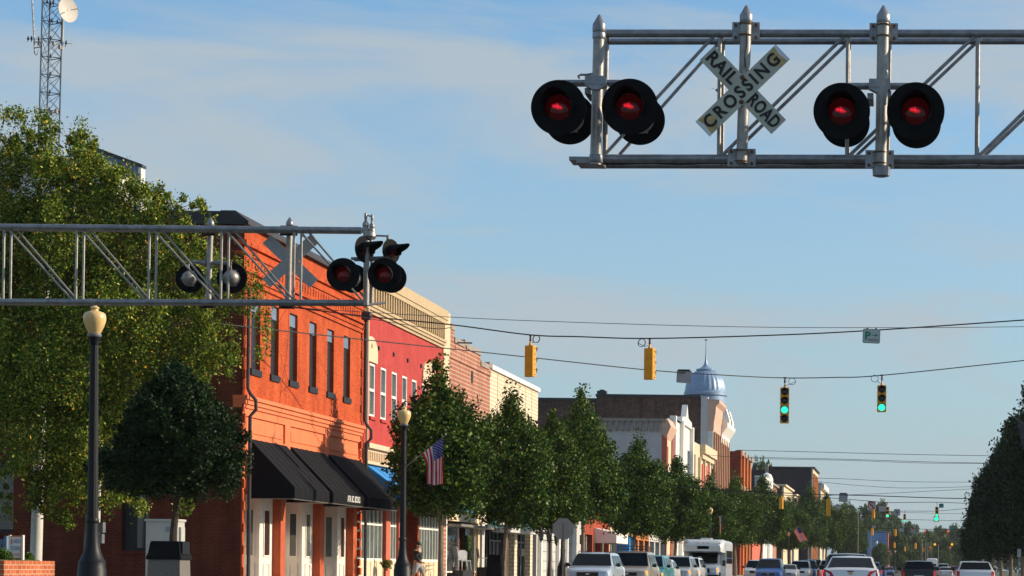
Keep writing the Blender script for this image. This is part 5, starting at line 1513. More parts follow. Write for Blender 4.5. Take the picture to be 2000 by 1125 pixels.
fsig(1748.5, 1033, 1046, 3, [None] * 3, 400, 1, 'yellow signal seen from behind, right of the far blue building', R(-25), 1031)
fsig(1806, 1036, 1047, 3, ['r', None, None], 400, -1, 'left small red lit signal of the far pair', 0, 1033)
fsig(1851, 1036, 1047, 3, ['r', None, None], 400, -1, 'right small red lit signal of the far pair', 0, 1034)
fsig(1747, 1060, 1070, 3, [None] * 3, 520, 1, 'tiny yellow signal back, leftmost of the farthest row', R(-25), 1057)
fsig(1767, 1068, 1077, 3, [None] * 3, 560, 1, 'tiny yellow signal back, second of the farthest row', R(-25), 1064)
fsig(1788, 1061, 1072, 3, [None] * 3, 520, 1, 'tiny yellow signal back, third of the farthest row', R(-25), 1058)
fsig(1804, 1070, 1078, 3, [None] * 3, 560, 1, 'tiny yellow signal back, nearest the two thin poles', R(-25), 1066)
fsig(1826, 1060.5, 1065.5, 1, ['y'], 520, -1, 'tiny yellow lit lamp, left one above the far traffic', 0, 1058)
fsig(1859.5, 1060.5, 1065.5, 1, ['y'], 520, -1, 'tiny yellow lit lamp, right one above the far traffic', 0, 1058)
fsig(1817, 1068, 1077, 3, ['r', None, None], 600, -1, 'tiny red lit signal, left one of the farthest pair', 0, 1066)
fsig(1856, 1068, 1077, 3, ['r', None, None], 600, -1, 'tiny red lit signal, right one of the farthest pair', 0, 1066)
back_sign(1647, 972, 17, 17, 157, R(5), 'large square sign back hanging over the second crossing')
back_sign(1638.5, 990, 8.5, 7.5, 210, R(2), 'small dark sign back beside the treetops')
r, o, mw = back_sign(1702.5, 988, 16, 16.5, 209, R(0), 'square no left turn sign hanging over the third crossing', 'parkface', 'no_left_turn_sign')
p = 209 / FPX
q = MB()
n = 28
vs = [mw @ Vector((rr * p * math.cos(2 * math.pi * i / n), -0.008, rr * p * math.sin(2 * math.pi * i / n))) for i in range(n) for rr in (5.8, 7.4)]
q.add(vs, [(2 * i, 2 * i + 1, (2 * i + 3) % (2 * n), (2 * i + 2) % (2 * n)) for i in range(n)])
q.prism([mw @ Vector(v) for v in ((-5.2 * p, -0.008, 4.0 * p), (-4.0 * p, -0.008, 5.2 * p), (5.2 * p, -0.008, -4.0 * p), (4.0 * p, -0.008, -5.2 * p))], (0, -0.004, 0))
q.build('red_ring', 'signred', o)
def turn_arrow(mw, p, o):
    q = MB(); pts = [(2.6, -4.5), (2.6, 0.6), (0.9, 2.4), (-1.0, 2.4), (-1.0, 4.2), (-4.2, 1.5), (-1.0, -1.2), (-1.0, 0.6), (0.4, 0.6), (0.8, 0.2), (0.8, -4.5)]
    q.prism([mw @ Vector((a * p, -0.005, b * p)) for a, b in pts], (0, -0.003, 0)); q.build('arrow', 'letter', o)
turn_arrow(mw, p, o)
back_sign(1723, 993, 13, 12, 230, R(0), 'pale sign back just left of the green signal')
r, o, mw = back_sign(1752, 1001, 12.5, 12, 285, R(2), 'square left turn arrow sign between the green signals', 'signback', 'turn_sign')
turn_arrow(mw, 285 / FPX * 0.75, o)
r, o, mw = back_sign(1838.5, 988, 9, 7.5, 209, R(-3), 'teal street name sign beside the rightmost green signal', 'streetsign', 'street_name_sign')
back_sign(1707.5, 1028.5, 7, 5, 395, R(3), 'small pale sign back above the far blue building')
back_sign(1761, 1035, 9, 8, 395, R(0), 'pale square sign back before the far trees')
r, o, mw = back_sign(1783.5, 1036, 8.5, 8.5, 395, R(0), 'small round no turn sign before the far trees', 'parkface', 'no_turn_sign')
q = MB(); p = 395 / FPX
vs = [mw @ Vector((rr * p * math.cos(2 * math.pi * i / n), -0.008, rr * p * math.sin(2 * math.pi * i / n))) for i in range(n) for rr in (2.8, 3.8)]
q.add(vs, [(2 * i, 2 * i + 1, (2 * i + 3) % (2 * n), (2 * i + 2) % (2 * n)) for i in range(n)]); q.build('red_ring', 'signred', o)
turn_arrow(mw, p * 0.5, o)
back_sign(1858, 1031, 8, 5, 395, R(0), 'teal sign high above the right red signal', 'streetsign')
# ================================================================ street lamps
def make_lamp():
    r = empty('street_lamp', (0, 0, 0))
    k = 1 / 103.6
    z = lambda py: 1.07 + (1094.6 - py) * k
    w = lambda px: px * k / 2
    q = MB(); q.lathe([(w(54), 0.0), (w(54), z(1112)), (w(51), z(1110)), (w(51), z(1097)), (w(46), z(1094)), (w(34), z(1080)), (w(27), z(1066)), (w(23), z(1045)), (w(21.5), z(1022))], (0, 0, 0), 32)
    q.lathe([(w(22), z(1022)), (w(24.5), z(1020)), (w(24.5), z(1014)), (w(22), z(1012))], (0, 0, 0), 24)
    q.build('base', 'post', r, True)
    q = MB(); q.lathe([(w(20), z(1012)), (w(19), z(940)), (w(16.5), z(760)), (w(15), z(672))], (0, 0, 0), 48, 'Z', 0.035, 12)
    q.lathe([(w(15.5), z(674)), (w(18), z(671)), (w(18), z(667)), (w(22), z(663)), (w(24), z(658))], (0, 0, 0), 24)
    q.build('pole', 'post', r, True)
    MB().lathe([(w(24), z(658)), (w(27), z(656)), (w(27), z(653)), (w(23), z(651.5))], (0, 0, 0), 24).build('collar', 'galv', r, True)
    q = MB(); q.lathe([(w(21), z(652)), (w(26), z(648)), (w(36), z(637)), (w(42), z(627)), (w(42.5), z(620)), (w(40), z(614)), (w(34), z(610.5)), (w(22), z(608.5)), (w(14), z(606.5)), (w(13), z(604.5)), (w(17), z(602.5)), (w(17), z(600.5)), (w(9), z(598)), (w(4), z(595))], (0, 0, 0), 32)
    q.build('globe', 'globe', r, True)
    return r
lamp0 = make_lamp()
LX = -15.3
lamps = [(41.5, LX, 'black fluted street lamp with cream acorn globe before the big birch'), (67.2, LX, 'black street lamp with amber acorn globe beside the hanging flag'), (106.5, -16.5, 'dark street lamp post standing in front of the octagonal sign back'),
         (176, LX - 0.2, 'street lamp post among the trees behind the bus'), (292, LX, 'street lamp whose small cream globe shows between the trees near the second flag'), (560, -2.2, 'distant street lamp with cream globe beside the far blue building'),
         (600, 1.3, 'distant street lamp, first of the little group of cream globes'), (640, 2.6, 'distant street lamp, second of the little group of cream globes'), (650, 3.9, 'distant street lamp, third of the little group of cream globes'), (700, 5.2, 'distant street lamp, last of the little group of cream globes')]
for i, (y, x, lb) in enumerate(lamps):
    o = lamp0 if i == 0 else copy_tree(lamp0)
    o.location = (x, y, 0.0)
    if i >= 5: o.scale = (1.0, 1.0, 1.0)
    tag(o, lb, 'street lamp', 'black street lamps along the street')

# ================================================================ flags
def flag(base, tip, zbot, label, depth=0.10, sq=0.9, part=0.0, name='flag', seed=0):
    """US flag hanging from a slanting staff: hoist along the staff, stripes running down"""
    r = empty(name, base, label, 'flag')
    base, tip = Vector(base), Vector(tip)
    d = tip - base
    MB().tube(base, tip + d * 0.03, 0.014, 0.012, n=8).build('staff', 'galv2', r, True)
    MB().lathe([(0.01, 0), (0.03, 0.02), (0.02, 0.05), (0.004, 0.06)], tip + d * 0.03, 8).build('finial', 'galv2', r, True)
    a = base + d * 0.42
    NU, NV = 52, 40
    q = MB()
    def P(u, v):
        top = a.lerp(tip - d * 0.02, u)
        # folds gather the low half of the hoist into narrow pleats
        uu = u if part == 0 else u
        zb_ = zbot + 0.02 * math.sin(9 * u)
        z = top.z + (zb_ - top.z) * v
        xg = top.x + (0.10 * (1 - u)) * math.sin(min(1, v * 2.2) * math.pi / 2) * (tip.x - a.x) * 2.0 * (0.35 + 0.65 * (1 - u)) * (1 if u < 0.5 else 0.6)
        y = top.y + depth * min(1, v * 3) * (math.sin(u * 17 + 1.2 * v + seed) * (1.1 - 0.55 * u)) 
        return Vector((xg, y - 0.02, z))
    k0 = len(q.v)
    vs = [P(i / NU, j / NV) for j in range(NV + 1) for i in range(NU + 1)]
    W_ = NU + 1
    q.v += [tuple(v) for v in vs]
    for j in range(NV):
        for i in range(NU):
            q.f.append((j * W_ + i, j * W_ + i + 1, (j + 1) * W_ + i + 1, (j + 1) * W_ + i))
            if i >= NU * 6 // 13 and j < NV * 0.40: m_ = 2
            else: m_ = 0 if (i * 13 // NU) % 2 == 0 else 1
            q.m.append(m_)
    cl_ = q.build('cloth', ['flagred', 'flagwhite', 'flagblue'], r, True)
    q = MB()
    for row in range(9):
        for c_ in range(6 if row % 2 == 0 else 5):
            v = 0.40 * (c_ + (0.5 if row % 2 == 0 else 1.0)) / 6
            u = 6 / 13 + (7 / 13) * (row + 0.6) / 9.4
            p = P(u, v) + Vector((0, -0.006, 0))
            pts = []
            for k in range(10):
                rr = 0.018 if k % 2 == 0 else 0.008
                t = math.pi / 2 + k * math.pi / 5
                pts.append((p.x + rr * math.cos(t), p.y, p.z + rr * math.sin(t)))
            pts.append(tuple(p))
            q.add(pts, [(k, (k + 1) % 10, 10) for k in range(10)])
    q.build('star', 'flagwhite', cl_)
    return r
flag(at(793, 911, 67.2), at(868, 852, 67.0), at(845, 946, 67).z, 'American flag hanging from a slanting staff on the second street lamp')
flag(at(1402, 1010, 176), at(1409, 1008, 175), at(1407, 1043, 176).z, 'narrow folded flag hanging before the trees above the bus', 0.05)
# third flag flies outward on a slant
f3 = empty('flag', at(1568, 1025, 292), 'small American flag slanting outward before the trees', 'flag')
MB().tube(at(1540, 1036, 292), at(1564, 1028, 292), 0.03, n=6).build('staff', 'galv2', f3)
q = MB()
c0, cu, cv = at(1549, 1037, 292), at(1562, 1029, 292) - at(1549, 1037, 292), at(1564, 1062, 292) - at(1549, 1037, 292)
NU, NV = 26, 10
for j in range(NV):
    for i in range(NU):
        cs = []
        for (a, b) in ((i, j), (i + 1, j), (i + 1, j + 1), (i, j + 1)):
            u, v = a / NU, b / NV
            cs.append(c0 + cu * u + cv * v * (0.9 + 0.1 * u) + Vector((0, 0.12 * math.sin(9 * u + 3 * v), 0)))
        q.cm = 2 if (u > 0.5 and j < NV * 0.4) else (0 if (i * 13 // NU) % 2 == 0 else 1)
        q.quad(*cs)
q.build('cloth', ['flagred', 'flagwhite', 'flagblue'], f3)
for i, (x, y0_, y1_, Y, lb) in enumerate(((1739.5, 1076, 1085, 540, 'far flag by the globe lamp at the blue building'), (1769, 1080, 1087, 600, 'small far flag left of the globe lamps'), (1788.5, 1084, 1092, 640, 'tiny far flag between the globe lamps'), (1801, 1085, 1096, 520, 'dark red far flag by the thin pole'))):
    f = flag(at(x - 5, y0_ + 2, Y), at(x + 3, y0_ - 3, Y), at(x, y1_, Y).z, lb, 0.15)
fl = empty('flag', at(1969, 806, 105), 'furled flag painted shade-dark on a slanting pole against the right hand trees', 'flag')
a, b = at(1968, 806, 105), at(2060, 872, 105)
MB().tube(b, a, 0.035, 0.03, n=8).build('staff', 'capdark', fl, True)
q = MB()
pts = [at(1985, 819, 105), at(2010, 836, 105), at(2035, 856, 105), at(2040, 935, 105), at(2015, 935, 105), at(1998, 872, 105)]
q.prism(pts, (0, 0.05, 0))
q.build('cloth', 'capdark', fl)  # near-black cloth: the shade on a US flag is put into the colour

# ================================================================ trees
def crown_pts(n, prof, clumps, seed, shell=0.72, cr=0.34):
    """leaf points spread through a crown; prof(t) = radius at height fraction t"""
    rng = np.random.default_rng(seed)
    t = rng.uniform(0, 1, clumps * 4)
    r = np.array([prof(x) for x in t])
    keep = rng.uniform(0, 1, len(t)) < (r / r.max()) ** 1.2
    t, r = t[keep][:clumps], r[keep][:clumps]
    m_ = len(t)
    a = rng.uniform(0, 2 * math.pi, m_)
    p1_, p2_, p3_ = rng.uniform(0, 6.28, 3)
    r = r * (1 + 0.13 * np.sin(2 * a + p1_ + 4 * t) + 0.10 * np.sin(3 * a + p2_ - 9 * t) + 0.06 * np.sin(5 * a + p3_ + 17 * t))
    rr = r * (shell + (1 - shell) * rng.uniform(-0.9, 1.1, m_))
    inner = rng.uniform(0, 1, m_) < 0.25
    rr[inner] *= rng.uniform(0.1, 0.8, inner.sum())
    cen = np.stack([rr * np.cos(a), rr * np.sin(a), t], 1)
    cs = cr * rng.uniform(0.5, 1.4, m_)
    idx = rng.integers(0, m_, n)
    P = cen[idx].copy()
    off = rng.normal(size=(n, 3))
    off /= np.maximum(np.linalg.norm(off, axis=1), 1e-6)[:, None]
    off *= (rng.uniform(0, 1, n) ** 0.45)[:, None] * cs[idx][:, None]
    return P, off
def tree_mesh_parts(seed, h, rad, n, size, mtl, prof, clumps=230, trunk_r=0.12, trunk_h=3.4, bark='bark', cr=0.34, lean=0.0):
    """builds a tree at the origin; crown from trunk_h up to h"""
    rnd = random.Random(seed)
    r = empty('street_tree', (0, 0, 0))
    P, off = crown_pts(n, prof, clumps, seed, cr=cr * rad / 1.8)
    P[:, 0] *= rad; P[:, 1] *= rad
    P[:, 2] = trunk_h + P[:, 2] * (h - trunk_h)
    P = P + off * np.array([1, 1, 1.15])
    q = MB()
    top = trunk_h + (h - trunk_h) * 0.75
    pts = [(0, 0, 0)]
    for k in range(1, 7):
        t = k / 6
        pts.append((lean * t + rnd.uniform(-0.05, 0.05), rnd.uniform(-0.05, 0.05), top * t))
    q.path(pts, [trunk_r * 1.35] + [trunk_r * (1 - 0.13 * k) for k in range(1, 7)], 9)
    for k in range(14):
        z = trunk_h * 0.86 + (h - trunk_h) * 0.6 * rnd.random()
        a = rnd.uniform(0, 6.28)
        L = rad * rnd.uniform(0.5, 0.9)
        p0 = Vector((lean * z / top, 0, z)); p1 = p0 + Vector((L * math.cos(a), L * math.sin(a), L * rnd.uniform(0.4, 0.9)))
        q.path([p0, (p0 + p1) / 2 + Vector((0, 0, 0.08)), p1], [trunk_r * 0.42, trunk_r * 0.26, trunk_r * 0.08], 5)
    q.build('trunk', bark, r, True)
    leaf_object('crown', P, size, mtl, r, seed=seed)
    return r
def prof_cone(t):      # clipped street evergreen: broad low, tapering to a spire
    base = min(1.0, (t + 0.012) / 0.06) ** 0.5
    if t < 0.40: return base * (0.86 + 0.18 * math.sin(t / 0.40 * math.pi / 2))
    if t < 0.78: return 1.04 * math.sqrt(max(0.0, 1 - 0.93 * ((t - 0.40) / 0.38) ** 2.4))
    return max(0.04, 0.26 * (1 - (t - 0.78) / 0.23))
def prof_round(t):
    return max(0.06, math.sin(math.pi * (0.12 + 0.86 * t)) ** 0.7)
def prof_dome(t):
    base = min(1.0, (t + 0.01) / 0.04) ** 0.5
    if t < 0.3: return base * (0.95 + 0.1 * t / 0.3)
    return max(0.06, (1 - ((t - 0.3) / 0.72) ** 1.7)) ** 0.9
protos = [tree_mesh_parts(11 + k, 8.8, 1.85, 36000, 0.145, 'holly', prof_cone, 620, 0.12, 3.1, lean=0.1 * (k - 1), cr=0.40) for k in range(3)]
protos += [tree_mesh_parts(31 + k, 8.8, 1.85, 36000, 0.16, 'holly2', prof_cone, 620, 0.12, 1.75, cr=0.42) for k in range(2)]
used = [False] * 5
def place_tree(i, px, ytop, ybot, wpx, X=-16.8, lab='', grp='evergreen street trees along the left pavement', mtl=None, rot=None, Y=None, k=None):
    u, v = uv0(px, (ytop + ybot) / 2)
    Y = Y or X * FPX / u
    X = u * Y / FPX
    zt = at(px, ytop, Y).z
    half = wpx * Y / FPX / 2
    k = i % 3 if k is None else k
    o = protos[k] if not used[k] else copy_tree(protos[k])
    used[k] = True
    zs_ = zt / 8.8
    tl = random.Random(i * 7 + int(px))
    o.location = (X, Y, 0)
    o.scale = (half / 1.62, half / 1.62, zs_)
    o.rotation_euler = (R(tl.uniform(-2.0, 2.0)), R(tl.uniform(-2.0, 2.0)), (i * 2.3) % 6.28 if rot is None else rot)
    o.scale = (o.scale[0] * tl.uniform(0.93, 1.06), o.scale[1] * tl.uniform(0.93, 1.06), o.scale[2])
    tag(o, lab, 'tree', grp)
    return o
ordn = ['first', 'second', 'third', 'fourth', 'fifth', 'sixth', 'seventh', 'eighth', 'ninth', 'tenth', 'eleventh', 'twelfth', 'thirteenth', 'fourteenth', 'fifteenth', 'sixteenth', 'seventeenth', 'eighteenth', 'nineteenth']
LT = [(866, 708, 180), (985, 762, 138), (1075, 805, 118), (1142, 762, 130), (1238, 852, 112), (1318, 893, 108), (1385, 930, 84), (1438, 930, 94), (1486, 930, 86), (1545, 972, 66), (1580, 948, 66), (1614, 966, 70), (1648, 988, 58), (1668, 1000, 46), (1690, 1033, 36), (1706, 1054, 28)]
for i, (x, yt, w_) in enumerate(LT):
    place_tree(i, x, yt, 990, w_, lab='green clipped street tree, %s in the left row counted from the flag' % ordn[i], X=-16.8 if i < 11 else (-14.5 if i < 13 else -12.0))
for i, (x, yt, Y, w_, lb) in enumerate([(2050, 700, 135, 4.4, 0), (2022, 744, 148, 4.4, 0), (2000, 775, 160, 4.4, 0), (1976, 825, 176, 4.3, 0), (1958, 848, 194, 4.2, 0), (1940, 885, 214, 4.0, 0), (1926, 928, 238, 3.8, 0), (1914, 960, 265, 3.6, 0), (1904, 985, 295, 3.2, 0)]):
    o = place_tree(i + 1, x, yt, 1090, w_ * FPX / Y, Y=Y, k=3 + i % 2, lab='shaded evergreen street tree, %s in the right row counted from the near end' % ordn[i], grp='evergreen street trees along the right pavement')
# the wide dark tree before the corner building
dk = tree_mesh_parts(55, at(340, 712, 50.7).z, 1.50, 85000, 0.078, 'holly2', prof_dome, 620, 0.115, at(340, 957, 50.7).z, 'barkdark', 0.30)
dk.name = 'evergreen_tree'
p = at(341, 1000, 50.7)
dk.location = (p.x, p.y, 0)
tag(dk, 'dark round clipped evergreen with flat underside before the side wall', 'tree')

# the big birch-like tree at the left
YB_ = 61.5
bt = empty('birch_tree', (at(170, 1000, YB_).x, YB_, 0), 'big light green tree with drooping sprays filling the left edge', 'tree')
rng = np.random.default_rng(3)
blobs = [(176, 300, 30), (212, 336, 30), (246, 372, 28), (280, 388, 30), (318, 396, 30), (352, 408, 24), (90, 268, 34), (60, 275, 50), (0, 260, 45), (140, 290, 45), (-60, 330, 70), (30, 350, 80), (110, 360, 80), (190, 370, 60), (240, 370, 42), (290, 405, 45), (335, 440, 50), (375, 405, 22), (370, 470, 50), (-40, 450, 90), (60, 470, 95), (160, 470, 90), (260, 490, 80),
         (330, 540, 65), (140, 350, 50), (400, 515, 42), (430, 560, 34), (-40, 580, 95), (60, 600, 95), (170, 610, 95), (270, 630, 80), (360, 640, 70), (422, 640, 40), (-40, 710, 95), (60, 730, 90), (160, 740, 95), (260, 740, 80), (350, 720, 70), (412, 690, 42), (-20, 840, 75), (80, 850, 90), (170, 860, 85), (230, 870, 60),
         (120, 950, 60), (60, 930, 50), (180, 950, 50), (245, 950, 42), (275, 985, 20), (128, 1000, 24), (470, 600, 16), (452, 662, 20), (10, 960, 20), (372, 980, 14), (365, 1000, 8), (505, 560, 10), (478, 545, 14)]
strands = [(497, 575, 22, 70), (520, 640, 16, 70), (508, 690, 8, 20), (468, 545, 16, 60), (350, 985, 12, 30), (455, 690, 14, 60), (130, 1012, 15, 24), (15, 1000, 12, 30), (275, 992, 14, 24), (390, 398, 16, 10), (210, 985, 16, 30), (60, 985, 14, 24)]
pxm = YB_ / FPX
Ps = []
wts = np.array([b[2] ** 2.2 for b in blobs], float); wts /= wts.sum()
NB = 230000
cnt = (wts * NB).astype(int)
for (bx, by, br), c_ in zip(blobs, cnt):
    c_ = max(c_, 260)
    ctr = at(bx, by, YB_)
    br = br * 1.10
    depth = 0.9 * min(br, 60) * pxm * rng.uniform(-1, 1)
    # sub clumps make the lights and darks inside each bough
    k = max(4, int(c_ / 150))
    d = rng.normal(size=(k, 3)); d /= np.linalg.norm(d, axis=1)[:, None]
    sub = d * (rng.uniform(0.25, 1, k) ** 0.5)[:, None] * br * pxm
    sr = br * pxm * rng.uniform(0.12, 0.33, k)
    idx = rng.integers(0, k, c_)
    o_ = rng.normal(size=(c_, 3)) * 0.55 * sr[idx][:, None]
    o_[:, 2] *= 1.25
    P = sub[idx] + o_
    P[:, 1] = P[:, 1] * 1.1 + depth
    Ps.append(P + np.array([ctr.x, ctr.y, ctr.z]))
for sx_, sy_, sw_, sh_ in strands:
    c_ = int(sw_ * sh_ * 0.32) + 40
    ctr = at(sx_, sy_, YB_)
    P = rng.normal(size=(c_, 3)) * np.array([sw_ * 0.42, 12, sh_ * 0.42]) * pxm
    Ps.append(P + np.array([ctr.x, ctr.y, ctr.z]))
P = np.concatenate(Ps)
P[:, 1] = np.minimum(P[:, 1], 63.2)
leaf_object('crown', P, 0.088, 'birch', bt, seed=5, aspect=0.55, droop=0.5)
q = MB(); rnd = random.Random(4)
root_ = Vector((at(172, 1060, YB_ + 0.8).x, YB_ + 0.8, 0))
for k in range(5):
    a = at(60 + k * 60, 900 - 40 * (k % 2), YB_ + 1.0)
    b_ = at(40 + k * 75, 620 - 60 * (k % 3), YB_ + 0.4)
    c_ = at(20 + k * 85, 430 + 30 * k, YB_)
    fork = at(176 + 2 * k, 930 - 12 * k, YB_ + 0.8)
    q.path([root_ + Vector((0.02 * k - 0.05, 0.05 * (k % 2), 0)), fork, a, b_, c_], [0.13, 0.11, 0.08, 0.05, 0.02], 8)
for k in range(46):
    bx, by, br = blobs[rnd.randrange(len(blobs) - 8)]
    a = at(bx * 0.6 + 60, by + 60, YB_ + 0.3)
    b_ = at(bx + rnd.uniform(-br, br), by + rnd.uniform(-br, br) * 0.8, YB_ + rnd.uniform(-1, 0.8))
    q.path([a, (a + b_) / 2 + Vector((0, 0, 0.25)), b_], [0.035, 0.022, 0.008], 5)
q.build('trunk', 'bark', bt, True)

# far woods at the end of the street: individual round trees
far0 = tree_mesh_parts(77, 12.0, 5.5, 15000, 0.42, 'wood', prof_round, 170, 0.3, 2.0, cr=0.26)
far1 = tree_mesh_parts(78, 12.0, 5.5, 15000, 0.42, 'wood', prof_round, 140, 0.3, 2.0, cr=0.30)
farp = [far0, far1]
FT = [(1655, 985, 60, 640), (1690, 990, 64, 700), (1722, 982, 50, 760), (1702, 1012, 60, 660), (1745, 1005, 56, 800), (1775, 1022, 66, 760), (1753, 1035, 46, 640), (1812, 1038, 60, 820), (1790, 1048, 50, 700), (1835, 1030, 56, 860), (1862, 1027, 54, 800), (1880, 1034, 60, 760), (1846, 1052, 54, 680), (1812, 1065, 46, 640),
      (1872, 1064, 60, 620), (1735, 1050, 42, 690), (1915, 1040, 60, 780), (1765, 1062, 44, 600), (1905, 1058, 60, 640), (1955, 1050, 60, 700), (1484, 903, 58, 520), (1500, 908, 50, 540), (1680, 1030, 60, 640), (1720, 1062, 40, 590), (1790, 1078, 40, 600), (1840, 1076, 44, 600), (1760, 1084, 34, 575), (1995, 1045, 60, 700)]
for i, (x, yt, w_, Y) in enumerate(FT):
    o = farp[i] if i < 2 else copy_tree(farp[i % 2])
    if i < 2: o.name = 'broadleaf_tree'
    else: o.name = 'broadleaf_tree'
    p = at(x, yt, Y)
    hw = w_ * Y / FPX / 2
    o.location = (p.x, Y, 0)
    o.scale = (hw / 5.2, hw / 5.2, p.z / 12.0)
    o.rotation_euler = (0, 0, i * 1.7)
    xs_ = ('behind the sooty block' if x < 1530 else 'left of the blue building' if x < 1700 else 'behind the blue building' if x < 1745 else 'below the green signals' if x < 1800 else 'between the red signals' if x < 1850 else 'beside the right row')
    rank = sorted(range(len(FT)), key=lambda j: FT[j][0]).index(i)
    w1 = (ordn + ['twentieth', 'twenty-first', 'twenty-second', 'twenty-third', 'twenty-fourth', 'twenty-fifth', 'twenty-sixth', 'twenty-seventh', 'twenty-eighth'])[rank]
    tag(o, 'far broadleaf tree, %s from the left in the distant wood, %s' % (w1, xs_), 'tree', 'broadleaf trees of the far wood')
# a low distant treeline closing the horizon
rng2 = np.random.default_rng(9)
n_ = 26000
X_ = rng2.uniform(-260, 520, n_)
hz_ = 9 + 5 * np.sin(X_ * 0.05) + 3 * np.sin(X_ * 0.17 + 1) + 2 * np.sin(X_ * 0.6)
P = np.stack([X_, 1050 + rng2.normal(size=n_) * 8, rng2.uniform(0, 1, n_) ** 0.7 * hz_], 1)
o = leaf_object('distant_treeline', P, 1.9, 'wood', None, (0, 1050, 0), 4)
tag(o, 'low hazy distant treeline closing the end of the street', 'treeline', kind='stuff')

# ================================================================ things near the left corner
def utility_pole(name, px, py0, py1, Y, r, lab, lean=0.0, m='polegrey', boxes=()):
    b, t = at(px, py0, Y), at(px + lean, py1, Y)
    k = (t - b) / (t.z - b.z)
    b2 = b - k * b.z
    ro = empty(name, b2, lab, 'pole')
    MB().tube(b2, t, r * 1.05, r * 0.72, n=18).build('shaft', m, ro, True)
    for x0, x1, y0, y1 in boxes:
        a_, c_ = at(x0, y1, Y), at(x1, y0, Y)
        MB().box(a_.x, c_.x, Y - 0.12, Y + 0.1, a_.z, c_.z).build('meter_box', 'galv', ro)
    return ro
utility_pole('utility_pole', 70, 1098, 425, 63.6, 0.165, 'thick pale grey pole under the birch beside the planter', 22)
utility_pole('utility_pole', 189, 1090, 640, 63.2, 0.07, 'slim pale pole with small grey boxes behind the street lamp', 12, 'polegrey', ((194, 204, 1020, 1040), (194, 202, 1043, 1061)))
YC = 56.0
a, b = at(284, 1125, YC), at(347, 1014, YC)
cb = empty('utility_cabinet', ((a.x + b.x) / 2, YC, 0), 'tall pale grey utility cabinet behind the dark tree trunk', 'cabinet')
MB().box(a.x, b.x, YC, YC + 0.55, 0.1, b.z - 0.06).build('body', 'cab', cb)
MB().box(a.x - 0.03, b.x + 0.03, YC - 0.03, YC + 0.58, b.z - 0.058, b.z).build('lid', 'cab', cb)
q = MB(); q.box(a.x + 0.05, b.x - 0.05, YC - 0.012, YC - 0.001, 0.2, b.z - 0.12); dq = q.build('door', 'cab', cb)
MB().box(b.x - 0.3, b.x - 0.1, YC - 0.03, YC - 0.012, b.z - 0.32, b.z - 0.2).build('label_plate', 'galv', dq)
MB().box(b.x + 0.002, b.x + 0.06, YC + 0.1, YC + 0.4, 0.4, b.z - 0.2).build('side_box', 'cab', cb)
YK = 44.0
a, b = at(298, 1090, YK), at(367, 1058, YK)
cx_ = (a.x + b.x) / 2 - 0.02
bn = empty('litter_bin', (cx_, YK, 0), 'square pebble finish litter bin with black hood at the tree foot', 'litter bin')
pK = YK / FPX
zq = lambda y: at(330, y, YK).z
def rect(w, y, z): return [(cx_ - w, YK - w + y, z), (cx_ + w, YK - w + y, z), (cx_ + w, YK + w + y, z), (cx_ - w, YK + w + y, z)]
def loft(q, secs):
    vs = [p for s_ in secs for p in s_]
    n = len(secs[0])
    fs = [(j * n + i, j * n + (i + 1) % n, (j + 1) * n + (i + 1) % n, (j + 1) * n + i) for j in range(len(secs) - 1) for i in range(n)]
    fs += [tuple(range(n - 1, -1, -1)), tuple(range((len(secs) - 1) * n, len(secs) * n))]
    return q.add(vs, fs)
q = MB(); loft(q, [rect(0.36, 0, 0.0), rect(0.33, 0, 0.5), rect(0.315, 0, zq(1091))]); q.build('body', 'bin', bn)
q = MB(); loft(q, [rect(0.345, 0, zq(1093)), rect(0.345, 0, zq(1088)), rect(0.315, 0, zq(1080)), rect(0.29, 0, zq(1062)), rect(0.27, 0, zq(1057))]); q.build('hood', 'blackmatte', bn)
q = MB(); q.box(cx_ + 0.27, cx_ + 0.345, YK - 0.24, YK + 0.2, zq(1082), zq(1058)); q.build('flap_frame', 'post', bn)
# brick planter, shrubs and its sign
YP = 45.5
a, b = at(-160, 1095, YP), at(8, 1095, YP)
plz = b.z
pt = empty('brick_planter', (b.x, YP, 0), 'sunlit orange brick planter wall at the bottom left', 'planter')
MB().box(a.x, b.x, YP, YP + 2.72, 0, plz).build('wall', 'planter', pt)
MB().box(a.x, b.x - 0.25, YP + 0.25, YP + 2.5, plz, plz + 0.02).build('soil', 'earth', pt)
def bush(px, py, Y, rx, rz, lab, n=2600):
    c = at(px, py, Y)
    r_ = np.random.default_rng(int(px * 7 + py))
    d = r_.normal(size=(n, 3)); d /= np.linalg.norm(d, axis=1)[:, None]
    d *= (r_.uniform(0.1, 1, n) ** 0.4)[:, None] * (1 + 0.25 * np.sin(d[:, :1] * 7 + d[:, 2:] * 5))
    P = d * np.array([rx, rx * 0.8, rz]) + np.array([c.x, Y, max(c.z, 0.2)])
    o = leaf_object('shrub', P, 0.055, 'shrub', None, (c.x, Y, 0), abs(int(px)) + 3)
    return tag(o, lab, 'shrub')
bush(-6, 1092, YP + 0.9, 0.28, 0.22, 'small green shrub at the left edge of the brick planter')
bush(49, 1094, YP + 2.3, 0.16, 0.16, 'small green shrub behind the right post of the planter sign')
bush(34, 1098, YP + 2.2, 0.3, 0.1, 'low green plants along the back of the brick planter')
YS = 47.4
ss = empty('notice_sign', (at(32, 1098, YS).x, YS, 0), 'small orange, white and blue sign board on white posts in the planter', 'sign')
q = MB()
for x in (18.6, 43.8): q.box(at(x - 1.6, 1100, YS).x, at(x + 1.6, 1100, YS).x, YS - 0.02, YS + 0.06, plz - 0.1, at(x, 1045, YS).z)
q.build('post', 'white', ss)
xa, xb = at(20.4, 1070, YS).x, at(41.8, 1070, YS).x
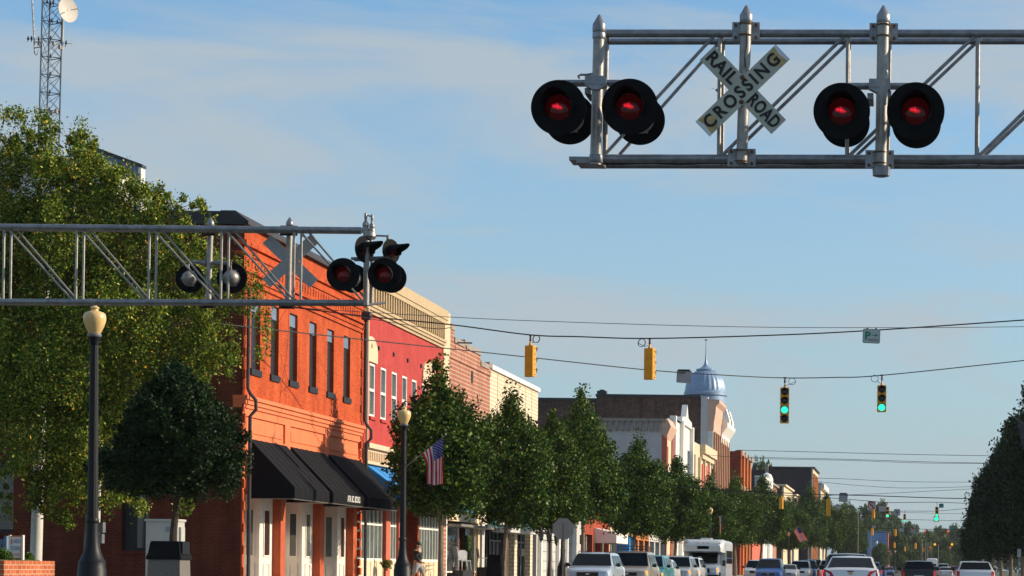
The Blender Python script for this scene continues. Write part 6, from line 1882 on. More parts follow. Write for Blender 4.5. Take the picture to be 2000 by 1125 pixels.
za, zb_ = at(30, 1091, YS).z, at(30, 1046, YS).z
pn = MB().box(xa, xb, YS, YS + 0.03, za, zb_).build('panel', 'white', ss)
q = MB()
H_ = zb_ - za; W_ = xb - xa
q.box(xa, xb, YS - 0.004, YS - 0.001, zb_ - 0.03, zb_); q.box(xb - 0.012, xb, YS - 0.004, YS - 0.001, za, zb_); q.box(xa, xb, YS - 0.004, YS - 0.001, za, za + 0.014)
for k in range(3): q.box(xa + 0.012, xa + W_ * 0.33, YS - 0.004, YS - 0.001, za + 0.05 + k * 0.03, za + 0.062 + k * 0.03); q.box(xa + W_ * 0.62, xb - 0.015, YS - 0.004, YS - 0.001, za + 0.05 + k * 0.03, za + 0.062 + k * 0.03)
for k in range(4): q.box(xb - 0.035, xb - 0.014, YS - 0.004, YS - 0.001, za + 0.15 + k * 0.032, za + 0.166 + k * 0.032)
q.box(xa + 0.01, xa + 0.04, YS - 0.004, YS - 0.001, zb_ - 0.19, zb_ - 0.08)
q.build('stripe', 'orange', pn)
text('AMERICA', 0.115, 'bluegrey', pn, T(((xa + xb) / 2 + 0.022, YS - 0.003, zb_ - 0.125)) @ FRONT, 0.001, W_ * 0.68, 0.004)
text('CITY AWARD', 0.12, 'bluegrey', pn, T(((xa + xb) / 2 - 0.014, YS - 0.003, za + 0.22)) @ FRONT, 0.001, W_ * 0.76, 0.004)
text('1999', 0.045, 'orange', pn, T(((xa + xb) / 2, YS - 0.003, za + 0.08)) @ FRONT, 0.001)
s2 = empty('bench', (at(4, 1100, 48).x, 48, 0), 'dark blue slatted bench end cut by the left edge behind the sign', 'bench')
q = MB(); q.box(at(-60, 1060, 48).x, at(11, 1060, 48).x, 48, 48.05, at(4, 1062, 48).z, at(4, 1053, 48).z); q.build('backrest', 'bluemetal', s2)
q = MB()
for x in (-40, -30, -20, -10, 0, 5.5): q.box(at(x - 1.4, 1090, 48).x, at(x + 1.4, 1090, 48).x, 48.01, 48.04, 0.45, at(4, 1062, 48).z)
q.box(at(11, 1060, 48).x, at(16.5, 1060, 48).x, 47.9, 48.1, 0, at(4, 1047, 48).z); q.box(at(-60, 1060, 48).x, at(11, 1060, 48).x, 47.6, 48.05, 0.42, 0.47)
q.build('frame', 'bluemetal', s2)

# octagon sign back behind the third lamp, and small street signs
def octo(px, py, Y, rpx, lab):
    c = at(px, py, Y); r_ = rpx * Y / FPX
    ro = empty('octagonal_sign', (c.x, Y, 0), lab, 'sign')
    MB().prism([(c.x + r_ * 1.08 * math.cos(R(22.5 + 45 * k)), Y, c.z + r_ * 1.08 * math.sin(R(22.5 + 45 * k))) for k in range(8)], (0, 0.006, 0)).build('plate', 'signback', ro)
    MB().box(c.x - 0.03, c.x + 0.03, Y - 0.04, Y - 0.002, 0, c.z + r_ * 0.5).build('post', 'galv', ro)
octo(1100, 1033, 97.0, 20.5, 'grey octagonal sign seen from its back behind a dark lamp post')
def small_sign(px, y0, y1, wpx, Y, lab, m='signback'):
    c0_, c1_ = at(px, y1, Y), at(px, y0, Y)
    ro = empty('street_sign', (c0_.x, Y, 0), lab, 'sign')
    w_ = wpx * Y / FPX / 2
    MB().box(c0_.x - w_, c0_.x + w_, Y, Y + 0.006, c0_.z, c1_.z).build('plate', m, ro)
    MB().box(c0_.x - 0.03, c0_.x + 0.03, Y + 0.007, Y + 0.06, 0, c1_.z).build('post', 'galv', ro)
small_sign(1136.5, 1045, 1063, 9, 116, 'small brown sign back on a thin post before the cream awning', 'bin')
small_sign(1990.5, 1072, 1088, 7, 118, 'pale grey sign on a post under the right hand trees')
small_sign(1920, 1092, 1102, 5, 230, 'small pale sign under the right row of trees')
small_sign(1945, 1088, 1099, 4, 200, 'second small pale sign under the right row of trees')
for i, (px, y0, Y, r_) in enumerate(((1801, 1053, 520, 0.16), (1808, 1058, 560, 0.12), (1812, 1062, 590, 0.12), (1818.5, 1057, 600, 0.10), (1833, 1063, 560, 0.13), (1701, 1035, 500, 0.12), (1676.5, 999, 430, 0.10))):
    c = at(px, y0, Y)
    o = MB().tube((c.x, Y, 0), (c.x, Y, c.z), r_, r_ * 0.7, n=8).build('utility_pole', 'poledim', None, True, base=(c.x, Y, 0))
    q = MB(); 
    lbs = ['tall thin pale pole, leftmost of the far group', 'second thin pole of the far group by the traffic signals', 'third thin pole of the far group by the traffic signals', 'thin pole with a lamp arm in the far group', 'rightmost thin pole of the far group', 'thin pale pole before the far blue building', 'thin white pole rising over the last left trees']
    tag(o, lbs[i], 'pole', 'thin poles in the distance')

# lanterns on the post before the white panelled front
YN = 100.0
lt = empty('lantern_post', (at(1073, 1060, YN).x, YN, 0), 'trio of black carriage lanterns before the white panelled front', 'lantern')
pN = YN / FPX
for dx, dy, s in ((-16, 0, 0.98), (-1, 2, 1.0), (14, 7, 0.9)):
    c = at(1073 + dx, 1045 + dy, YN)
    q = MB(); q.lathe([(0.5 * pN, 15 * pN), (1.2 * pN, 12 * pN), (1.5 * pN, 10 * pN), (6.5 * pN * s, 4.5 * pN), (6.7 * pN * s, 3.5 * pN)], c, 6)
    q.lathe([(3.2 * pN, -9 * pN), (3.6 * pN, -10 * pN), (1.5 * pN, -12 * pN), (0.6 * pN, -15 * pN)], c, 6)
    for k in range(6):
        t = 2 * math.pi * k / 6
        q.tube(c + Vector((5.4 * pN * s * math.cos(t), 5.4 * pN * s * math.sin(t), 4 * pN)), c + Vector((3.2 * pN * math.cos(t), 3.2 * pN * math.sin(t), -9 * pN)), 0.010, n=4)
    hd = q.build('lantern_head', 'black', lt)
    MB().lathe([(4.9 * pN * s, 3.8 * pN), (2.8 * pN, -9 * pN)], c, 6).build('glass', 'glasspale', hd)
q = MB(); q.path([at(1057, 1054, YN), at(1073, 1056, YN), at(1090, 1054, YN)], 0.02, 6); q.tube(at(1073, 1056, YN + 0.05), Vector((at(1073, 1056, YN).x, YN + 0.05, 0.15)), 0.05, n=8); q.build('arm', 'black', lt)

# shop window goods: white chairs and a plant stand on the pavement
def chair(c, rz, lab):
    r_ = empty('chair', (0, 0, 0), lab, 'chair', 'white chairs in the shop window')
    q = MB(); q.box(-0.22, 0.22, -0.21, 0.21, 0.42, 0.46); q.build('seat', 'chair', r_)
    q = MB(); q.prism([(-0.2, 0.2, 0.47), (0.2, 0.2, 0.47), (0.23, 0.26, 0.85), (0.12, 0.28, 0.93), (-0.12, 0.28, 0.93), (-0.23, 0.26, 0.85)], (0, 0.025, 0)); q.build('backrest', 'chair', r_)
    for sx_ in (-1, 1):
        for sy_ in (-1, 1):
            MB().tube((sx_ * 0.19, sy_ * 0.18, 0.42), (sx_ * 0.23, sy_ * 0.22, 0), 0.018, 0.014, n=6).build('leg', 'chair', r_)
    r_.location = c; r_.rotation_euler = (0, 0, rz)
chx = FX + 0.35
chair((chx, yf(884, 1070), 0.95), 2.3, 'left white moulded chair displayed at the shop window')
chair((chx, yf(893, 1070), 0.80), 0.6, 'second white moulded chair displayed at the shop window')
chair((chx, yf(929, 1070), 0.95), 2.0, 'right white moulded chair near the lime green poster')
o = MB().box(FX + 0.14, FX + 0.62, yf(878, 1070), yf(898, 1070), 0.15, 0.8).build('display_plinth', 'shopdark', None, False, base=(FX + 0.3, yf(888, 1070), 0.15)); tag(o, 'dark display plinth under the two left white chairs', 'plinth')
o = MB().box(FX + 0.14, FX + 0.62, yf(926, 1070), yf(932, 1070), 0.15, 0.95).build('display_plinth', 'shopdark', None, False, base=(FX + 0.3, yf(929, 1070), 0.15)); tag(o, 'dark display plinth under the right white chair', 'plinth')
bush(911, 1075, 103, 0.32, 0.75, 'tall feathery potted plant in the shop doorway', 1600)
bush(754.5, 1102, 82, 0.22, 0.2, 'planting at the foot of the second street lamp', 700)
# reddish ornamental grass round the lamp foot
q = MB(); rr_ = random.Random(8)
for k in range(26):
    a = rr_.uniform(0, 6.28); L = rr_.uniform(0.5, 0.95)
    b0_ = Vector((-18.9 + rr_.uniform(-.1, .1), 86.2, 0.3))
    p1 = b0_ + Vector((0.25 * math.cos(a) * L, 0.25 * math.sin(a) * L, L * 0.9)); p2_ = b0_ + Vector((0.7 * math.cos(a) * L, 0.5 * math.sin(a) * L, L * 0.95))
    q.path([b0_, p1, p2_], [0.008, 0.012, 0.004], 4)
o = q.build('ornamental_grass', 'brown', None, True, base=(-18.9, 86.2, 0.15)); tag(o, 'reddish arching ornamental grass beside the walking person', 'plant')
o = MB().lathe([(0.2, 0.15), (0.28, 0.5), (0.3, 0.55)], (-18.9, 86.2, 0), 14).build('plant_pot', 'redtrim', None, True, base=(-18.9, 86.2, 0.15)); tag(o, 'red plant pot beside the walking person', 'pot')
bx = empty('sandwich_board', (at(966, 1110, 92).x, 92, 0.15), 'black folding board standing on the pavement by the second trunk', 'board')
q = MB(); x_ = at(966, 1110, 92).x
q.prism([(x_ - 0.3, 91.7, 0.15), (x_ + 0.25, 91.7, 0.15), (x_ + 0.25, 91.95, 1.5), (x_ - 0.3, 91.95, 1.5)], (0, 0.03, 0)); q.build('front_board', 'blackmatte', bx)
q = MB(); q.prism([(x_ - 0.3, 92.3, 0.15), (x_ + 0.25, 92.3, 0.15), (x_ + 0.25, 92.0, 1.5), (x_ - 0.3, 92.0, 1.5)], (0, 0.03, 0)); q.build('rear_board', 'blackmatte', bx)

# ================================================================ the walking person
def skin_mesh(joints, edges, radii, levels=2):
    me = bpy.data.meshes.new('tmp')
    me.from_pydata([tuple(j) for j in joints], edges, [])
    ob = bpy.data.objects.new('tmp', me)
    C.objects.link(ob)
    md = ob.modifiers.new('skin', 'SKIN')
    md.use_smooth_shade = True
    for i, r_ in enumerate(radii):
        me.skin_vertices[0].data[i].radius = (r_[0], r_[1]) if isinstance(r_, tuple) else (r_, r_)
    me.skin_vertices[0].data[0].use_root = True
    sb_ = ob.modifiers.new('sub', 'SUBSURF'); sb_.levels = levels; sb_.render_levels = levels
    bpy.context.view_layer.update()
    dg = bpy.context.evaluated_depsgraph_get()
    m2 = bpy.data.meshes.new_from_object(ob.evaluated_get(dg))
    bpy.data.objects.remove(ob); bpy.data.meshes.remove(me)
    return m2
def skin_obj(name, parent, m, joints, edges, radii, levels=2):
    me = skin_mesh(joints, edges, radii, levels)
    me.name = name
    me.materials.clear(); me.materials.append(M[m])
    o = bpy.data.objects.new(name, me); C.objects.link(o); o.parent = parent
    ORG[o.name] = ORG[parent.name]
    return o
pe = empty('person', (0, 0, 0), 'person in a black top and grey shorts walking past the red shop front', 'person')
# body faces local +X, mid stride
J = [(0, 0, 0.95), (0.01, 0, 1.12), (0.02, 0, 1.30), (0.02, 0, 1.44), (0.035, 0, 1.53), (0.045, 0, 1.62), (0.05, 0, 1.71),
     (0.0, 0.17, 1.42), (-0.10, 0.21, 1.16), (0.02, 0.22, 0.93), (0.07, 0.22, 0.86),
     (0.0, -0.17, 1.42), (0.10, -0.22, 1.16), (0.28, -0.2, 1.00), (0.34, -0.19, 0.96),
     (0.02, 0.09, 0.88), (0.22, 0.10, 0.50), (0.30, 0.10, 0.09), (0.44, 0.10, 0.05),
     (-0.02, -0.09, 0.88), (-0.10, -0.10, 0.48), (-0.42, -0.10, 0.16), (-0.33, -0.10, 0.03)]
E_ = [(0, 1), (1, 2), (2, 3), (3, 4), (4, 5), (5, 6), (3, 7), (7, 8), (8, 9), (9, 10), (3, 11), (11, 12), (12, 13), (13, 14), (0, 15), (15, 16), (16, 17), (17, 18), (0, 19), (19, 20), (20, 21), (21, 22)]
Rr = [(0.12, 0.15), (0.11, 0.14), (0.12, 0.16), (0.09, 0.12), 0.055, 0.085, 0.075, 0.06, 0.042, 0.032, 0.035, 0.06, 0.042, 0.032, 0.035, 0.09, 0.062, 0.042, 0.035, 0.09, 0.062, 0.042, 0.035]
for hx, hy, hz, dx_, dz_ in ((0.07, 0.22, 0.86, 0.35, -0.9), (0.34, -0.19, 0.96, 0.9, -0.25)):
    hi = len(J) - (len(J) - (10 if hy > 0 else 14))
    for f in range(5):
        oy = (f - 1.5) * 0.017 if f < 4 else 0.0
        L = (0.05, 0.06, 0.055, 0.045, 0.04)[f]
        a_ = (hx + dx_ * 0.04 + (0.03 if f == 4 else 0), hy + oy, hz + dz_ * 0.04 + (0.02 if f == 4 else 0))
        b_ = (a_[0] + dx_ * L, a_[1] + oy * 0.3, a_[2] + dz_ * L - 0.01)
        J += [a_, b_]; Rr += [0.010, 0.007]
        E_ += [(hi, len(J) - 2), (len(J) - 2, len(J) - 1)]
skin_obj('body', pe, 'skin', J, E_, Rr)
skin_obj('shirt', pe, 'shirt', [(0, 0, 0.93), (0.01, 0, 1.12), (0.02, 0, 1.30), (0.02, 0, 1.46), (0.0, 0.19, 1.42), (-0.10, 0.225, 1.15), (0.0, 0.225, 0.98), (0.0, -0.19, 1.42), (0.10, -0.235, 1.15), (0.22, -0.215, 1.04)],
         [(0, 1), (1, 2), (2, 3), (3, 4), (4, 5), (5, 6), (3, 7), (7, 8), (8, 9)], [(0.15, 0.19), (0.14, 0.17), (0.145, 0.19), (0.10, 0.13), 0.085, 0.065, 0.055, 0.085, 0.065, 0.055])
skin_obj('shorts', pe, 'shorts', [(0, 0, 0.98), (0, 0, 0.90), (0.05, 0.10, 0.82), (0.19, 0.105, 0.56), (-0.02, -0.10, 0.80), (-0.08, -0.105, 0.54)], [(0, 1), (1, 2), (2, 3), (1, 4), (4, 5)], [(0.145, 0.18), (0.13, 0.165), 0.115, 0.10, 0.115, 0.10])
q = MB()
q.lathe([(0.085, 0.0), (0.108, 0.03), (0.108, 0.07), (0.085, 0.115), (0.04, 0.14), (0.005, 0.145)], (0.028, 0, 1.655), 14); q.build('hair', 'hair', pe, True)
q = MB(); q.prism([(0.128, -0.012, 1.62), (0.128, 0.012, 1.62), (0.158, 0, 1.625), ], (0, 0, 0.045))
q.build('nose', 'skin', pe)
q = MB()
for s_ in (-1, 1): q.lathe([(0.002, -0.008), (0.012, 0), (0.002, 0.008)], (0.125, s_ * 0.032, 1.675), 8)
q.build('eye', 'hair', pe)
q = MB(); q.box(0.115, 0.13, -0.025, 0.025, 1.585, 1.592); q.build('mouth', 'redtrim', pe)
q = MB()
for s_ in (-1, 1): q.lathe([(0.012, -0.03), (0.02, 0), (0.012, 0.03)], (0.035, s_ * 0.092, 1.65), 8)
q.build('ear', 'skin', pe)
for x_, y_, rot in ((0.38, 0.10, 0), (-0.36, -0.10, 0)):
    q = MB(); q.lathe([(0.05, 0), (0.055, 0.05), (0.04, 0.09)], (x_ - 0.05, y_, -0.005), 10); q.box(x_ - 0.1, x_ + 0.14, y_ - 0.045, y_ + 0.045, 0.0, 0.06); q.build('shoe', 'shirt', pe)
p = at(816, 1057, 86)
pe.location = (p.x, 86, 0.15); pe.rotation_euler = (0, 0, R(-18))
# ================================================================ vehicles
PAINTS = {}
def paint(name, col, metal=0.3):
    if name not in PAINTS:
        m = mat(name + '_car_paint', col, 0.28, metal, 0.06, 0.8, spec=0.6)
        b = m.node_tree.nodes['Principled BSDF']
        b.inputs['Coat Weight'].default_value = 0.6 if max(col) > 0.1 else 0.15
        b.inputs['Coat Roughness'].default_value = 0.08
        PAINTS[name] = m
    return PAINTS[name]
PC = {'white': (0.72, 0.72, 0.71), 'silver': (0.42, 0.43, 0.44), 'champagne': (0.40, 0.36, 0.30), 'teal': (0.08, 0.28, 0.30), 'blue': (0.03, 0.10, 0.32), 'navy': (0.02, 0.05, 0.14), 'black': (0.012, 0.012, 0.014), 'grey': (0.12, 0.125, 0.13), 'red': (0.35, 0.02, 0.02), 'ice': (0.50, 0.58, 0.66), 'green': (0.03, 0.07, 0.05)}
# body shapes: L, W, belt, roof, hood front z, hood rear z, deck z or None, greenhouse base y (rear, front), roof y (rear, front)
KIND = {
    'sedan': dict(L=4.8, W=1.82, belt=0.98, roof=1.44, hf=0.74, hr=0.98, deck=1.00, gb=(-1.75, 1.05), gt=(-0.95, 0.25), wr=0.32),
    'suv': dict(L=4.7, W=1.88, belt=1.06, roof=1.68, hf=0.92, hr=1.06, deck=None, gb=(-2.2, 1.25), gt=(-1.85, 0.55), wr=0.37),
    'minivan': dict(L=4.9, W=1.94, belt=1.04, roof=1.72, hf=0.82, hr=1.04, deck=None, gb=(-2.33, 1.65), gt=(-2.0, 0.65), wr=0.34),
    'van': dict(L=5.2, W=1.98, belt=1.15, roof=2.0, hf=0.95, hr=1.15, deck=None, gb=(-2.5, 1.7), gt=(-2.35, 0.9), wr=0.36),
}
def sect(w, zb, zt, crown):
    """half closed body section, counter clockwise"""
    h = zt - zb
    R_ = [(w * 0.90, zb), (w * 0.985, zb + h * 0.22), (w, zb + h * 0.50), (w * 0.985, zb + h * 0.78), (w * 0.945, zt - 0.02), (w * 0.88, zt), (w * 0.5, zt + crown), (0, zt + crown * 1.15)]
    Lh = [(-x, z) for x, z in reversed(R_[:-1])]
    return R_ + Lh
def car(kind, pname, pos, face, label, roof=None, extras=(), cat=None, tail='taillamp', name=None, head='headlamp', light=True, W=None):
    k = dict(KIND[kind])
    if roof: k['roof'] = roof
    if W: k['W'] = W
    if 'highdeck' in extras: k.update(deck=1.09, belt=1.05, hr=1.02)
    pm = paint(pname, PC[pname])
    nm = name or {'sedan': 'parked_car', 'suv': 'sport_utility_car', 'minivan': 'minivan', 'van': 'passenger_van'}[kind]
    if kind == 'sedan' and not name: nm = 'sedan_car'
    r = empty(nm, (0, 0, 0), label, cat or {'sedan': 'car', 'suv': 'car', 'minivan': 'minivan', 'van': 'van'}[kind])
    L, W = k['L'], k['W'] / 2
    y0, y1 = -L / 2, L / 2
    gb, gt = k['gb'], k['gt']
    deck = k['deck'] or k['belt']
    st = [(y0, 0.84, 0.42, deck - 0.22), (y0 + 0.06, 0.93, 0.34, deck - 0.08), (y0 + 0.22, 0.98, 0.26, deck - 0.01), (gb[0] + 0.05, 1.0, 0.24, deck), (0.0, 1.0, 0.22, k['belt']), (gb[1] - 0.1, 1.0, 0.23, k['hr']), (y1 - 0.75, 0.985, 0.24, k['hf'] * 0.35 + k['hr'] * 0.65), (y1 - 0.28, 0.955, 0.27, k['hf'] + 0.03), (y1 - 0.07, 0.88, 0.33, k['hf'] - 0.06), (y1, 0.76, 0.42, k['hf'] - 0.2)]
    st.sort(key=lambda s_: s_[0])
    q = MB()
    loft(q, [[(x, y, z) for x, z in sect(W * w, zb, zt, 0.025)] for y, w, zb, zt in st])
    q.build('body', pm, r, True)
    # greenhouse
    wb, wt, zb, zr = W * 0.93, W * 0.74, k['belt'] - 0.02, k['roof']
    def gsec(y, z, w, crown):
        if z <= zb + 0.01: return [(w, y, zb), (w * 0.98, y, zb + 0.001), (w * 0.9, y, zb + 0.002), (0, y, zb + 0.003), (-w * 0.9, y, zb + 0.002), (-w * 0.98, y, zb + 0.001), (-w, y, zb), (0, y, zb - 0.05)]
        return [(wb, y, zb), (w, y, z - 0.05), (w * 0.92, y, z), (0, y, z + crown), (-w * 0.92, y, z), (-w, y, z - 0.05), (-wb, y, zb), (0, y, zb - 0.05)]
    q = MB()
    zbk = max(deck, zb)
    loft(q, [gsec(gb[0], zb, wb, 0), gsec(gt[0], zr - 0.03, wt, 0.02), gsec((gt[0] + gt[1]) / 2, zr, wt * 1.01, 0.03), gsec(gt[1], zr - 0.04, wt, 0.02), gsec(gb[1], zb, wb, 0)])
    q.build('cabin', pm, r, True)
    def pane(name, f0, f1, ya, za, yb, zb_, out, m='carglass', inset=0.05):
        A = Vector((-f0, ya, za)); B = Vector((f0, ya, za)); Cc = Vector((f1, yb, zb_)); D = Vector((-f1, yb, zb_))
        n_ = (B - A).cross(D - A).normalized()
        if n_.dot(Vector(out)) < 0: n_ = -n_
        q = MB(); q.prism([p + n_ * 0.004 for p in (A, B, Cc, D)], n_ * 0.012)
        return q.build(name, m, r)
    # windscreen and rear window sit a little proud of their slopes
    def lerp(a, b, t): return a + (b - a) * t
    s0, s1 = 0.08, 0.90
    zt_f = zr - 0.012
    pane('windshield', lerp(wb, wt, s0) * 0.93, lerp(wb, wt, s1) * 0.93, lerp(gb[1], gt[1], s0), lerp(zb, zt_f, s0), lerp(gb[1], gt[1], s1), lerp(zb, zt_f, s1), (0, 1, 0.5))
    pane('rear_window', lerp(wb, wt, s0) * 0.88, lerp(wb, wt, s1) * 0.88, lerp(gb[0], gt[0], s0 + 0.06), lerp(zb, zt_f, s0 + 0.06), lerp(gb[0], gt[0], s1), lerp(zb, zt_f, s1), (0, -1, 0.5))
    for s in (-1, 1):
        yb0, yb1 = gb[0] + 0.25, gb[1] - 0.25
        yt0, yt1 = gt[0] + 0.06, gt[1] - 0.08
        cuts = [0.0, 0.30, 0.62, 1.0] if kind != 'sedan' else [0.0, 0.16, 0.55, 1.0]
        for i in range(3):
            a, b = cuts[i] + 0.015, cuts[i + 1] - 0.015
            lo, hi = 0.10, 0.86
            def sp(t, h):
                yy = lerp(lerp(yb0, yb1, t), lerp(yt0, yt1, t), h)
                return Vector((s * (lerp(wb, wt, h) + 0.004), yy, lerp(zb, zr - 0.05, h)))
            q = MB(); q.prism([sp(a, lo), sp(b, lo), sp(b, hi), sp(a, hi)], (s * 0.01, 0, 0)); q.build('side_window', 'carglass', r)
        for yw in (y0 + 0.95, y1 - 0.92):
            q = MB(); q.lathe([(k['wr'] * 0.62, -0.11), (k['wr'] * 0.95, -0.11), (k['wr'], -0.08), (k['wr'], 0.08), (k['wr'] * 0.95, 0.11), (k['wr'] * 0.62, 0.11)], (s * (W - 0.12), yw, k['wr']), 24, 'X')
            t_ = q.build('wheel', 'tyre', r, True)
            q = MB(); q.lathe([(0.02, s * 0.09), (k['wr'] * 0.55, s * 0.10), (k['wr'] * 0.62, s * 0.112)], (s * (W - 0.12), yw, k['wr']), 18, 'X'); q.build('rim', 'rim', t_)
        # door mirror
        q = MB(); q.lathe([(0.02, -0.10), (0.075, -0.07), (0.085, 0.0), (0.075, 0.07), (0.02, 0.10)], (s * (W + 0.10), gb[1] - 0.42, k['belt'] + 0.06), 10, 'X'); q.box(s * (W - 0.05), s * (W + 0.05), gb[1] - 0.45, gb[1] - 0.39, k['belt'], k['belt'] + 0.04)
        q.build('mirror', 'plastic', r)
        # lamps wrap the corners
        hz = k['hf']
        q = MB(); q.prism([(s * W * 0.50, y1 - 0.045, hz - 0.20), (s * W * 0.84, y1 - 0.12, hz - 0.20), (s * W * 0.90, y1 - 0.28, hz - 0.02), (s * W * 0.55, y1 - 0.17, hz - 0.04)], (0, 0.06, 0))
        hd = q.build('headlight', head, r)
        if 'tall' in extras or kind in ('suv', 'minivan', 'van'):
            q = MB(); q.prism([(s * W * 0.80, y0 + 0.02, deck - 0.42), (s * W * 0.965, y0 + 0.12, deck - 0.42), (s * W * 0.95, y0 + 0.14, deck - 0.05), (s * W * 0.80, y0 + 0.06, deck - 0.05)], (0, -0.05, 0))
        else:
            q = MB(); q.prism([(s * W * 0.52, y0 - 0.012, deck - 0.34), (s * W * 0.90, y0 + 0.05, deck - 0.34), (s * W * 0.955, y0 + 0.10, deck - 0.22), (s * W * 0.90, y0 + 0.12, deck - 0.04), (s * W * 0.66, y0 + 0.02, deck - 0.12)], (0, -0.045, 0))
        q.build('tail_light', tail, r)
    q = MB(); q.box(-W * 0.46, W * 0.46, y1 - 0.10, y1 + 0.015, hz - 0.26, hz - 0.10); gr = q.build('grille', 'plastic', r)
    q = MB(); q.box(-W * 0.48, W * 0.48, y1 + 0.0, y1 + 0.024, hz - 0.10, hz - 0.075); q.box(-W * 0.08, W * 0.08, y1 + 0.01, y1 + 0.03, hz - 0.20, hz - 0.15); q.build('trim', 'chrome', gr)
    for yy, s in ((y1, 1), (y0, -1)):
        q = MB(); q.box(-W * 0.86, W * 0.86, yy - 0.10 * s, yy + 0.07 * s, 0.33, 0.56); q.build('bumper', 'plastic' if 'blackbumper' in extras else pm, r)
    q = MB(); q.box(-0.26, 0.26, y0 - 0.078, y0 - 0.071, 0.62, 0.76) if kind != 'sedan' else q.box(-0.16, 0.16, y0 - 0.082, y0 - 0.071, 0.36, 0.50)
    q.build('number_plate', 'white', r)
    if kind == 'sedan':
        q = MB(); q.box(-0.10, 0.10, y0 - 0.012, y0 + 0.02, deck - 0.115, deck - 0.085); q.build('boot_handle', 'plastic', r)
    if 'badge' in extras:
        q = MB(); q.prism([(-0.075, y0 - 0.012, deck - 0.19), (-0.03, y0 - 0.012, deck - 0.19), (-0.03, y0 - 0.012, deck - 0.205), (0.03, y0 - 0.012, deck - 0.205), (0.03, y0 - 0.012, deck - 0.19), (0.075, y0 - 0.012, deck - 0.19), (0.085, y0 - 0.012, deck - 0.165), (0.035, y0 - 0.012, deck - 0.165), (0.035, y0 - 0.012, deck - 0.15), (-0.025, y0 - 0.012, deck - 0.15), (-0.025, y0 - 0.012, deck - 0.165), (-0.065, y0 - 0.012, deck - 0.165)], (0, 0.02, 0)); q.build('badge', 'yellow', r)
    if 'rack' in extras:
        q = MB()
        for s in (-1, 1):
            q.tube((s * wt * 0.95, gt[0] + 0.1, zr + 0.10), (s * wt * 0.95, gt[1], zr + 0.10), 0.016, n=6); q.tube((s * wt * 0.95, gt[0] + 0.1, zr + 0.22), (s * wt * 0.95, gt[1], zr + 0.22), 0.016, n=6)
            for t in range(6):
                y = gt[0] + 0.1 + (gt[1] - gt[0] - 0.1) * t / 5
                q.tube((s * wt * 0.95, y, zr - 0.02), (s * wt * 0.95, y, zr + 0.22), 0.013, n=5)
        for t in range(9):
            y = gt[0] + 0.1 + (gt[1] - gt[0] - 0.1) * t / 8
            q.tube((-wt * 0.95, y, zr + 0.11), (wt * 0.95, y, zr + 0.11), 0.013, n=5)
        for z in (0.10, 0.22): q.tube((-wt * 0.95, gt[1], zr + z), (wt * 0.95, gt[1], zr + z), 0.018, n=6)
        q.build('roof_rack', 'plastic', r)
    elif 'rails' in extras:
        q = MB()
        for s in (-1, 1): q.path([(s * wt * 0.9, gt[0] + 0.1, zr), (s * wt * 0.9, gt[0] + 0.25, zr + 0.06), (s * wt * 0.9, gt[1] - 0.15, zr + 0.05), (s * wt * 0.9, gt[1], zr - 0.01)], 0.018, 6)
        q.build('roof_rail', 'plastic', r)
    if 'amber' in extras:
        q = MB()
        for s in (-1, 1): q.box(s * W * 0.80, s * W * 0.93, y1 - 0.24, y1 - 0.10, hz - 0.22, hz - 0.05)
        q.build('indicator', 'amberlit', r)
    r.location = pos
    r.rotation_euler = (0, 0, 0 if face > 0 else math.pi)
    return r
QL = 'queue of cars facing us in the left lane'
def oncoming(kind, col, px_right, Y, label, half, **kw):
    """front bumper at Y, right side (as we see it) at pixel px_right"""
    L = KIND[kind]['L']
    x = at(px_right, 1100, Y).x - half
    return car(kind, col, (x, Y + L / 2, 0), -1, label, **kw)
oncoming('suv', 'ice', 1195, 88, 'pale blue silver sport utility car at the head of the left queue', 0.97, extras=('rails',), roof=1.62)
oncoming('suv', 'champagne', 1267, 96.5, 'champagne coloured sport utility car with a black roof rack', 0.95, extras=('rack', 'amber'), roof=1.74)
oncoming('minivan', 'teal', 1297, 104, 'teal minivan half hidden behind the champagne car', 0.97, extras=('amber',), roof=1.62)
oncoming('sedan', 'white', 1313, 111, 'white sedan mostly hidden behind the teal minivan', 0.92)
oncoming('suv', 'silver', 1350, 117.8, 'silver sport utility car with orange indicators left of the bus', 0.95, extras=('rails', 'amber'), roof=1.66)
oncoming('suv', 'white', 1368, 124.3, 'white sport utility car tucked beside the bus', 0.95, extras=('amber', 'rails'), roof=1.62)
oncoming('minivan', 'blue', 1528, 152, 'bright blue minivan facing us in the middle of the street', 0.98, roof=1.72)
oncoming('suv', 'white', 1500, 166, 'white car behind the left side of the blue minivan', 0.95, roof=1.66)
oncoming('sedan', 'silver', 1557, 176, 'small silver sedan just right of the blue minivan', 0.9, roof=1.36)
oncoming('suv', 'white', 1583, 188, 'white sport utility car with one bright headlight, right of the blue minivan', 0.95, roof=1.72, extras=('amber',))
oncoming('suv', 'navy', 1596, 206, 'dark blue sport utility car behind the white one', 0.95, roof=1.85)
oncoming('suv', 'black', 1606, 226, 'black sport utility car farther back in the oncoming lane', 0.95, roof=2.0)
oncoming('minivan', 'grey', 1620, 250, 'dark grey minivan at the back of the oncoming lane', 0.95, roof=1.9)
oncoming('sedan', 'navy', 1747, 300, 'dark sedan coming towards us right of the blue cars', 0.9, roof=1.38)
def ahead(kind, col, px_c, Y, label, **kw):
    L = KIND[kind]['L']
    x = at(px_c, 1108, Y).x
    return car(kind, col, (x, Y + L / 2, 0), 1, label, **kw)
ahead('sedan', 'white', 1661, 70.5, 'white sedan driving away with big red tail lights', extras=('badge', 'highdeck'), roof=1.47, W=1.86)
ahead('suv', 'grey', 1653, 80.5, 'dark grey sport utility car right ahead of the white sedan', roof=1.62, tail='taillit')
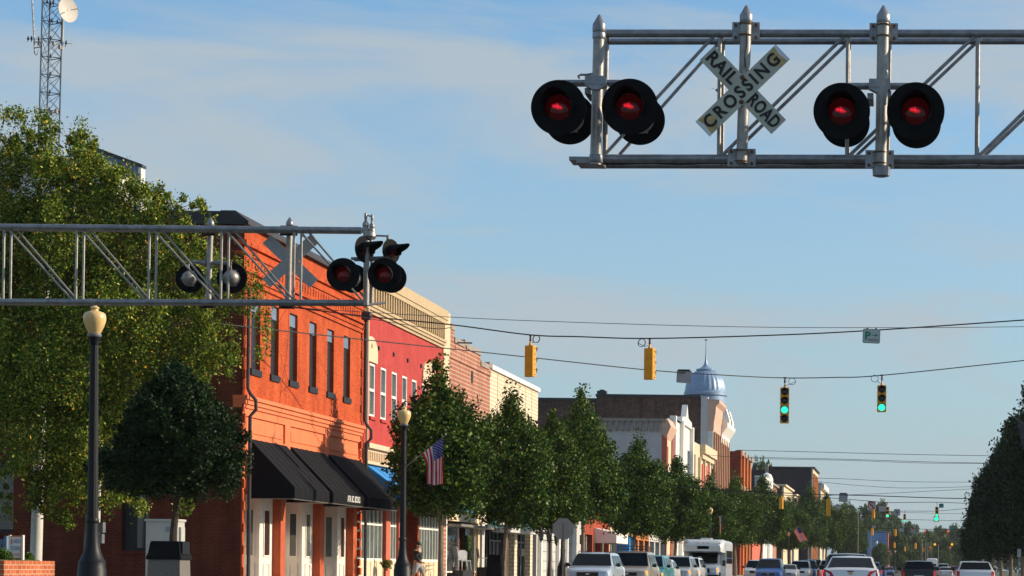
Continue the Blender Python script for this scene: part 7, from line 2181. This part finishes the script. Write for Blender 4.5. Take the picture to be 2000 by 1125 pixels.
ahead('suv', 'white', 1628, 119, 'white car with dark windows left of the dark grey one', roof=1.55)
ahead('suv', 'blue', 1699, 170, 'blue hatchback peeking over the right side of the white sedan', roof=1.6)
ahead('sedan', 'blue', 1712, 206, 'blue sedan low at the right side of the white sedan', roof=1.36)
ahead('suv', 'black', 1795, 116.5, 'black sport utility car driving away in the middle lane', roof=1.52, tail='taillamp', W=1.92)
ahead('suv', 'white', 1905.5, 108.5, 'white sport utility car driving away in the right lane', roof=1.50, W=1.95)
ahead('sedan', 'white', 1847, 268, 'white sedan far ahead between the black and the white sport utility cars', roof=1.42)
ahead('van', 'white', 1842, 335, 'pale van far ahead behind the distant white sedan', roof=2.0)
ahead('suv', 'silver', 1826, 335, 'silver car far ahead left of the distant white sedan', roof=1.6)
ahead('suv', 'red', 1857, 420, 'small dark red car far ahead, left one of the red pair', roof=1.8)
ahead('suv', 'red', 1868, 430, 'small red car far ahead, right one of the red pair', roof=1.8)
ahead('sedan', 'black', 1878, 330, 'small dark car far ahead beside the white sport utility car', roof=1.45)

# the shuttle bus
bus = empty('shuttle_bus', (0, 0, 0), 'white shuttle bus with bulging roof front and blank dark destination window', 'bus')
BW = 1.29
white_p, ice_p = paint('white', PC['white']), paint('ice', PC['ice'])
q = MB()   # van nose
loft(q, [[(x, y, z) for x, z in sect(w, zb, zt, 0.03)] for y, w, zb, zt in ((1.6, 1.0, 0.35, 1.25), (2.3, 1.0, 0.35, 1.22), (2.75, 0.98, 0.38, 1.12), (3.0, 0.90, 0.42, 1.0), (3.05, 0.8, 0.5, 0.85))])
q.build('hood', ice_p, bus, True)
q = MB()   # cab
q.prism([(-0.98, 1.0, 0.4), (-0.98, 2.35, 0.4), (-0.98, 2.35, 1.24), (-0.98, 1.5, 2.02), (-0.98, 1.0, 2.02)], (1.96, 0, 0)); q.build('cab', ice_p, bus)
q = MB(); q.prism([(-0.9, 2.32, 1.30), (0.9, 2.32, 1.30), (0.84, 1.60, 1.98), (-0.84, 1.60, 1.98)], (0, 0.03, 0.03)); q.build('windshield', 'carglass', bus)
for s in (-1, 1):
    q = MB(); q.prism([(s * 0.985, 1.1, 1.3), (s * 0.985, 2.05, 1.3), (s * 0.985, 1.5, 1.92), (s * 0.985, 1.1, 1.92)], (s * 0.01, 0, 0)); q.build('side_window', 'carglass', bus)
    q = MB(); q.box(s * 1.15, s * 1.35, 1.85, 1.95, 1.15, 1.5); q.tube((s * 0.98, 1.9, 1.25), (s * 1.2, 1.9, 1.25), 0.02, n=6); q.build('mirror', 'plastic', bus)
    q = MB(); q.prism([(s * 0.55, 3.0, 0.78), (s * 0.86, 2.93, 0.78), (s * 0.86, 2.93, 0.98), (s * 0.55, 3.0, 0.98)], (0, 0.06, 0)); q.build('headlight', 'headlamp', bus)
    q = MB(); q.box(s * 0.87, s * 0.97, 2.82, 2.97, 0.76, 1.0); q.build('indicator', 'amberlit', bus)
q = MB(); q.box(-0.48, 0.48, 3.0, 3.08, 0.72, 1.0); q.build('grille', 'plastic', bus)
q = MB(); q.box(-1.0, 1.0, 2.98, 3.16, 0.42, 0.62); q.build('bumper', 'plastic', bus)
def rsec(y, w, z0, z1, rr=0.22):
    pts = [(w, z0)] + [(w - rr + rr * math.cos(t), z1 - rr + rr * math.sin(t)) for t in [math.pi / 2 * i / 5 for i in range(6)]]
    pts += [(-x, z) for x, z in reversed(pts)]
    return [(x, y, z) for x, z in pts]
q = MB(); loft(q, [rsec(-4.2, BW, 0.35, 2.72), rsec(1.0, BW, 0.35, 2.76)]); q.build('body', white_p, bus, True)
q = MB(); loft(q, [rsec(1.001, BW - 0.002, 1.99, 2.77), rsec(1.6, BW - 0.01, 1.96, 2.76, 0.26), rsec(1.95, BW - 0.05, 1.96, 2.72, 0.32), rsec(2.18, BW - 0.12, 1.98, 2.62, 0.34), rsec(2.30, BW - 0.24, 2.04, 2.46, 0.2)]); q.build('roof_pod', white_p, bus, True)
q = MB(); q.box(-0.36, 0.36, 2.24, 2.30, 2.17, 2.36); q.build('destination_window', 'carglass', bus)
q = MB()
for x in (-1.0, -0.3, 0.0, 0.3, 1.0): q.box(x - 0.05, x + 0.05, 2.15, 2.24, 2.53, 2.58)
q.build('marker_light', 'amber', bus)
q = MB(); q.box(-0.3, 0.35, -1.0, 0.2, 2.72, 2.88); q.build('roof_unit', white_p, bus)
for s in (-1, 1):
    for k in range(5):
        q = MB(); q.box(s * (BW - 0.001), s * (BW + 0.01), -3.9 + k * 0.95, -3.1 + k * 0.95, 1.3, 2.1); q.build('side_window', 'carglass', bus)
    for y in (-2.8, 2.1):
        q = MB(); q.lathe([(0.2, -0.12), (0.38, -0.12), (0.39, 0), (0.38, 0.12), (0.2, 0.12)], (s * 0.95, y, 0.39), 20, 'X'); w_ = q.build('wheel', 'tyre', bus, True)
        q = MB(); q.lathe([(0.02, s * 0.1), (0.22, s * 0.125)], (s * 0.95, y, 0.39), 14, 'X'); q.build('rim', 'rim', w_)
bus.location = (at(1373, 1090, 134).x, 134 + 2.3, 0); bus.rotation_euler = (0, 0, math.pi)

# far white box lorry
tr = empty('box_lorry', (0, 0, 0), 'white box lorry with rounded top far down the street', 'lorry')
q = MB(); loft(q, [rsec(-5, 1.15, 1.0, 3.5, 0.4), rsec(0.5, 1.15, 1.0, 3.5, 0.4), rsec(1.0, 1.1, 1.05, 3.3, 0.4)]); q.build('box', white_p, tr, True)
q = MB(); q.prism([(-1.05, 1.0, 0.5), (-1.05, 3.4, 0.5), (-1.05, 3.4, 1.4), (-1.05, 2.4, 1.6), (-1.05, 1.9, 2.4), (-1.05, 1.0, 2.4)], (2.1, 0, 0)); q.build('cab', white_p, tr)
q = MB(); q.prism([(-0.9, 2.42, 1.65), (0.9, 2.42, 1.65), (0.85, 1.98, 2.3), (-0.85, 1.98, 2.3)], (0, 0.03, 0.02)); q.build('windshield', 'carglass', tr)
for s in (-1, 1):
    for y in (-3.6, 2.6): MB().lathe([(0.2, -0.14), (0.48, -0.14), (0.48, 0.14), (0.2, 0.14)], (s * 0.95, y, 0.48), 18, 'X').build('wheel', 'tyre', tr, True)
tr.location = (at(1821, 1100, 465).x, 470, 0); tr.rotation_euler = (0, 0, math.pi)
q = MB(); q.box(-1.0, 1.0, 3.4, 3.5, 0.4, 0.7); q.build('bumper', 'plastic', tr)

# ================================================================ haze
hz = MB().box(-620, 620, -80, 1200, -1.0, 60).build('haze', 'white')
hz['kind'] = 'stuff'
hm = bpy.data.materials.new('haze_air')
hm.use_nodes = True
hn, hl = hm.node_tree.nodes, hm.node_tree.links
hn.clear()
ho = hn.new('ShaderNodeOutputMaterial')
hv = hn.new('ShaderNodeVolumePrincipled')
hv.inputs['Color'].default_value = (0.80, 0.88, 1.0, 1)
hv.inputs['Density'].default_value = 0.00007
hv.inputs['Anisotropy'].default_value = 0.2
hl.new(hv.outputs[0], ho.inputs['Volume'])
hz.data.materials.clear()
hz.data.materials.append(hm)
